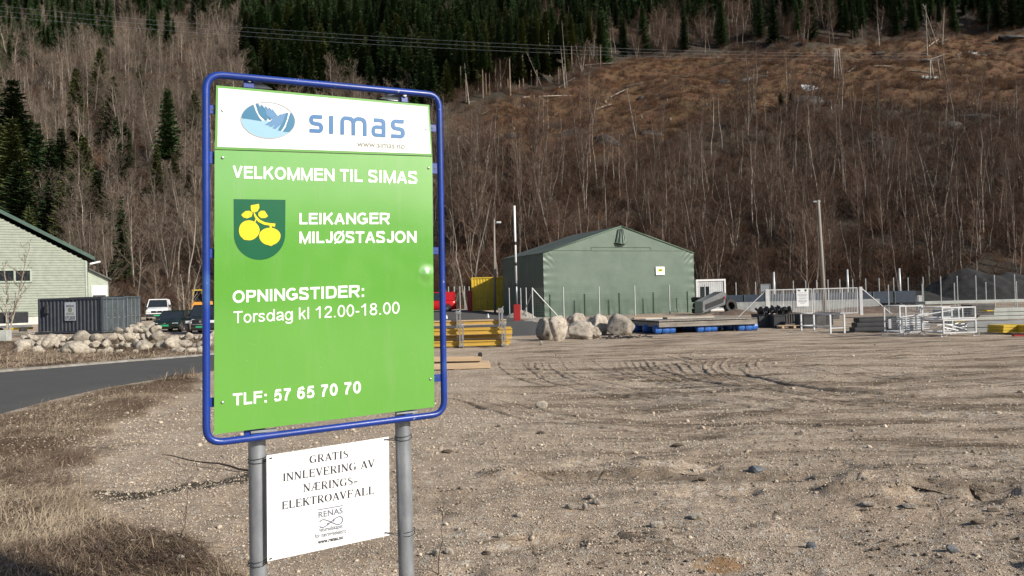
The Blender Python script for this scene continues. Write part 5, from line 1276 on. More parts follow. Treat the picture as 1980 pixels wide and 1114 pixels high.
# ------------------------------------------------------------------ vehicles
def vehicle(name, label, cat, loc, rz, L, Wd, H, belt, hood, hoodL, screenL, rearL, paint_, van=False, bar=False, plate='plate'):
    """x = width, front faces -y; origin under the middle of the front bumper"""
    B = empty(name, loc, rz, label, cat); hw = Wd / 2; gr = .24
    prof = [(0, gr + .08, .45), (.03, gr, hood - .22), (.10, gr - .02, hood - .08), (.30, gr - .03, hood - .02), (hoodL, gr - .03, belt - .02), (hoodL + screenL * .5, gr - .03, belt), (L * .6, gr - .03, belt), (L - .5, gr - .03, belt), (L - .08, gr, belt - .04), (L, gr + .1, belt - .3)]
    n = 12; rings = []
    for (y, zb, zt) in prof:
        k = .86 if y == 0 or y == L else (.95 if y < .05 or y > L - .1 else 1.0); ww = hw * k; r_ = []
        for (fx, fz) in ((-.80, 0), (-.98, .12), (-1, .45), (-.99, .78), (-.93, .95), (-.72, 1.0), (.72, 1.0), (.93, .95), (.99, .78), (1, .45), (.98, .12), (.80, 0)): r_.append((ww * fx, y, zb + (zt - zb) * fz))
        rings.append(r_)
    mb = MB(); vs = [q for r_ in rings for q in r_]; fs = [(i * n + k, (i + 1) * n + k, (i + 1) * n + (k + 1) % n, i * n + (k + 1) % n) for i in range(len(rings) - 1) for k in range(n)]
    fs += [tuple(range(n)), tuple((len(rings) - 1) * n + k for k in range(n))[::-1]]; mb.add(vs, fs); body = mb.build('body', paint_, B, True)
    # greenhouse
    g0_, g1, g2, g3 = hoodL - .02, hoodL + screenL, L - rearL - .12, L - .12
    def ring(y, z, w): return [(-w, y, z), (w, y, z)]
    b0, b1 = hw * .94, hw * .80
    vs = [(-b0, g0_, belt - .02), (b0, g0_, belt - .02), (-b1, g1, H - .05), (b1, g1, H - .05), (-b1, g2, H - .05), (b1, g2, H - .05), (-b0, g3, belt - .02), (b0, g3, belt - .02)]
    mb = MB(); mb.add(vs, [(0, 1, 3, 2), (0, 2, 4, 6), (1, 7, 5, 3), (6, 4, 5, 7)]); mb.build('window', M['window_glass'], B)
    mb = MB(); mb.box((0, (g1 + g2) / 2, H - .035), (b1 * 2 + .03, g2 - g1 + .08, .09), bev=.03)
    pil = [((-b0, g0_, belt - .02), (-b1, g1, H - .04)), ((b0, g0_, belt - .02), (b1, g1, H - .04)), ((-b0, g3, belt), (-b1, g2, H - .04)), ((b0, g3, belt), (b1, g2, H - .04))]
    ym = (g1 + g2) / 2
    for s in (-1, 1): pil.append(((s * (b0 + .005), ym, belt - .02), (s * (b1 + .005), ym, H - .04)))
    for a, b in pil: mb.tube([a, b], .04, 6)
    if van:
        for s in (-1, 1): mb.add([(s * (b0 + .012), ym, belt - .02), (s * (b1 + .012), ym, H - .04), (s * (b1 + .012), g2, H - .04), (s * (b0 + .012), g3, belt - .02)], [(0, 1, 2, 3)])
    mb.build('roof', paint_, B)
    for s in (-1, 1):
        mb = MB(); mb.box((s * hw * .74, .03, hood - .30), (hw * .42, .1, .17), rz=s * .25, bev=.04); mb.build('headlight', M['lamp'], B)
        mb = MB(); mb.box((s * (hw + .09), g0_ + .25, belt + .06), (.20, .1, .17 if not van else .26), bev=.04); mb.build('mirror', M['plastic'], B)
        for y in (.82, L - .85):
            mb = MB(); R_ = .33 if H < 1.6 else .37; mb.lathe([(R_ * .6, -.11), (R_ * .94, -.11), (R_, -.07), (R_, .07), (R_ * .94, .11), (R_ * .6, .11)], 20, (s * (hw - .11), y, R_), 'X'); w = mb.build('wheel', M['rubber'], B, True)
            mb = MB(); mb.lathe([(R_ * .2, s * .115), (R_ * .6, s * .09), (R_ * .62, s * .05)], 12, (s * (hw - .11), y, R_), 'X'); mb.build('rim', M['rim'], w)
            mb = MB(); mb.tube([(s * (hw + .004), y + (R_ + .07) * math.cos(a), R_ + (R_ + .07) * math.sin(a)) for a in np.linspace(.1, 3.04, 9)], .035, 5); mb.build('wheel_arch', M['plastic'], B)
    mb = MB(); mb.box((0, -.005, .46), (Wd * .96, .12, .28), bev=.05); mb.build('bumper', M['plastic'] if van or bar else paint_, B)
    mb = MB(); [mb.box((0, -.005, hood - .36 + .045 * k), (hw * .95, .05, .02)) for k in range(4)]; mb.box((0, .012, hood - .29), (hw * .98, .05, .2)); mb.build('grille', M['plastic'], B)
    mb = MB(); mb.lathe([(.075, -.02), (.07, .01)], 14, (0, -.03, hood - .28), 'Y'); mb.build('badge', M['zinc'], B)
    mb = MB(); mb.box((0, -.075, .46), (.52, .015, .12)); mb.build('number_plate', M[plate], B)
    if bar:
        mb = MB(); mb.tube([(-.55, -.16, .32), (-.55, -.2, .8), (-.42, -.2, .92), (.42, -.2, .92), (.55, -.2, .8), (.55, -.16, .32)], .035, 8); mb.tube([(-.55, -.18, .6), (.55, -.18, .6)], .025, 8); mb.build('bull_bar', M['zinc'], B, True)
    return B
v = xz(303, 600, 72); vehicle('parked_van', 'white delivery van facing the camera beside the dark containers', 'van', (v[0], 72, g0(v[0], 72)), math.radians(20), 4.9, 1.92, 1.98, 1.25, 1.08, .95, .75, .15, M['car_white'], True)
vehicle('parked_car', 'low dark green estate car with a green number plate, left of the larger one', 'car', (-23.4, 52.2, g0(-23.4, 52.2)), math.radians(6), 4.3, 1.74, 1.46, .92, .84, 1.15, .7, .5, M['car_green'])
vehicle('parked_car', 'large black off road car with a chrome bull bar, half hidden by the frame', 'car', (-19.0, 47.2, g0(-19.0, 47.2)), math.radians(10), 4.6, 1.86, 1.78, 1.12, 1.05, 1.25, .6, .3, M['car_black'], False, True)
x_, z_ = xz(882, 580, 78); vehicle('parked_van', 'small red van partly hidden behind the right tube of the frame', 'van', (x_ - 4.4, 78, g0(x_ - 2, 78)), math.radians(-90), 4.4, 1.8, 2.0, 1.2, 1.05, 1.0, .6, .05, M['car_red'], True)
# orange excavator glimpsed behind the frame
ex, ez = xz(390, 590, 84); E_ = empty('excavator', (ex, 84, g0(ex, 84)), .4, 'orange excavator partly hidden behind the blue frame and the parked cars', 'excavator')
for s in (-1, 1):
    mb = MB(); mb.box((s * .9, 0, .4), (.5, 3.2, .8), bev=.3); mb.build('track', M['rubber'], E_)
mb = MB(); mb.box((0, .5, 1.3), (2.2, 2.4, .9), bev=.1); mb.build('body', mat('orange_paint', (.6, .26, .03), None, 3, .5), E_)
mb = MB()
for a in (-1, 1):
    for b in (-1, 1): mb.tube([(-.4 + a * .5, -.2 + b * .6, 1.7), (-.4 + a * .45, -.2 + b * .55, 2.9)], .06, 6)
mb.box((-.4, -.2, 2.95), (1.1, 1.3, .12), bev=.03); c_ = mb.build('cab_frame', M['yellow'], E_); mb = MB(); mb.box((-.4, -.2, 2.3), (.9, 1.1, 1.1)); mb.build('cab_glass', M['window_glass'], c_)
mb = MB(); mb.tube([(.4, -.6, 1.6), (.4, -2.2, 3.6), (.4, -3.6, 3.0)], [.22, .2, .15], 6); mb.tube([(.4, -3.6, 3.0), (.4, -3.9, 1.0)], .14, 6); mb.build('boom', M['yellow'], E_)
mb = MB(); mb.box((.4, -3.8, .7), (.9, .6, .6), bev=.1); mb.build('bucket', M['plastic'], E_)
# things at the left edge by the building
tx, ty = -30.2 - 3.6, 52.5
T_ = empty('flatbed_trailer', (tx - .2, ty, g0(tx, ty)), -.1, 'small dark trailer with an upright frame beside the black container', 'trailer')
mb = MB(); mb.box((0, 0, .65), (1.5, 2.2, .12)); mb.build('bed', M['galv'], T_)
mb = MB(); mb.box((0, 0, 1.25), (1.5, 1.6, .75), bev=.05); mb.build('crate', M['dark_bin'], T_)
for s in (-1, 1):
    mb = MB(); mb.lathe([(.15, -.09), (.3, -.08), (.3, .08), (.15, .09)], 16, (s * .85, .1, .3), 'X'); mb.build('wheel', M['rubber'], T_, True)
    mb = MB(); mb.tube([(s * .72, -1.05, 0), (s * .72, -1.05, 1.7)], .035, 6); mb.build('upright', M['galv'], T_)
for k, (px, py, c, w, d, h, nm, cat_) in enumerate([(8, 660, 'concrete_lt', .55, .5, .6, 'pale grey concrete block at the far left edge before the bank', 'block'), (28, 652, 'old_wood', 2.0, .9, .22, 'flat weathered board stack left of the rubble bank', 'stack'), (38, 646, 'yellow', 1.6, .6, .16, 'yellow board lying on the board stack at the left edge', 'board'), (296, 632, 'dark_bin', .55, .5, .5, 'small dark tub on the yard in front of the white van', 'tub'), (279, 633, 'barrel', .22, .22, .3, 'little blue can beside the container doors', 'can')]):
    q = Q(px, py); mb = MB()
    if cat_ == 'stack':
        for j in range(3): mb.box((.05 * j, 0, .08 + j * .11), (w, d, .09), .03 * j, bev=.01)
    elif cat_ in ('tub', 'can'): mb.lathe([(w * .4, 0), (w * .5, h), (w * .46, h), (w * .38, .04)], 16)
    else: mb.box((0, 0, h / 2 + (.33 if cat_ == 'board' else 0)), (w, d, h), .1, bev=.02)
    o = mb.build({'stack': 'board_stack', 'block': 'concrete_block', 'board': 'yellow_board', 'tub': 'tub', 'can': 'can'}[cat_], M[c]); o.location = q; tag(o, nm, cat_)

# ------------------------------------------------------------------ green tent hall
def tent():
    A = np.array([*xz(1053, 612, 68.5)[:1], 68.5]); Bp = np.array([*xz(1344, 603, 75)[:1], 75.0]); u = (Bp - A); Wd = float(np.linalg.norm(u)); u = u / Wd; ang_ = math.atan2(u[1], u[0])
    R_ = empty('tent_hall', (float(A[0]), float(A[1]), 0), ang_, 'green fabric gable tent hall with a tied up flap under the ridge', 'hall')
    zg = -.1; He = xz(1048, 494, 68.4)[1]; He2 = xz(1338, 486, 74.8)[1]; He = (He + He2) / 2; Hp = xz(1193, 438, 71.7)[1]; dep = 9.2
    def fold(x, z):
        w = .035 * np.exp(-(z / .9)) * np.sin(x * 7 + 2 * np.sin(x * 1.7 + z)) + .02 * np.exp(-(x / .5)) * np.sin(z * 9) + .02 * np.exp(-((Wd - x) / .5)) * np.sin(z * 8 + 1)
        w = w + .05 * (fbm(x / 1.6, z / 1.2, 4, 91)) * (np.exp(-z / 1.4) + .18) + .05 * np.exp(-((x - .4) ** 2 + (z - He + .4) ** 2) / .5) * np.sin(12 * (x + z) + 3 * fbm(x, z, 2, 4)) * .5 + .025 * np.exp(-((Wd - x - .5) ** 2 + (z - He + .2) ** 2) / .5) * np.sin(11 * (x - z))
        return w
    nx, nz = 150, 60; xs_ = np.linspace(0, Wd, nx); top = He + (Hp - He) * (1 - np.abs(xs_ - Wd / 2) / (Wd / 2)); tz = np.linspace(0, 1, nz)[:, None]
    Zz = zg + (top[None, :] - zg) * tz; Xx = np.broadcast_to(xs_, Zz.shape); Yy = -fold(Xx, Zz - zg) * (1 - (tz > .99))
    mobj('front_wall', npmesh('front_wall', np.stack([Xx, Yy, Zz], -1).reshape(-1, 3), grid_faces(nz, nx), M['tent'], True), R_)
    ny = 60; ys_ = np.linspace(0, dep, ny); Zs = zg + (He - zg) * tz + 0 * ys_[None, :]; Ys = np.broadcast_to(ys_, Zs.shape)
    for nm, x0, sgn in (('left_wall', 0, 1), ('right_wall', Wd, -1)):
        Xs = x0 + sgn * .03 * fbm(Ys / 1.1, Zs / 2, 3, 93)
        mobj('side_wall', npmesh('side_wall', np.stack([Xs, Ys + .0, Zs], -1).reshape(-1, 3), grid_faces(nz, ny), M['tent'], True), R_)
    mb = MB(); mb.add([(0, dep, zg), (Wd, dep, zg), (Wd, dep, He), (Wd / 2, dep, Hp), (0, dep, He)], [(0, 1, 2, 3, 4)]); mb.build('back_wall', M['tent'], R_)
    for s in (-1, 1):
        n1, n2 = 24, 40; a = np.linspace(0, 1, n1)[:, None]; b = np.linspace(-.1, dep + .1, n2)[None, :]
        x = Wd / 2 + s * (Wd / 2 + .08) * a + b * 0; z = Hp + .04 - (Hp - He + .02) * a + b * 0 - .06 * np.abs(np.sin(b * math.pi / (dep / 3))) * np.sin(a * math.pi); yv = b + a * 0
        F_ = grid_faces(n1, n2); mobj('roof', npmesh('roof', np.stack([x, yv, z], -1).reshape(-1, 3), F_ if s < 0 else F_[:, ::-1], M['tent_roof'], True), R_)
        mb = MB(); mb.tube([(Wd / 2, -.06, Hp + .03), (Wd / 2 + s * (Wd / 2 + .03), -.06, He + .03)], .05, 8); mb.build('roof_hem', M['seam'], R_, True)
    mb = MB(); mb.box((Wd / 2, -.045, He + .28), (Wd * .995 - 1.2, .012, .05)); mb.build('seam', M['seam'], R_)
    sx0, sx1 = Wd * (1138 - 1050) / 290, Wd * (1252 - 1050) / 290; zs = xz(1195, 481, 71.5)[1]
    mb = MB()
    for dz in (-.16, .16): mb.box(((sx0 + sx1) / 2, -.05, zs + dz), (sx1 - sx0, .02, .035))
    for xx in (sx0, sx1): mb.box((xx, -.05, zs), (.035, .02, .3))
    mb.build('sleeve_seam', M['seam'], R_)
    # tied flap below the ridge
    nf = 26; hh = np.linspace(0, 1, 14)[:, None]; a = np.linspace(-1, 1, nf)[None, :]; fx = Wd / 2 - .05 + a * (.30 + .32 * hh); fz = Hp - .22 - 1.25 * hh - .1 * (1 - a * a) * hh; fy = -.10 - (.28 * hh + .1) * (1 - a * a) - .07 * np.sin(a * 13 + hh * 2) * (1 - a * a) ** .5
    mobj('flap', npmesh('flap', np.stack([fx, fy, fz], -1).reshape(-1, 3), grid_faces(14, nf)[:, ::-1], M['tent'], True), R_)
    mb = MB(); mb.tube([(Wd / 2 - .7, -.12, Hp - 1.5), (Wd / 2 - .35, -.45, Hp - 1.62), (Wd / 2 + .3, -.45, Hp - 1.6), (Wd / 2 + .62, -.12, Hp - 1.42)], .05, 6); mb.build('flap_rod', M['seam'], R_)
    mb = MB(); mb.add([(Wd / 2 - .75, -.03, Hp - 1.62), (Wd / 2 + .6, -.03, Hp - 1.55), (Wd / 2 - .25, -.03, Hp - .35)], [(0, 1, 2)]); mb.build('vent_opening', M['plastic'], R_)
    # notice on the front
    sxx = Wd * (1270 - 1050) / 291; d0 = 68.5 + (75 - 68.5) * sxx / Wd; zz = xz(1270, 524, d0)[1]
    N_ = empty('notice', (float(A[0] + u[0] * sxx + .0 * 0), float(A[1] + u[1] * sxx), zz), ang_, 'small white notice with a yellow emblem on the front of the green hall', 'notice')
    mb = MB(); mb.box((0, -.09, 0), (.98, .03, .78)); mb.build('board', M['white_plain'], N_)
    mb = MB(); mb.box((0, -.112, .06), (.5, .008, .26)); mb.build('emblem', M['yellow_print'], N_)
    mb = MB(); mb.add([(-.16, -.118, .0), (.16, -.118, .0), (.2, -.118, .13), (-.12, -.118, .13)], [(0, 1, 2, 3)]); mb.build('emblem_mark', M['shield'], N_)
    mb = MB(); mb.box((0, -.108, -.28), (.7, .004, .03)); mb.build('text_bar', M['grey_print'], N_)
    return A, u, Wd, ang_
TA, TU, TW, TANG = tent()

# ------------------------------------------------------------------ fences
def wire_mesh(mb, a, b, z0, z1, sp, r, ga=None):
    a = np.array(a, float); b = np.array(b, float); L = np.linalg.norm(b - a); n = int(L / sp); d = (b - a) / L; s = np.array([-d[1], d[0]])
    for i in range(n + 1):
        p = a + d * L * i / n; mb.add([(p[0] - d[0] * r, p[1] - d[1] * r, z0), (p[0] + d[0] * r, p[1] + d[1] * r, z0), (p[0] + s[0] * r, p[1] + s[1] * r, z0), (p[0] - d[0] * r, p[1] - d[1] * r, z1), (p[0] + d[0] * r, p[1] + d[1] * r, z1), (p[0] + s[0] * r, p[1] + s[1] * r, z1)], [(0, 1, 4, 3), (1, 2, 5, 4), (2, 0, 3, 5)])
    m = int((z1 - z0) / (sp * 1.4))
    for i in range(m + 1):
        z = z0 + (z1 - z0) * i / m; mb.add([(a[0], a[1], z - r), (a[0], a[1], z + r), (a[0] + s[0] * r, a[1] + s[1] * r, z), (b[0], b[1], z - r), (b[0], b[1], z + r), (b[0] + s[0] * r, b[1] + s[1] * r, z)], [(0, 1, 4, 3), (1, 2, 5, 4), (2, 0, 3, 5)])
def fence(name, label, posts, r, hp, wire, sp=.12, braces=(), group=None, wr=.0035, hw=None, pm='fence_steel', sq=False):
    """posts: list of (x, y)"""
    x0, y0 = posts[0]; F_ = empty(name, (x0, y0, 0), 0, label, 'fence', group)
    for (x, y) in posts:
        z = g0(x, y); mb = MB(); mb.tube([(0, 0, z - .1), (0, 0, z + hp)], r, 8); o = mb.build('post', M[pm], F_); o.location = (x - x0, y - y0, 0)
    for (xa, ya, za, xb, yb, zb) in braces:
        mb = MB(); mb.tube([(xa - x0, ya - y0, za), (xb - x0, yb - y0, zb)], r * .8, 8); mb.build('brace', M[pm], F_)
    if wire:
        mb = MB()
        for (xa, ya), (xb, yb) in zip(posts[:-1], posts[1:]): z = min(g0(xa, ya), g0(xb, yb)); wire_mesh(mb, (xa - x0, ya - y0 + r), (xb - x0, yb - y0 + r), z + .05, z + (hw or hp) - .05, sp, wr)
        o = mb.build('wire_mesh', M[wire], F_); o['kind'] = 'stuff'
    return F_
def onl(px, off):                       # x,y on a line parallel to the hall front, off metres before it
    n = np.array([TU[1], -TU[0]]); A_ = TA + n * off; d = ray(px, 600)[:2]; M2 = np.array([[d[0], -TU[0]], [d[1], -TU[1]]]); t_, s_ = np.linalg.solve(M2, A_); return (float(d[0] * t_), float(d[1] * t_))
nf_ = [onl(p, 5.2) for p in (1030, 1090, 1159, 1228, 1295, 1364)]
b0_ = nf_[0]; b1_ = onl(1081, 5.4)
fence('wire_fence', 'tall wire fence with pale steel posts running before the green hall', nf_, .055, 2.55, 'mesh_wire', .13, [(b0_[0], b0_[1], g0(*b0_) + 2.5, b1_[0], b1_[1], .05), (b0_[0], b0_[1], g0(*b0_) + 2.2, b0_[0] - .75, b0_[1] + 3.2, .3)], wr=.004)
gf_ = [onl(p, .9) for p in (1064, 1131, 1198, 1264, 1330)]
fence('green_mesh_fence', 'low green mesh fence standing right against the front of the hall', gf_, .07, 2.0, 'mesh_wire', .10, pm='green_post', wr=.005)
lf_ = [(float(at(p, 600, 66)[0]), 66 + i * 1.8) for i, p in enumerate((1018, 1008, 985))]
fence('wire_fence', 'short wire fence in the shade left of the green hall', lf_, .045, 2.6, 'mesh_wire_dark', .15)
gx = [(float(at(p, 600, 53 - .5 * i)[0]), 53 - .5 * i) for i, p in enumerate((1718.5, 1784, 1846, 1907, 1966, 2030))]
fence('wire_fence', 'steel post fence running right from the white gate behind the grey cages', gx, .035, 2.0, 'mesh_wire_dark', .10)
fx_ = [(float(at(p, 600, 74 - .35 * i)[0]), 74 - .35 * i) for i, p in enumerate((1424, 1462, 1500, 1535, 1559, 1580, 1602, 1625, 1650, 1675, 1701, 1729, 1757, 1786, 1820, 1852, 1888, 1924, 1963, 2005))]
fence('wire_fence', 'long far fence of many thin posts below the wood on the right', fx_, .045, 2.75, 'mesh_wire_dark', .2, wr=.004)
rf_ = [(float(at(p, 600, 92)[0]), 92 + .0 * i) for i, p in enumerate((868, 879, 890, 899, 908))]
fence('wire_fence', 'short row of pale fence posts behind the red van', rf_, .05, 2.8, 'mesh_wire_dark', .2)

# ------------------------------------------------------------------ white double gate
def gate():
    Yg = 53.0; xl, _ = xz(1483.5, 600, Yg); xr, _ = xz(1665, 600, Yg - .6); 
    g = g0(xl, Yg); G_ = empty('double_gate', (xl, Yg, g), math.atan2(-.6, xr - xl), 'white steel double gate with thin vertical bars and slanting braces', 'gate')
    Wd = math.hypot(xr - xl, .6); H = 1.86; pw = .17
    for x in (0, Wd):
        mb = MB(); mb.box((x, 0, H / 2), (pw + .03, pw, H + .06), bev=.01); mb.build('gate_post', M['white_steel'], G_)
        s = -1 if x == 0 else 1; mb = MB(); mb.tube([(x + s * .1, 0, H - .1), (x + s * 1.95, 0, .03)], .03, 8); mb.build('brace', M['white_steel'], G_)
    lw = (Wd - pw - .34) / 2
    for k in range(2):
        x0 = pw / 2 + .07 + k * (lw + .13); mb = MB()
        for x in (x0, x0 + lw): mb.box((x, 0, H / 2 + .05), (.06, .06, H - .12))
        for z in (.14, H - .03): mb.box((x0 + lw / 2, 0, z), (lw, .055, .06))
        lf = mb.build('gate_leaf', M['white_steel'], G_)
        for x in ((x0 + lw * .33,) if k == 0 else (x0 + lw * .34, x0 + lw * .66)):
            m2 = MB(); m2.box((x, -.005, H / 2 + .05), (.05, .05, H - .15)); m2.build('stile', M['white_steel'], lf)
        nb = 27
        for i in range(1, nb):
            m2 = MB(); m2.box((0, 0, H / 2 + .055), (.02, .02, H - .2)); o = m2.build('bar', M['white_steel'], lf); o.location = (x0 + lw * i / nb, .003, 0)
    N_ = empty('notice', tuple(G_.location), G_.rotation_euler.z, 'tall white notice with small print and two emblems fixed to the gate', 'notice')
    cx_ = Wd * (1552.5 - 1483.5) / 181.5; zt, zb = xz(1552, 558, Yg)[1] - g, xz(1552, 592.5, Yg)[1] - g
    mb = MB(); mb.box((cx_, -.06, (zt + zb) / 2), (.78, .02, zt - zb)); mb.build('board', M['white_plain'], N_)
    mb = MB(); mb.box((cx_ - .22, -.073, zt - .13), (.18, .004, .11), bev=.001); mb.build('emblem', M['renas'], N_)
    mb = MB(); mb.add([(cx_ + .14, -.073, zt - .06), (cx_ + .28, -.073, zt - .06), (cx_ + .28, -.073, zt - .17), (cx_ + .21, -.073, zt - .23), (cx_ + .14, -.073, zt - .17)], [(4, 3, 2, 1, 0)]); mb.build('emblem', M['shield'], N_)
    for (z, w) in ((.30, .6), (.40, .66), (.46, .6), (.52, .5), (.64, .62), (.70, .4), (.80, .6), (.86, .58), (.92, .5), (1.0, .3)):
        mb = MB(); mb.box((cx_, -.072, zt - z), (w, .003, .02)); mb.build('text_bar', M['renas'], N_)
gate()

# ------------------------------------------------------------------ poles
def pole(name, px, ptop, pbase, Y, r, label, cat, lean=True, lamp=False, pmt='pole_wood', arm=True):
    x0, z0 = xz(px[1], pbase, Y); x1, z1 = xz(px[0], ptop, Y); z0 = g0(x0, Y) if z0 < 5 else z0
    P_ = empty(name, (x0, Y, z0), 0, label, cat); mb = MB(); mb.tube([(0, 0, -.2), ((x1 - x0) * .5, 0, (z1 - z0) * .5), (x1 - x0, 0, z1 - z0)], [r, r * .85, r * .65], 10); mb.build('shaft', M[pmt], P_, True)
    if lamp:
        mb = MB(); mb.tube([(x1 - x0, 0, z1 - z0 - .5), (x1 - x0 + .35, 0, z1 - z0 - .35)], .03, 6); mb.box((x1 - x0 + .45, -.05, z1 - z0 - .35), (.5, .25, .2), bev=.05); mb.build('lamp_head', M['lamp'], P_)
    elif arm:
        mb = MB(); mb.box((x1 - x0 - .1, 0, z1 - z0 - .1), (.5, .1, .1)); mb.build('cross_arm', M['galv'], P_)
    return P_
pole('lamp_pole', (955.5, 957), 424, 603, 79, .13, 'grey lamp pole standing in front of the yellow container', 'lamp pole', lamp=True)
pole('utility_pole', (1582, 1595), 387, 612, 55, .16, 'tall grey wooden utility pole behind the white gate', 'utility pole')
for (a, b, t_, bs, Y, lb) in ((1496, 1496, 526, 590, 85, 'left pale steel mast behind the white gate'), (1638, 1640, 521, 590, 85, 'right pale steel mast behind the white gate'), (1738.5, 1741, 519, 585, 80, 'thick pale mast standing right of the gate among the thin posts')):
    pole('mast', (a, b), t_, bs, Y, .16, lb, 'mast', pmt='fence_steel', arm=False)
# barrier with raised boom
bx, by = Q(1000, 621)[:2]; x1, z1 = xz(994.5, 398, by); R_ = empty('barrier', (bx, by, g0(bx, by)), 0, 'raised white road barrier boom standing on a red box', 'barrier')
mb = MB(); mb.box((0, 0, .62), (.52, .45, 1.24), bev=.03); mb.build('housing', M['red'], R_)
ztop = z1 - g0(bx, by); dx = x1 - bx; mb = MB(); mb.tube([(0, 0, 1.24), (dx * .3, 0, ztop * .35)], .075, 10); mb.build('boom', M['galv'], R_, True)
mb = MB(); mb.tube([(dx * .3, 0, ztop * .35), (dx, 0, ztop)], .08, 10); mb.build('boom', M['white_print'], R_, True)
for k in range(3): mb = MB(); zz = ztop * (.3 + .18 * k); mb.tube([(dx * zz / ztop * .9, 0, zz), (dx * (zz + .25) / ztop * .9, 0, zz + .25)], .084, 10); mb.build('reflector_band', M['plastic'], R_, True)
# yellow container in the shade of the hall
yx, yz = xz(913, 605, 81); container(yx, 81, math.radians(2), 4.3, 2.5, 3.5, M['yellow'], M['yellow'], 'yellow corrugated container, its lower part in the shade of the hall')
mb = MB(); mb.box((0, 0, 1.1), (.5, .7, 2.2), bev=.05); o = mb.build('red_bin', M['red']); x_, _ = xz(909, 600, 81); o.location = (x_, 80.8, g0(x_, 80.8)); tag(o, 'narrow red bin at the left end of the yellow container', 'bin')
# snow and gravel heap left of the hall
def heap(name, px0, px1, ptop, pb, Y, mt, label, cat, seed, prof=None, depth=None, n=46, kind=None):
    x0, x1 = xz(px0, pb, Y)[0], xz(px1, pb, Y)[0]; zt = xz((px0 + px1) / 2, ptop, Y)[1]; w = x1 - x0; dp = depth or w * .7; cx_ = (x0 + x1) / 2; zb = g0(cx_, Y)
    a = np.linspace(0, 1, n); Xg, Yg = np.meshgrid(a, a); r_ = np.hypot((Xg - .5) * 2, (Yg - .5) * 2); pk = np.clip(1 - r_, 0, 1) ** .8
    if prof: pk = np.interp(Xg, prof[0], prof[1]) * np.clip(1 - np.abs(Yg - .5) * 2, 0, 1) ** .7
    Zg = pk * (zt - zb) * (1 + .25 * fbm(Xg * 5 + seed, Yg * 5, 4, seed)) + .25 * fbm(Xg * 14, Yg * 14, 3, seed + 1) * np.clip(pk * 3, 0, 1) * min(1, (zt - zb) * .35) - .08
    me = npmesh(name, np.stack([(Xg - .5) * w, (Yg - .5) * dp, Zg], -1).reshape(-1, 3), grid_faces(n, n), mt, True); o = mobj(name, me); o.location = (cx_, Y + dp * .35, zb)
    return tag(o, label, cat) if not kind else tag(o, label, None, None, kind)
heap('yard_heap', 972, 1040, 597, 612, 66, M['grit'], 'snow heap with its shade painted grey left of the green hall', 'heap', 61)  # grit grey stands for the shade lying on the snow
heap('yard_heap', 1000, 1085, 612, 628, 56, M['grit'], 'low pale gravel strip at the left fence post', 'heap', 62)
heap('earth_mound', 1560, 1800, 588, 612, 56, M['soil'], 'long brown earth mound behind the white gate', 'mound', 63, ([0, .25, .5, .75, 1], [.1, .5, .9, 1, .1]), 5)
heap('earth_mound', 1385, 1490, 596, 612, 60, M['soil'], 'low brown earth bank between the white cabin and the gate', 'mound', 64, None, 5)
heap('earth_mound', 1800, 2120, 516, 592, 88, M['soil_shade_dark'], 'big dark soil mound with shade painted in black at the right edge', 'mound', 65, ([0, .1, .22, .40, .55, .8, 1], [.12, .2, .62, 1, .9, .8, .3]), 16, 80)
heap('earth_mound', 1690, 1900, 560, 600, 80, M['soil_shade_dark'], 'flat dark soil heap in front of the far posts on the right', 'mound', 66, None, 8)
# far low wall with blue sheet
x0, x1 = xz(1405, 590, 68)[0], xz(1700, 590, 68)[0]; xx1 = xz(1785, 590, 68)[0]
Wl = empty('retaining_wall', (x0, 68, 0), 0, 'long low grey concrete wall behind the white gate', 'wall')
for i in range(7):
    mb = MB(); w = (x1 - x0) / 7; mb.box((w * (i + .5), 0, .42), (w - .03, .3, .95), bev=.02); mb.build('panel', M['concrete'], Wl)
Bl = empty('blue_silo_tank', (x0, 70, 0), 0, 'long low dark blue steel tank lying behind the grey wall', 'tank'); w = xx1 - x0
for i in range(9):
    mb = MB(); mb.box((w / 9 * (i + .5), 0, .98), (w / 9 - .04, 1.8, 1.1), bev=.06); mb.build('panel', M['tarp_blue'], Bl)
    if i: mb = MB(); mb.box((w / 9 * i, -.93, .98), (.1, .06, 1.12)); mb.build('rib', M['steel_dark2'], Bl)
xb, zb_ = xz(1778, 597, 60); mb = MB(); mb.box((0, 0, .55), (.42, .3, 1.12), bev=.02); mb.box((-.1, -.16, .55), (.04, .02, 1.0)); o = mb.build('electric_cabinet', M['fence_steel']); o.location = (xb, 60, .05); tag(o, 'narrow grey metal cabinet standing by the fence right of the gate', 'cabinet')
xb, zb_ = xz(1481, 590, 76); mb = MB(); 
for a, b in (((-.45, 0, 0), (-.45, 0, 2.5)), ((.45, 0, 0), (.45, 0, 2.5)), ((-.45, 0, 2.5), (.45, 0, 2.5)), ((-.45, 0, 1.8), (.45, 0, 1.8))): mb.tube([a, b], .04, 6)
mb.box((0, .02, 2.15), (.82, .02, .6)); o = mb.build('small_signboard', M['galv']); o.location = (xb, 76, g0(xb, 76)); tag(o, 'thin grey steel frame with a panel behind the left gate post', 'frame')

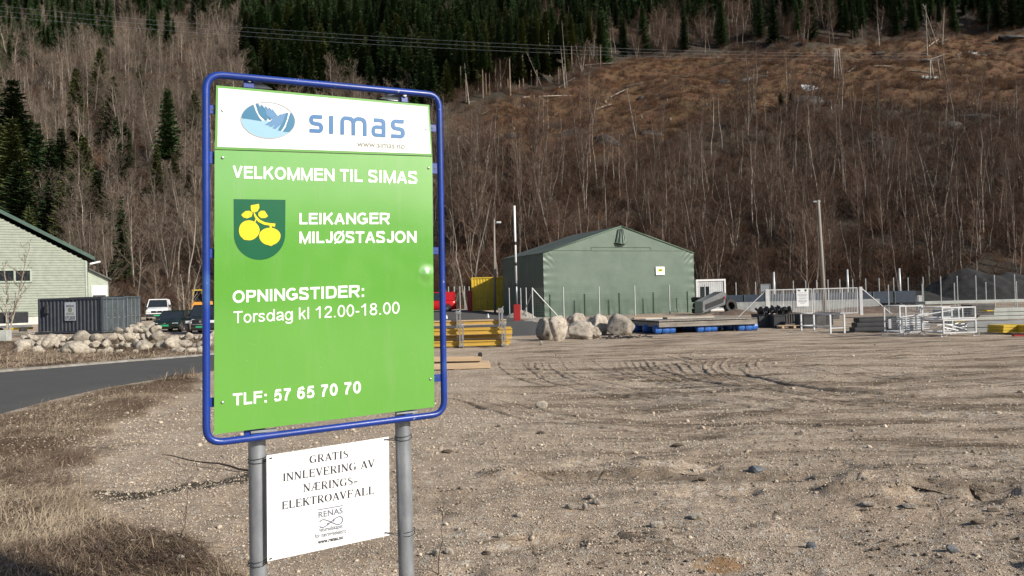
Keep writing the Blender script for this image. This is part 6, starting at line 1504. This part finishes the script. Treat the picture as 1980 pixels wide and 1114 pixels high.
# ------------------------------------------------------------------ white cabin, tyres, wreck
cx0, _ = xz(1347, 600, 78); cx1, _ = xz(1404, 600, 78); C_ = empty('site_cabin', (cx0, 78, g0(cx0, 78)), 0, 'white site cabin with a dark window right of the green hall', 'cabin'); w = cx1 - cx0; h = xz(1375, 540, 78)[1]
mb = MB(); mb.box((w / 2, 1.4, h / 2), (w - .1, 2.7, h - .1)); mb.build('body', M['white_steel'], C_)
for i in range(12):
    mb = MB(); mb.box((.2 + (w - .4) * (i + .5) / 12, .02, h / 2), ((w - .4) / 12 - .04, .04, h - .45)); mb.build('wall_panel', M['white_steel'], C_)
for x in (.07, w - .07): mb = MB(); mb.box((x, 0, h / 2), (.16, .16, h), bev=.02); mb.build('corner_post', M['white_print'], C_)
for z in (.1, h - .09): mb = MB(); mb.box((w / 2, 0, z), (w - .16, .14, .18)); mb.build('rail', M['white_print'], C_)
wxa, wza = xz(1355, 576, 78); wxb, wzb = xz(1371, 557, 78); mb = MB(); mb.box(((wxa + wxb) / 2 - cx0, -.02, (wza + wzb) / 2 - g0(cx0, 78)), (wxb - wxa, .06, wzb - wza + .3)); f = mb.build('window', M['window_glass'], C_)
mb = MB(); mb.box(((wxa + wxb) / 2 - cx0, -.055, (wza + wzb) / 2 - g0(cx0, 78)), (.05, .03, wzb - wza + .3)); mb.build('window_bar', M['white_print'], f)
def tyre(x, y, z, R_, rx, rz, label, group='big tractor tyres stacked by the hall'):
    mb = MB(); mb.lathe([(R_ * .55, -.2), (R_ * .92, -.22), (R_, -.15), (R_, .15), (R_ * .92, .22), (R_ * .55, .2), (R_ * .5, .1), (R_ * .5, -.1), (R_ * .55, -.2)], 28)
    for k in range(20):
        a = 2 * math.pi * k / 20; mb.box((R_ * math.cos(a), R_ * math.sin(a), .08 if k % 2 else -.08), (.09, .07, .2), a)
    o = mb.build('tyre', M['rubber']); o.location = (x, y, z); o.rotation_euler = (rx, 0, rz); return tag(o, label, 'tyre', group)
tx = xz(1356, 600, 66)[0]
tyre(tx, 66, .28, .75, 0, 0, 'lowest big black tractor tyre at the right corner of the hall'); tyre(tx + .05, 66, .74, .72, 0, 1, 'middle black tractor tyre in the stack by the hall'); tyre(tx - .05, 66.1, 1.2, .7, .05, 2, 'top black tractor tyre in the stack by the hall')
tyre(xz(1412, 600, 66)[0], 66, .6, .62, 1.35, .4, 'dark tyre leaning at the right of the silver car shell', None)
cxx = xz(1374, 600, 63)[0]; Wk = empty('tipped_car_shell', (cxx, 63, .35), math.radians(8), 'tipped up silver car shell leaning against black tyres', 'wreck'); 
mb = MB(); mb.prism([(-1.0, -.2), (.9, .45), (1.05, 1.35), (.75, 1.5), (-.95, .75)], -.8, .9); mb.build('shell', M['rim'], Wk)
mb = MB(); mb.prism([(-.75, .0), (.75, .55), (.85, 1.05), (-.75, .5)], -.83, -.79); mb.build('window_opening', M['plastic'], Wk)
mb = MB(); mb.tube([(-.95, -.83, -.05), (.9, -.83, .6)], .05, 6); mb.build('sill', M['zinc'], Wk)
mb = MB(); mb.box((.88, -.82, 1.0), (.12, .06, .22), ry=-.3); mb.build('tail_light', M['red'], Wk)

# ------------------------------------------------------------------ raft on blue barrels
def raft():
    x0, y0, z0 = Q(1275, 647); x1, y1, z1 = Q(1465, 640); rz = math.atan2(y1 - y0, x1 - x0); L = math.hypot(x1 - x0, y1 - y0); z0 = min(z0, z1); R_ = empty('raft', (x0, y0, z0), rz, 'weathered timber raft lying on blue plastic barrels', 'raft'); dp = 5.2; zt = .47
    for k, y in enumerate((.03, dp - .03)):
        mb = MB(); mb.box((L / 2, y, zt - .06), (L, .06, .2)); mb.build('edge_beam', M['old_wood'], R_)
    for x in (.035, L - .035): mb = MB(); mb.box((x, dp / 2, zt - .06), (.06, dp - .12, .19)); mb.build('edge_beam', M['old_wood'], R_)
    n = 26
    for i in range(n):
        mb = MB(); mb.box((0, dp / 2, 0), (L / n - .015, dp, .035), bev=.004); o = mb.build('plank', M['old_wood'], R_); o.location = (L * (i + .5) / n, 0, zt + .095 + random.uniform(-.003, .003))
    for x in (.33, L * .5, L - .35):
        m = MB(); r_ = .195
        for j in range(5):
            o = MB(); o.lathe([(.20, 0), (r_ - .01, .03), (r_, .08), (r_, .26), (r_ - .015, .29), (r_, .32), (r_, .58), (r_ - .015, .61), (r_, .64), (r_, .82), (r_ - .01, .87), (.2, .9)], 20, (0, 0, 0), 'X'); ob = o.build('barrel', M['barrel'], R_, True); ob.location = (x - .45 + random.uniform(-.02, .02), .30 + j * (dp - .6) / 4, r_); 
            s = MB(); s.tube([(.3, r_ * 1.02 * math.cos(a), r_ * 1.02 * math.sin(a)) for a in np.linspace(0, 6.283, 17)[:-1]], .012, 4, closed=True); s.build('strap', M['plastic'], ob)
    # loose boards on the deck
    for k, (x, y, w, d, h, a, mt) in enumerate(((2.2, 1.8, 2.3, .5, .09, .02, 'old_wood'), (.9, 2.6, 1.2, .6, .03, .1, 'white_steel'), (1.3, 3.6, 2.0, .25, .06, -.1, 'wood'))):
        mb = MB(); mb.box((0, 0, 0), (w, d, h), bev=.006); o = mb.build('loose_board', M[mt]); c, s = math.cos(rz), math.sin(rz); o.location = (x0 + x * c - y * s, y0 + x * s + y * c, z0 + zt + .115 + h / 2 + .002); o.rotation_euler = (0, 0, rz + a)
        tag(o, ['long dark board lying along the front of the raft deck', 'white sheet lying flat on the left of the raft deck', 'pale plank lying at the back of the raft deck'][k], 'board')
raft()
mb = MB(); rr = random.Random(9)
for i in range(60): 
    a = rr.uniform(0, 3.14); l = rr.uniform(.1, .45); mb.box((rr.gauss(0, .55), rr.gauss(0, .25), .03 + abs(rr.gauss(0, .03))), (l, .03, .015), a, rx=rr.gauss(0, .4), ry=rr.gauss(0, .3))
o = mb.build('burnt_debris', M['plastic']); o.location = Q(1203, 654); tag(o, 'burnt black scraps strewn in front of the biggest boulder', None, None, 'stuff')

# ------------------------------------------------------------------ yellow formwork beams, timber
def formwork():
    x0, y0, z0 = Q(868, 672); x1 = Q(990, 667)[0]; L = 3.3; xs0 = x1 - L
    k = 0; lbs = ['lowest front yellow formwork beam in the clamped stack', 'second yellow formwork beam from below in the clamped stack', 'third yellow formwork beam from below in the clamped stack', 'topmost front yellow formwork beam of the clamped stack']
    for j, (zz, yy_, dx, mtn) in enumerate(((.13, 0, -.12, 'yellow_wood'), (.33, .35, .0, 'wood'), (.52, .05, .02, 'yellow_wood'), (.82, .5, -.18, 'wood'), (.15, .55, -.05, 'yellow_wood'), (.55, .6, -.02, 'yellow_wood'))):
        B_ = empty('formwork_beam', (xs0 + dx, y0 + yy_, z0 + zz), random.uniform(-.02, .02), (lbs + ['lowest yellow beam at the back of the clamped stack', 'upper yellow beam at the back of the clamped stack'])[j], 'beam', 'yellow formwork beams')
        for zc, hh in ((-.07, .05), (.07, .05)): mb = MB(); mb.box((L / 2, 0, zc), (L, .09, hh), bev=.004); mb.build('flange', M[mtn], B_)
        mb = MB(); mb.box((L / 2, 0, 0), (L, .035, .092)); mb.build('web', M['yellow_wood'], B_)
    for j, (px, yy_, zt, nm) in enumerate(((891, .35, 1.18, 'back left'), (898, -.18, .74, 'front left'), (970, .35, 1.24, 'back right'), (975, -.18, .78, 'front right'))):
        x = Q(px, 668)[0]; K = empty('steel_clamp', (x, y0 + yy_, z0), 0, 'bright steel clamp frame holding the yellow beams, %s one' % nm, 'clamp', 'steel clamps on the yellow beams')
        for dx in (-.05, .06): mb = MB(); mb.box((dx, 0, zt / 2), (.045, .06, zt)); mb.build('upright', M['zinc'], K)
        mb = MB(); mb.box((0, 0, zt), (.2, .1, .1), ry=.3, bev=.01); mb.tube([(0, 0, zt), (.1, 0, zt + .12)], .025, 6); mb.build('head', M['zinc'], K)
        mb = MB(); mb.box((0, .3, .06), (.18, .8, .05)); mb.build('foot', M['zinc'], K)
        mb = MB(); mb.tube([(0, .02, zt * .3), (0.02, .5, zt * .9)], .02, 6); mb.build('strut', M['zinc'], K)
    for j, (px, py) in enumerate(((868, 627), (945, 626))):
        mb = MB(); mb.lathe([(.05, 0), (.06, .02), (.045, .12), (.02, .16)], 10); o = mb.build('metal_cone', M['zinc']); q = Q(px, 668); o.location = (q[0], y0 + .5, z0 + .96); tag(o, ['small bright metal cap on the left end of the beams', 'small bright metal cap on top of the beams between the clamps'][j], 'cap')
formwork()
x1, y1, z1 = Q(948, 712); 
for k, (dx, dy, zz, L, a, th, nm) in enumerate(((0, 0, .07, 2.9, .02, .13, 'pale sawn timber beam lying lowest in front of the stack'), (-.05, .35, .08, 2.7, -.02, .14, 'pale sawn timber beam behind the lowest one'), (-.22, .22, .215, 2.6, .05, .11, 'topmost pale timber beam with a dark knob at its end'), (-.1, .6, .07, 2.4, .0, .12, 'rearmost pale timber beam on the ground'))):
    mb = MB(); mb.box((-L / 2, 0, 0), (L, th * 1.3, th), bev=.005); o = mb.build('timber_beam', M['wood']); o.location = (x1 + dx, y1 + dy, z1 + zz); o.rotation_euler = (0, .015 if k == 2 else 0, a); tag(o, nm, 'beam', 'timber beams on the gravel')
mb = MB(); mb.lathe([(.02, -.05), (.06, -.03), (.06, .03), (.02, .05)], 10, axis='X'); o = mb.build('iron_knob', M['plastic']); o.location = (x1 - .24, y1 + .2, z1 + .31); tag(o, 'small dark iron fitting on the end of the top timber', 'fitting')

# ------------------------------------------------------------------ row of material stacks on the right
def pallet(x, y, z, rz=0, label='wooden pallet', group=None):
    K = empty('pallet', (x, y, z), rz, label, 'pallet', group)
    for i in range(5): mb = MB(); mb.box((.6, .1 + i * .15, .13), (1.2, .1, .022)); mb.build('deck_board', M['wood'], K)
    for i in range(3):
        for j in range(3): mb = MB(); mb.box((.08 + .52 * i, .1 + .3 * j, .06), (.1, .1, .09)); mb.build('block', M['wood'], K)
    return K
def crate(px, py, pw, ph, dp, mt, label, wavy=False, ribs=0, z_add=0, name='plastic_crate', yb=0, cat='crate', group=None):
    x, y, z = Q(px, py); D = y; w = pw * D / FPX; h = ph * D / FPX; y += yb
    K = empty(name, (x, y, z + z_add), 0, label, cat, group)
    mb = MB(); mb.box((w / 2, dp / 2, h / 2), (w, dp, h), bev=.03); mb.build('body', M[mt], K)
    for i in range(ribs): mb = MB(); mb.box((w * (i + .5) / ribs, -.02, h / 2), (w / ribs * .55, .05, h * .92), bev=.01); mb.build('rib', M[mt], K)
    mb = MB(); mb.box((w / 2, dp / 2, h - .03), (w + .05, dp + .05, .06), bev=.01); mb.build('rim', M[mt], K)
    return K
crate(1467, 634, 27, 26, 1.1, 'dark_bin', 'black bin bundle at the left end of the row beside the raft'); crate(1496, 635, 23, 26, 1.1, 'dark_bin', 'second black bin from the raft')
pk = Q(1512, 636); pallet(pk[0], pk[1], pk[2], 0, 'wooden pallet under the ribbed black bundle')
crate(1519, 632, 32, 21, 1.0, 'grey_sheet', 'ribbed dark grey bundle standing on the wooden pallet', ribs=7, z_add=.14)
def wavy(px, py, pw, Y, z, label, seed, mt='dark_bin', d=1.2):
    x = xz(px, py, Y)[0]; w = pw * Y / FPX; a = np.linspace(0, 1, 40)[None, :]; b = np.linspace(0, 1, 14)[:, None]; Zw = .09 * np.sin(a * 17 + seed) + .07 * np.sin(a * 31 + b * 3 + seed) + .05 * np.sin(b * 8); V0 = np.stack([a * w + b * 0, b * d + a * 0, Zw + b * 0], -1).reshape(-1, 3)
    V1 = V0 - [0, 0, .05]; n = len(V0); F0 = grid_faces(14, 40); mb = MB(); mb.add(V0, [tuple(map(int, f)) for f in F0]); mb.add(V1, [tuple(map(int, f[::-1])) for f in F0]); fr = list(range(40)); mb.add(np.vstack([V0[:40], V1[:40]]), [(i, i + 1, i + 41, i + 40) for i in range(39)])
    o = mb.build('corrugated_sheet', M[mt]); o.location = (x, Y, z); return tag(o, label, 'sheet', 'warped black sheets on the bins')
yq = Q(1480, 634)[1]
wavy(1474, 610, 30, yq, .80, 'warped black sheet on top of the leftmost black bin', 1); wavy(1500, 610, 30, yq + .1, .83, 'warped black sheet on top of the second black bin', 3); wavy(1512, 612, 20, yq + .2, .76, 'grey crumpled sheet between the black bins and ribbed bundle', 5, 'grey_sheet')
crate(1553, 636, 28, 27, 1.0, 'dark_bin', 'black bin behind the white steel frame'); crate(1582, 633, 32, 24, .9, 'grey_sheet', 'dark grey plastic box inside the outline of the white frame', yb=1.0)
crate(1614, 632, 24, 21, 1.0, 'dark_bin', 'black box right behind the white frame legs', yb=1.5); crate(1612, 622, 60, 14, 1.2, 'grey_sheet', 'long flat grey box on the ground behind the white frame', yb=3.2)
x0, y0, z0 = Q(1606, 645); K = empty('trestle', (x0, y0, z0), math.radians(8), 'empty white steel stand of four legs in front of the black boxes', 'stand'); w = .58; dp = 3.0; h = .72
for (x, y) in ((0, 0), (w, 0), (.42, dp), (1.0, dp)): mb = MB(); mb.box((x, y, h / 2), (.06, .06, h)); mb.build('leg', M['white_steel'], K)
for (a, b) in (((0, 0, .2), (w, 0, .2)), ((.42, dp, .2), (1.0, dp, .2)), ((0, 0, .2), (.42, dp, .2)), ((w, 0, .2), (1.0, dp, .2)), ((0, 0, h), (.42, dp, h)), ((w, 0, h), (1.0, dp, h)), ((.42, dp, h), (1.0, dp, h))): mb = MB(); mb.tube([a, b], .025, 6); mb.build('rail', M['white_steel'], K)
# black beam pile
x0, y0, z0 = Q(1650, 643); 
for k in range(3):
    mb = MB(); mb.box((1.15, 0, .0), (2.3 - .12 * k, .5, .17), bev=.012); mb.box((1.15, -.255, 0), (2.2 - .12 * k, .012, .06)); o = mb.build('black_beam', M['dark_bin']); o.location = (x0 + .05 * k, y0 + .12 + .05 * k, z0 + .11 + .178 * k); tag(o, ['lowest', 'middle', 'topmost'][k] + ' long black beam in the pile left of the grey cages', 'beam', 'black beams in the pile')
mb = MB(); mb.box((0, 0, 0), (2.4, .7, .025)); o = mb.build('cover_sheet', M['grey_sheet']); o.location = (x0 + 1.1, y0 + .3, z0 + .575); tag(o, 'grey sheet lying on the pile of black beams', 'sheet')
mb = MB(); mb.box((0, 0, .18), (.1, .02, .36)); o = mb.build('paper_tag', M['white_steel']); o.location = (x0 + 1.35, y0 - .17, z0 + .13); tag(o, 'narrow pale tag hanging on the front of the black beam pile', 'tag')
# scaffold ledgers stacked in a rack
x0, y0, z0 = Q(1744, 645)
for k in range(7):
    for j in range(2):
        mb = MB(); L = 1.05; mb.tube([(0, 0, 0), (L, 0, 0)], .024, 7); mb.box((-.01, 0, 0), (.05, .05, .08)); o = mb.build('scaffold_tube', M['galv'] if (k + j) % 3 else M['zinc']); o.location = (x0 + .02 * ((k * 5 + j) % 3), y0 + .05 + .3 * j, z0 + .12 + .082 * k); o.rotation_euler = (0, -.02, random.gauss(0, .02)); tag(o, 'grey steel tube in the stacked bundle left of the mesh cages', 'tube', 'stacked scaffold tubes')
for (x, h) in ((.0, .66), (.52, .72)):
    K = empty('tube_rack', (x0 + x, y0 - .06, z0), 0, ['left', 'right'][x > 0] + ' upright of the rack holding the grey tubes', 'rack'); mb = MB(); mb.box((0, 0, h / 2), (.05, .05, h)); mb.build('upright', M['galv'], K); mb = MB(); mb.box((0, .3, .03), (.07, .8, .05)); mb.build('foot', M['galv'], K)
# mesh cages
def cage(x, y, z, rz, w, d, h, label, feet, split=False):
    K = empty('mesh_cage', (x, y, z), rz, label, 'cage', 'stacked mesh cages'); b = .12 if feet else 0
    for (px_, py_) in ((0, 0), (w, 0), (0, d), (w, d)):
        mb = MB(); mb.box((px_, py_, b + h / 2), (.045, .045, h)); mb.build('upright', M['white_steel'], K)
        if feet: mb = MB(); mb.tube([(px_ - .1, py_, .12), (px_ - .1, py_, .02), (px_ + .1, py_, .02), (px_ + .1, py_, .12)], .018, 6); mb.build('foot', M['white_steel'], K)
    for z_ in (b + .02, b + h - .02):
        for (a, c) in (((0, 0), (w, 0)), ((0, d), (w, d)), ((0, 0), (0, d)), ((w, 0), (w, d))): mb = MB(); mb.box(((a[0] + c[0]) / 2, (a[1] + c[1]) / 2, z_), (abs(c[0] - a[0]) + .04, abs(c[1] - a[1]) + .04, .045)); mb.build('rail', M['white_steel'], K)
    if split: mb = MB(); mb.box((w * .5, -.002, b + h / 2), (.035, .035, h - .06)); mb.box((w * .62, -.002, b + h / 2), (.035, .035, h - .06)); mb.build('stile', M['white_steel'], K)
    mb = MB()
    for (a, c) in (((0, 0), (w, 0)), ((0, d), (w, d)), ((0, 0), (0, d)), ((w, 0), (w, d))): wire_mesh(mb, a, c, b + .04, b + h - .04, .05, .0022)
    o = mb.build('wire_mesh', M['galv'], K); o['kind'] = 'stuff'; return K
x0, y0, z0 = Q(1825, 652)
cage(x0, y0, z0, .06, 1.12, 1.25, .46, 'lower wire mesh cage on feet, filled with white poles', True); cage(x0 - .03, y0, z0 + .60, .06, 1.14, 1.25, .40, 'upper wire mesh cage stacked on the one holding white poles', False, True)
cage(x0 - .95, y0 + 1.0, z0, .06, .8, 1.0, .95, 'tall mesh cage behind and left of the stacked cages', True)
rr = random.Random(4)
for k, (a, b) in enumerate((((.08, .1, .42), (.95, .3, .2)), ((.1, .2, .22), (1.0, .4, .3)), ((.12, .3, .3), (.9, .5, .44)), ((.1, .4, .2), (.25, .2, .45)), ((.8, .3, .2), (1.0, .25, .45)), ((.05, .5, .36), (1.05, .6, .38)), ((.1, .15, .30), (.6, .2, .18)))):
    mb = MB(); mb.tube([a, b], .018, 7); o = mb.build('white_pole', M['white_print']); o.location = (x0, y0, z0 + .02); tag(o, 'short white pole lying in the lower mesh cage', 'pole', 'white poles in the lower cage')
mb = MB(); mb.tube([(.5, .2, .50), (.6, .25, .47), (.75, .2, .52), (.95, .3, .48)], .02, 6); o = mb.build('yellow_strap', M['yellow_print']); o.location = (x0, y0, z0); tag(o, 'small yellow strap on the poles in the lower cage', 'strap')
for k, (ax, ay, bx2, by2) in enumerate(((1690 + 50, 614, 1795, 606), (1770, 612, 1855, 597.5))):
    xa, za = xz(ax, ay, y0 + .9); xb, zb_ = xz(bx2, by2, y0 + .9); mb = MB(); mb.tube([(xa, y0 + .9, za), (xb, y0 + .9, zb_)], .025, 7); o = mb.build('long_pole', M['white_steel']); tag(o, ['white pole lying across the stacked tubes', 'white pole lying along the top of the left cage'][k], 'pole')
# concrete elements and formwork panels at the right edge
def slab_stack(px, py, L, d, n, th, mt, lbl, dz=0, yb=0, step=.0, cat='slab', name='concrete_slab', grp=None, gap=.02, zb=0):
    x, y, z = Q(px, py); y += yb
    for k in range(n):
        mb = MB(); mb.box((L / 2, d / 2, th / 2), (L, d, th), bev=.012)
        for i in range(int(L / .7)): mb.lathe([(.02, -.003), (.025, .004)], 8, (.3 + i * .7, -.0, th / 2), 'Y')
        o = mb.build(name, M[mt] if not isinstance(mt, (list, tuple)) else M[mt[k % len(mt)]]); o.location = (x + step * k, y + .02 * (k % 2), z + zb + dz + k * (th + gap)); tag(o, lbl if n == 1 else ['lowest', 'second', 'third', 'fourth', 'fifth', 'sixth'][k] + ' ' + lbl, cat, grp)
yy0 = Q(1940, 644)[1]
slab_stack(1886, 645, 3.9, 1.2, 2, .17, 'concrete', 'grey slab from below behind the yellow panels', yb=.5, grp='dark grey slabs on the ground')
slab_stack(1884, 628, 4.5, 1.4, 3, .16, 'concrete_lt', 'light concrete slab from below in the high stack at the right edge', yb=2.0, grp='light concrete slabs', zb=.12)
slab_stack(1868, 620, 5.5, .9, 1, .17, 'concrete_lt', 'long light concrete beam lying on top of the slab stack at right', zb=.78, yb=3.8, cat='beam', name='concrete_beam')
slab_stack(1894, 627, 1.05, .9, 4, .12, 'grey_sheet', 'dark sheet bundle from below on the slab stack at right', yb=.6, grp='dark sheet bundles', cat='bundle', name='sheet_bundle', zb=.38, step=.02, gap=.005)
slab_stack(1910, 600, .24, .6, 1, .06, 'yellow', 'small yellow piece on top of the dark sheet bundles', yb=-22, zb=.0, cat='piece', name='yellow_piece') if False else None
x, z = xz(1915, 601, yy0 + .7); mb = MB(); mb.box((0, 0, 0), (.24, .4, .05), bev=.01); o = mb.build('yellow_piece', M['yellow']); o.location = (x, yy0 + .9, z); tag(o, 'small yellow piece on top of the dark sheet bundle', 'piece')
for k in range(6):
    mb = MB(); mb.box((.75, .45, .045), (1.5, .9, .082), bev=.01); o = mb.build('formwork_board', M['yellow']); q = Q(1938 if k < 3 else 1984, 647); o.location = (q[0] + .01 * (k % 3), q[1] - .05, q[2] + .05 + .088 * (k % 3)); o.scale = (.62, 1, 1); tag(o, ('left' if k < 3 else 'right') + ' yellow formwork panel, %s of three at the right edge' % ['lowest', 'middle', 'topmost'][k % 3], 'panel', 'yellow formwork panels')
mb = MB(); mb.box((0, 0, 0), (.35, .12, .05)); o = mb.build('orange_block', M['red']); q = Q(1965, 650); o.location = (q[0], q[1] - .1, q[2] + .025); tag(o, 'little red block on the ground under the yellow panels', 'block')

# ------------------------------------------------------------------ power line, logs, snow and rocks on the hill
def on_hill(px, py):
    D = np.arange(98, 420, .4); q = CAM[None] + ray(px, py)[None] * D[:, None]; k = np.nonzero(q[:, 2] < hill(q[:, 0], q[:, 1]))[0]; k = k[0] if len(k) else -1
    return float(q[k, 0]), float(q[k, 1]), h0(q[k, 0], q[k, 1])
def hpole(pairs, label, ptop):
    bx_ = [on_hill(*b) for b, t_ in pairs]; Y = float(np.mean([b[1] for b in bx_])); r0_ = bx_[0]; K = empty('power_pylon', (r0_[0], Y, r0_[2]), 0, label, 'pylon')
    for (b, t_) in pairs:
        xb, zb1 = xz(b[0], b[1], Y); xt, zt = xz(t_[0], t_[1], Y); mb = MB(); mb.tube([(xb - r0_[0], 0, zb1 - r0_[2] - 1.5), (xt - r0_[0], 0, zt - r0_[2])], [.2, .15], 8); mb.build('leg', M['birch_bark'], K, True)
    xa, za = xz(pairs[0][1][0], pairs[0][1][1], Y); xb, zb1 = xz(pairs[-1][1][0], pairs[-1][1][1], Y); mb = MB(); mb.tube([(xa - r0_[0] - .7, 0, za - r0_[2]), (xb - r0_[0] + .5, 0, zb1 - r0_[2])], .14, 6); mb.build('cross_arm', M['pole_wood'], K)
    return Y
Ya = hpole([((1611, 155), (1614.5, 95)), ((1616, 155), (1616, 95)), ((1622, 155), (1618, 95)), ((1628.5, 155), (1622, 95))], 'tall pylon of four close pale poles on the brown clearing', 95)
Yb = hpole([((1797, 150), (1799, 116)), ((1807, 155), (1800, 116)), ((1820, 160), (1812, 110)), ((1833, 162), (1822, 106))], 'wide pylon of splayed poles on the right of the clearing', 106)
for k, ((ax, ay), (bx2, by2), sag) in enumerate((((-40, 8), (1800, 103), 5), ((-40, 18), (1812, 108), 5), ((-40, 28), (1824, 114), 5))):
    a = at(ax, ay, 170); b = at(bx2, by2, Yb); n = 40; pts = [a + (b - a) * i / n - np.array([0, 0, sag * 4 * (i / n) * (1 - i / n)]) for i in range(n + 1)]
    pts = [a + (b - a) * i / n - np.array([0, 0, 3.0 * 4 * (i / n) * (1 - i / n)]) for i in range(n + 1)]
    mb = MB(); mb.tube(pts, .028, 4, caps=False); o = mb.build('power_line', M['galv']); tag(o, ['highest', 'middle', 'lowest'][k] + ' of the three power lines crossing the hillside', 'power line', 'power lines')
rr = random.Random(77)
logs = [((1012, 208), (1030, 180)), ((1080, 172), (1112, 154)), ((935, 262), (950, 245)), ((1010, 192), (1105, 190)), ((1050, 242), (1080, 222)), ((905, 200), (990, 197)), ((930, 225), (985, 205)), ((1640, 143), (1655, 133)), ((1795, 92), (1840, 66)), ((1815, 84), (1832, 79)), ((1850, 108), (1875, 102)), ((1725, 131), (1690, 131)), ((1485, 150), (1455, 153)), ((1890, 105), (1960, 110)), ((1180, 190), (1215, 176)), ((1210, 170), (1245, 164)), ((1130, 128), (1190, 125)), ((1380, 128), (1440, 122)), ((1150, 215), (1185, 205)), ((1300, 150), (1330, 152)), ((1550, 205), (1590, 195)), ((1700, 110), (1745, 118)), ((1900, 85), (1935, 90)), ((1760, 140), (1800, 146))]
for k, (a, b) in enumerate(logs):
    A_, B_ = np.array(on_hill(*a)), np.array(on_hill(*b)); A_[2] += .25; 
    if np.linalg.norm(B_ - A_) > 16: B_ = A_ + (B_ - A_) / np.linalg.norm(B_ - A_) * 16
    B_[2] += .5; mb = MB(); mb.tube([(0, 0, 0), tuple((B_ - A_) * .5 + np.array([0, 0, .1])), tuple(B_ - A_)], [.2, .16, .09], 6)
    for j in range(5): t_ = rr.uniform(.4, 1); q = (B_ - A_) * t_; mb.tube([tuple(q), tuple(q + np.array([rr.gauss(0, .7), rr.gauss(0, .5), rr.uniform(.3, 1.2)]))], [.04, .01], 3)
    o = mb.build('fallen_log', M['birch_bark']); o.location = A_; tag(o, 'pale felled trunk lying on the brown clearing', 'log', 'felled trunks on the clearing')
for k, ((bx2, by2), (tx, ty)) in enumerate((((1793, 110), (1790, 8)), ((1800, 85), (1783, 20)), ((1812, 86), (1785, 8)), ((1822, 88), (1826, 18)), ((907, 202), (898, 122)), ((1050, 174), (1018, 100)), ((1092, 172), (1084, 90)), ((1096, 168), (1086, 40)), ((1063, 150), (1060, 60)), ((1230, 270), (1212, 172)), ((1700, 90), (1698, 45)))):
    q = on_hill(bx2, by2); xt, zt = xz(tx, ty, q[1]); mb = MB(); mb.tube([(0, 0, -.3), (xt - q[0], 0, zt - q[2])], [.19, .05], 6)
    for j in range(10): t_ = rr.uniform(.4, 1); c = np.array([(xt - q[0]) * t_, 0, (zt - q[2]) * t_]); mb.tube([tuple(c), tuple(c + np.array([rr.gauss(0, .8), rr.gauss(0, .6), rr.uniform(.1, .8)]))], [.04, .01], 3)
    o = mb.build('dead_tree', M['birch_bark']); o.location = q; tag(o, 'lone pale branchless tree standing at the edge of the brown clearing', 'dead tree', 'dead trees at the clearing edge')
for k, (px, py, w, d) in enumerate(((1562, 172, 34, 2.5), (1800, 150, 34, 1.8), (1455, 152, 50, 1.2), (1890, 104, 50, 1.2))):
    x, y, z = on_hill(px, py); w_ = w * y / FPX; n = 24; a = np.linspace(-1, 1, n); Xg, Yg = np.meshgrid(a, a); hh = np.clip(1 - np.hypot(Xg, Yg) + .5 * fbm(Xg * 3 + k, Yg * 3, 3, 80 + k), -.4, .5) * .35
    Xw, Yw = x + Xg * w_ / 2, y + Yg * d; me = npmesh('snow_patch', np.stack([Xw, Yw, hill(Xw, Yw) + hh * 1.0 - .05], -1).reshape(-1, 3), grid_faces(n, n), M['snow'] if k < 1 else M['concrete_lt'], True); tag(mobj('snow_patch' if k < 1 else 'bare_rock_patch', me), kind='structure')
for k, (px, py, w, h) in enumerate(((1105, 262, 70, 30), (1170, 275, 60, 34), (1260, 262, 50, 24), (1565, 200, 80, 44), (1075, 245, 50, 18), (1890, 232, 90, 44), (1830, 250, 80, 36), (1350, 150, 40, 10), (1400, 160, 30, 16), (1795, 120, 40, 12), (1240, 190, 16, 16), (1960, 75, 60, 16), (1700, 105, 30, 8), (990, 265, 40, 16), (700, 400, 40, 20))):
    x, y, z = on_hill(px, py); s = y / FPX; me = rock_mesh(900 + k, 4, .5, (1, 1, 1), M['rock_dark']); o = mobj('rock_outcrop', me); o.location = (x, y, z - h * s * .1); o.scale = (w * s, w * s * .5, h * s); tag(o, 'dark rock outcrop breaking through the steep hillside', 'rock outcrop', 'dark rock outcrops on the hillside')
n = 60
for k in range(n):
    px, py = rr.uniform(900, 1970), 0; py = rr.uniform(float(np.interp(px, cl_up_x, cl_up_y)) + 8, float(np.interp(px, cl_lo_x, cl_lo_y)) - 10); q = on_hill(px, py)
    mb = MB(); mb.lathe([(.26, -.2), (.2, .1), (.18, .5), (.02, .52)], 8); o = mb.build('tree_stump', M['birch_bark']); o.location = q; tag(o, 'short pale tree stump on the brown clearing', 'stump', 'stumps on the clearing')
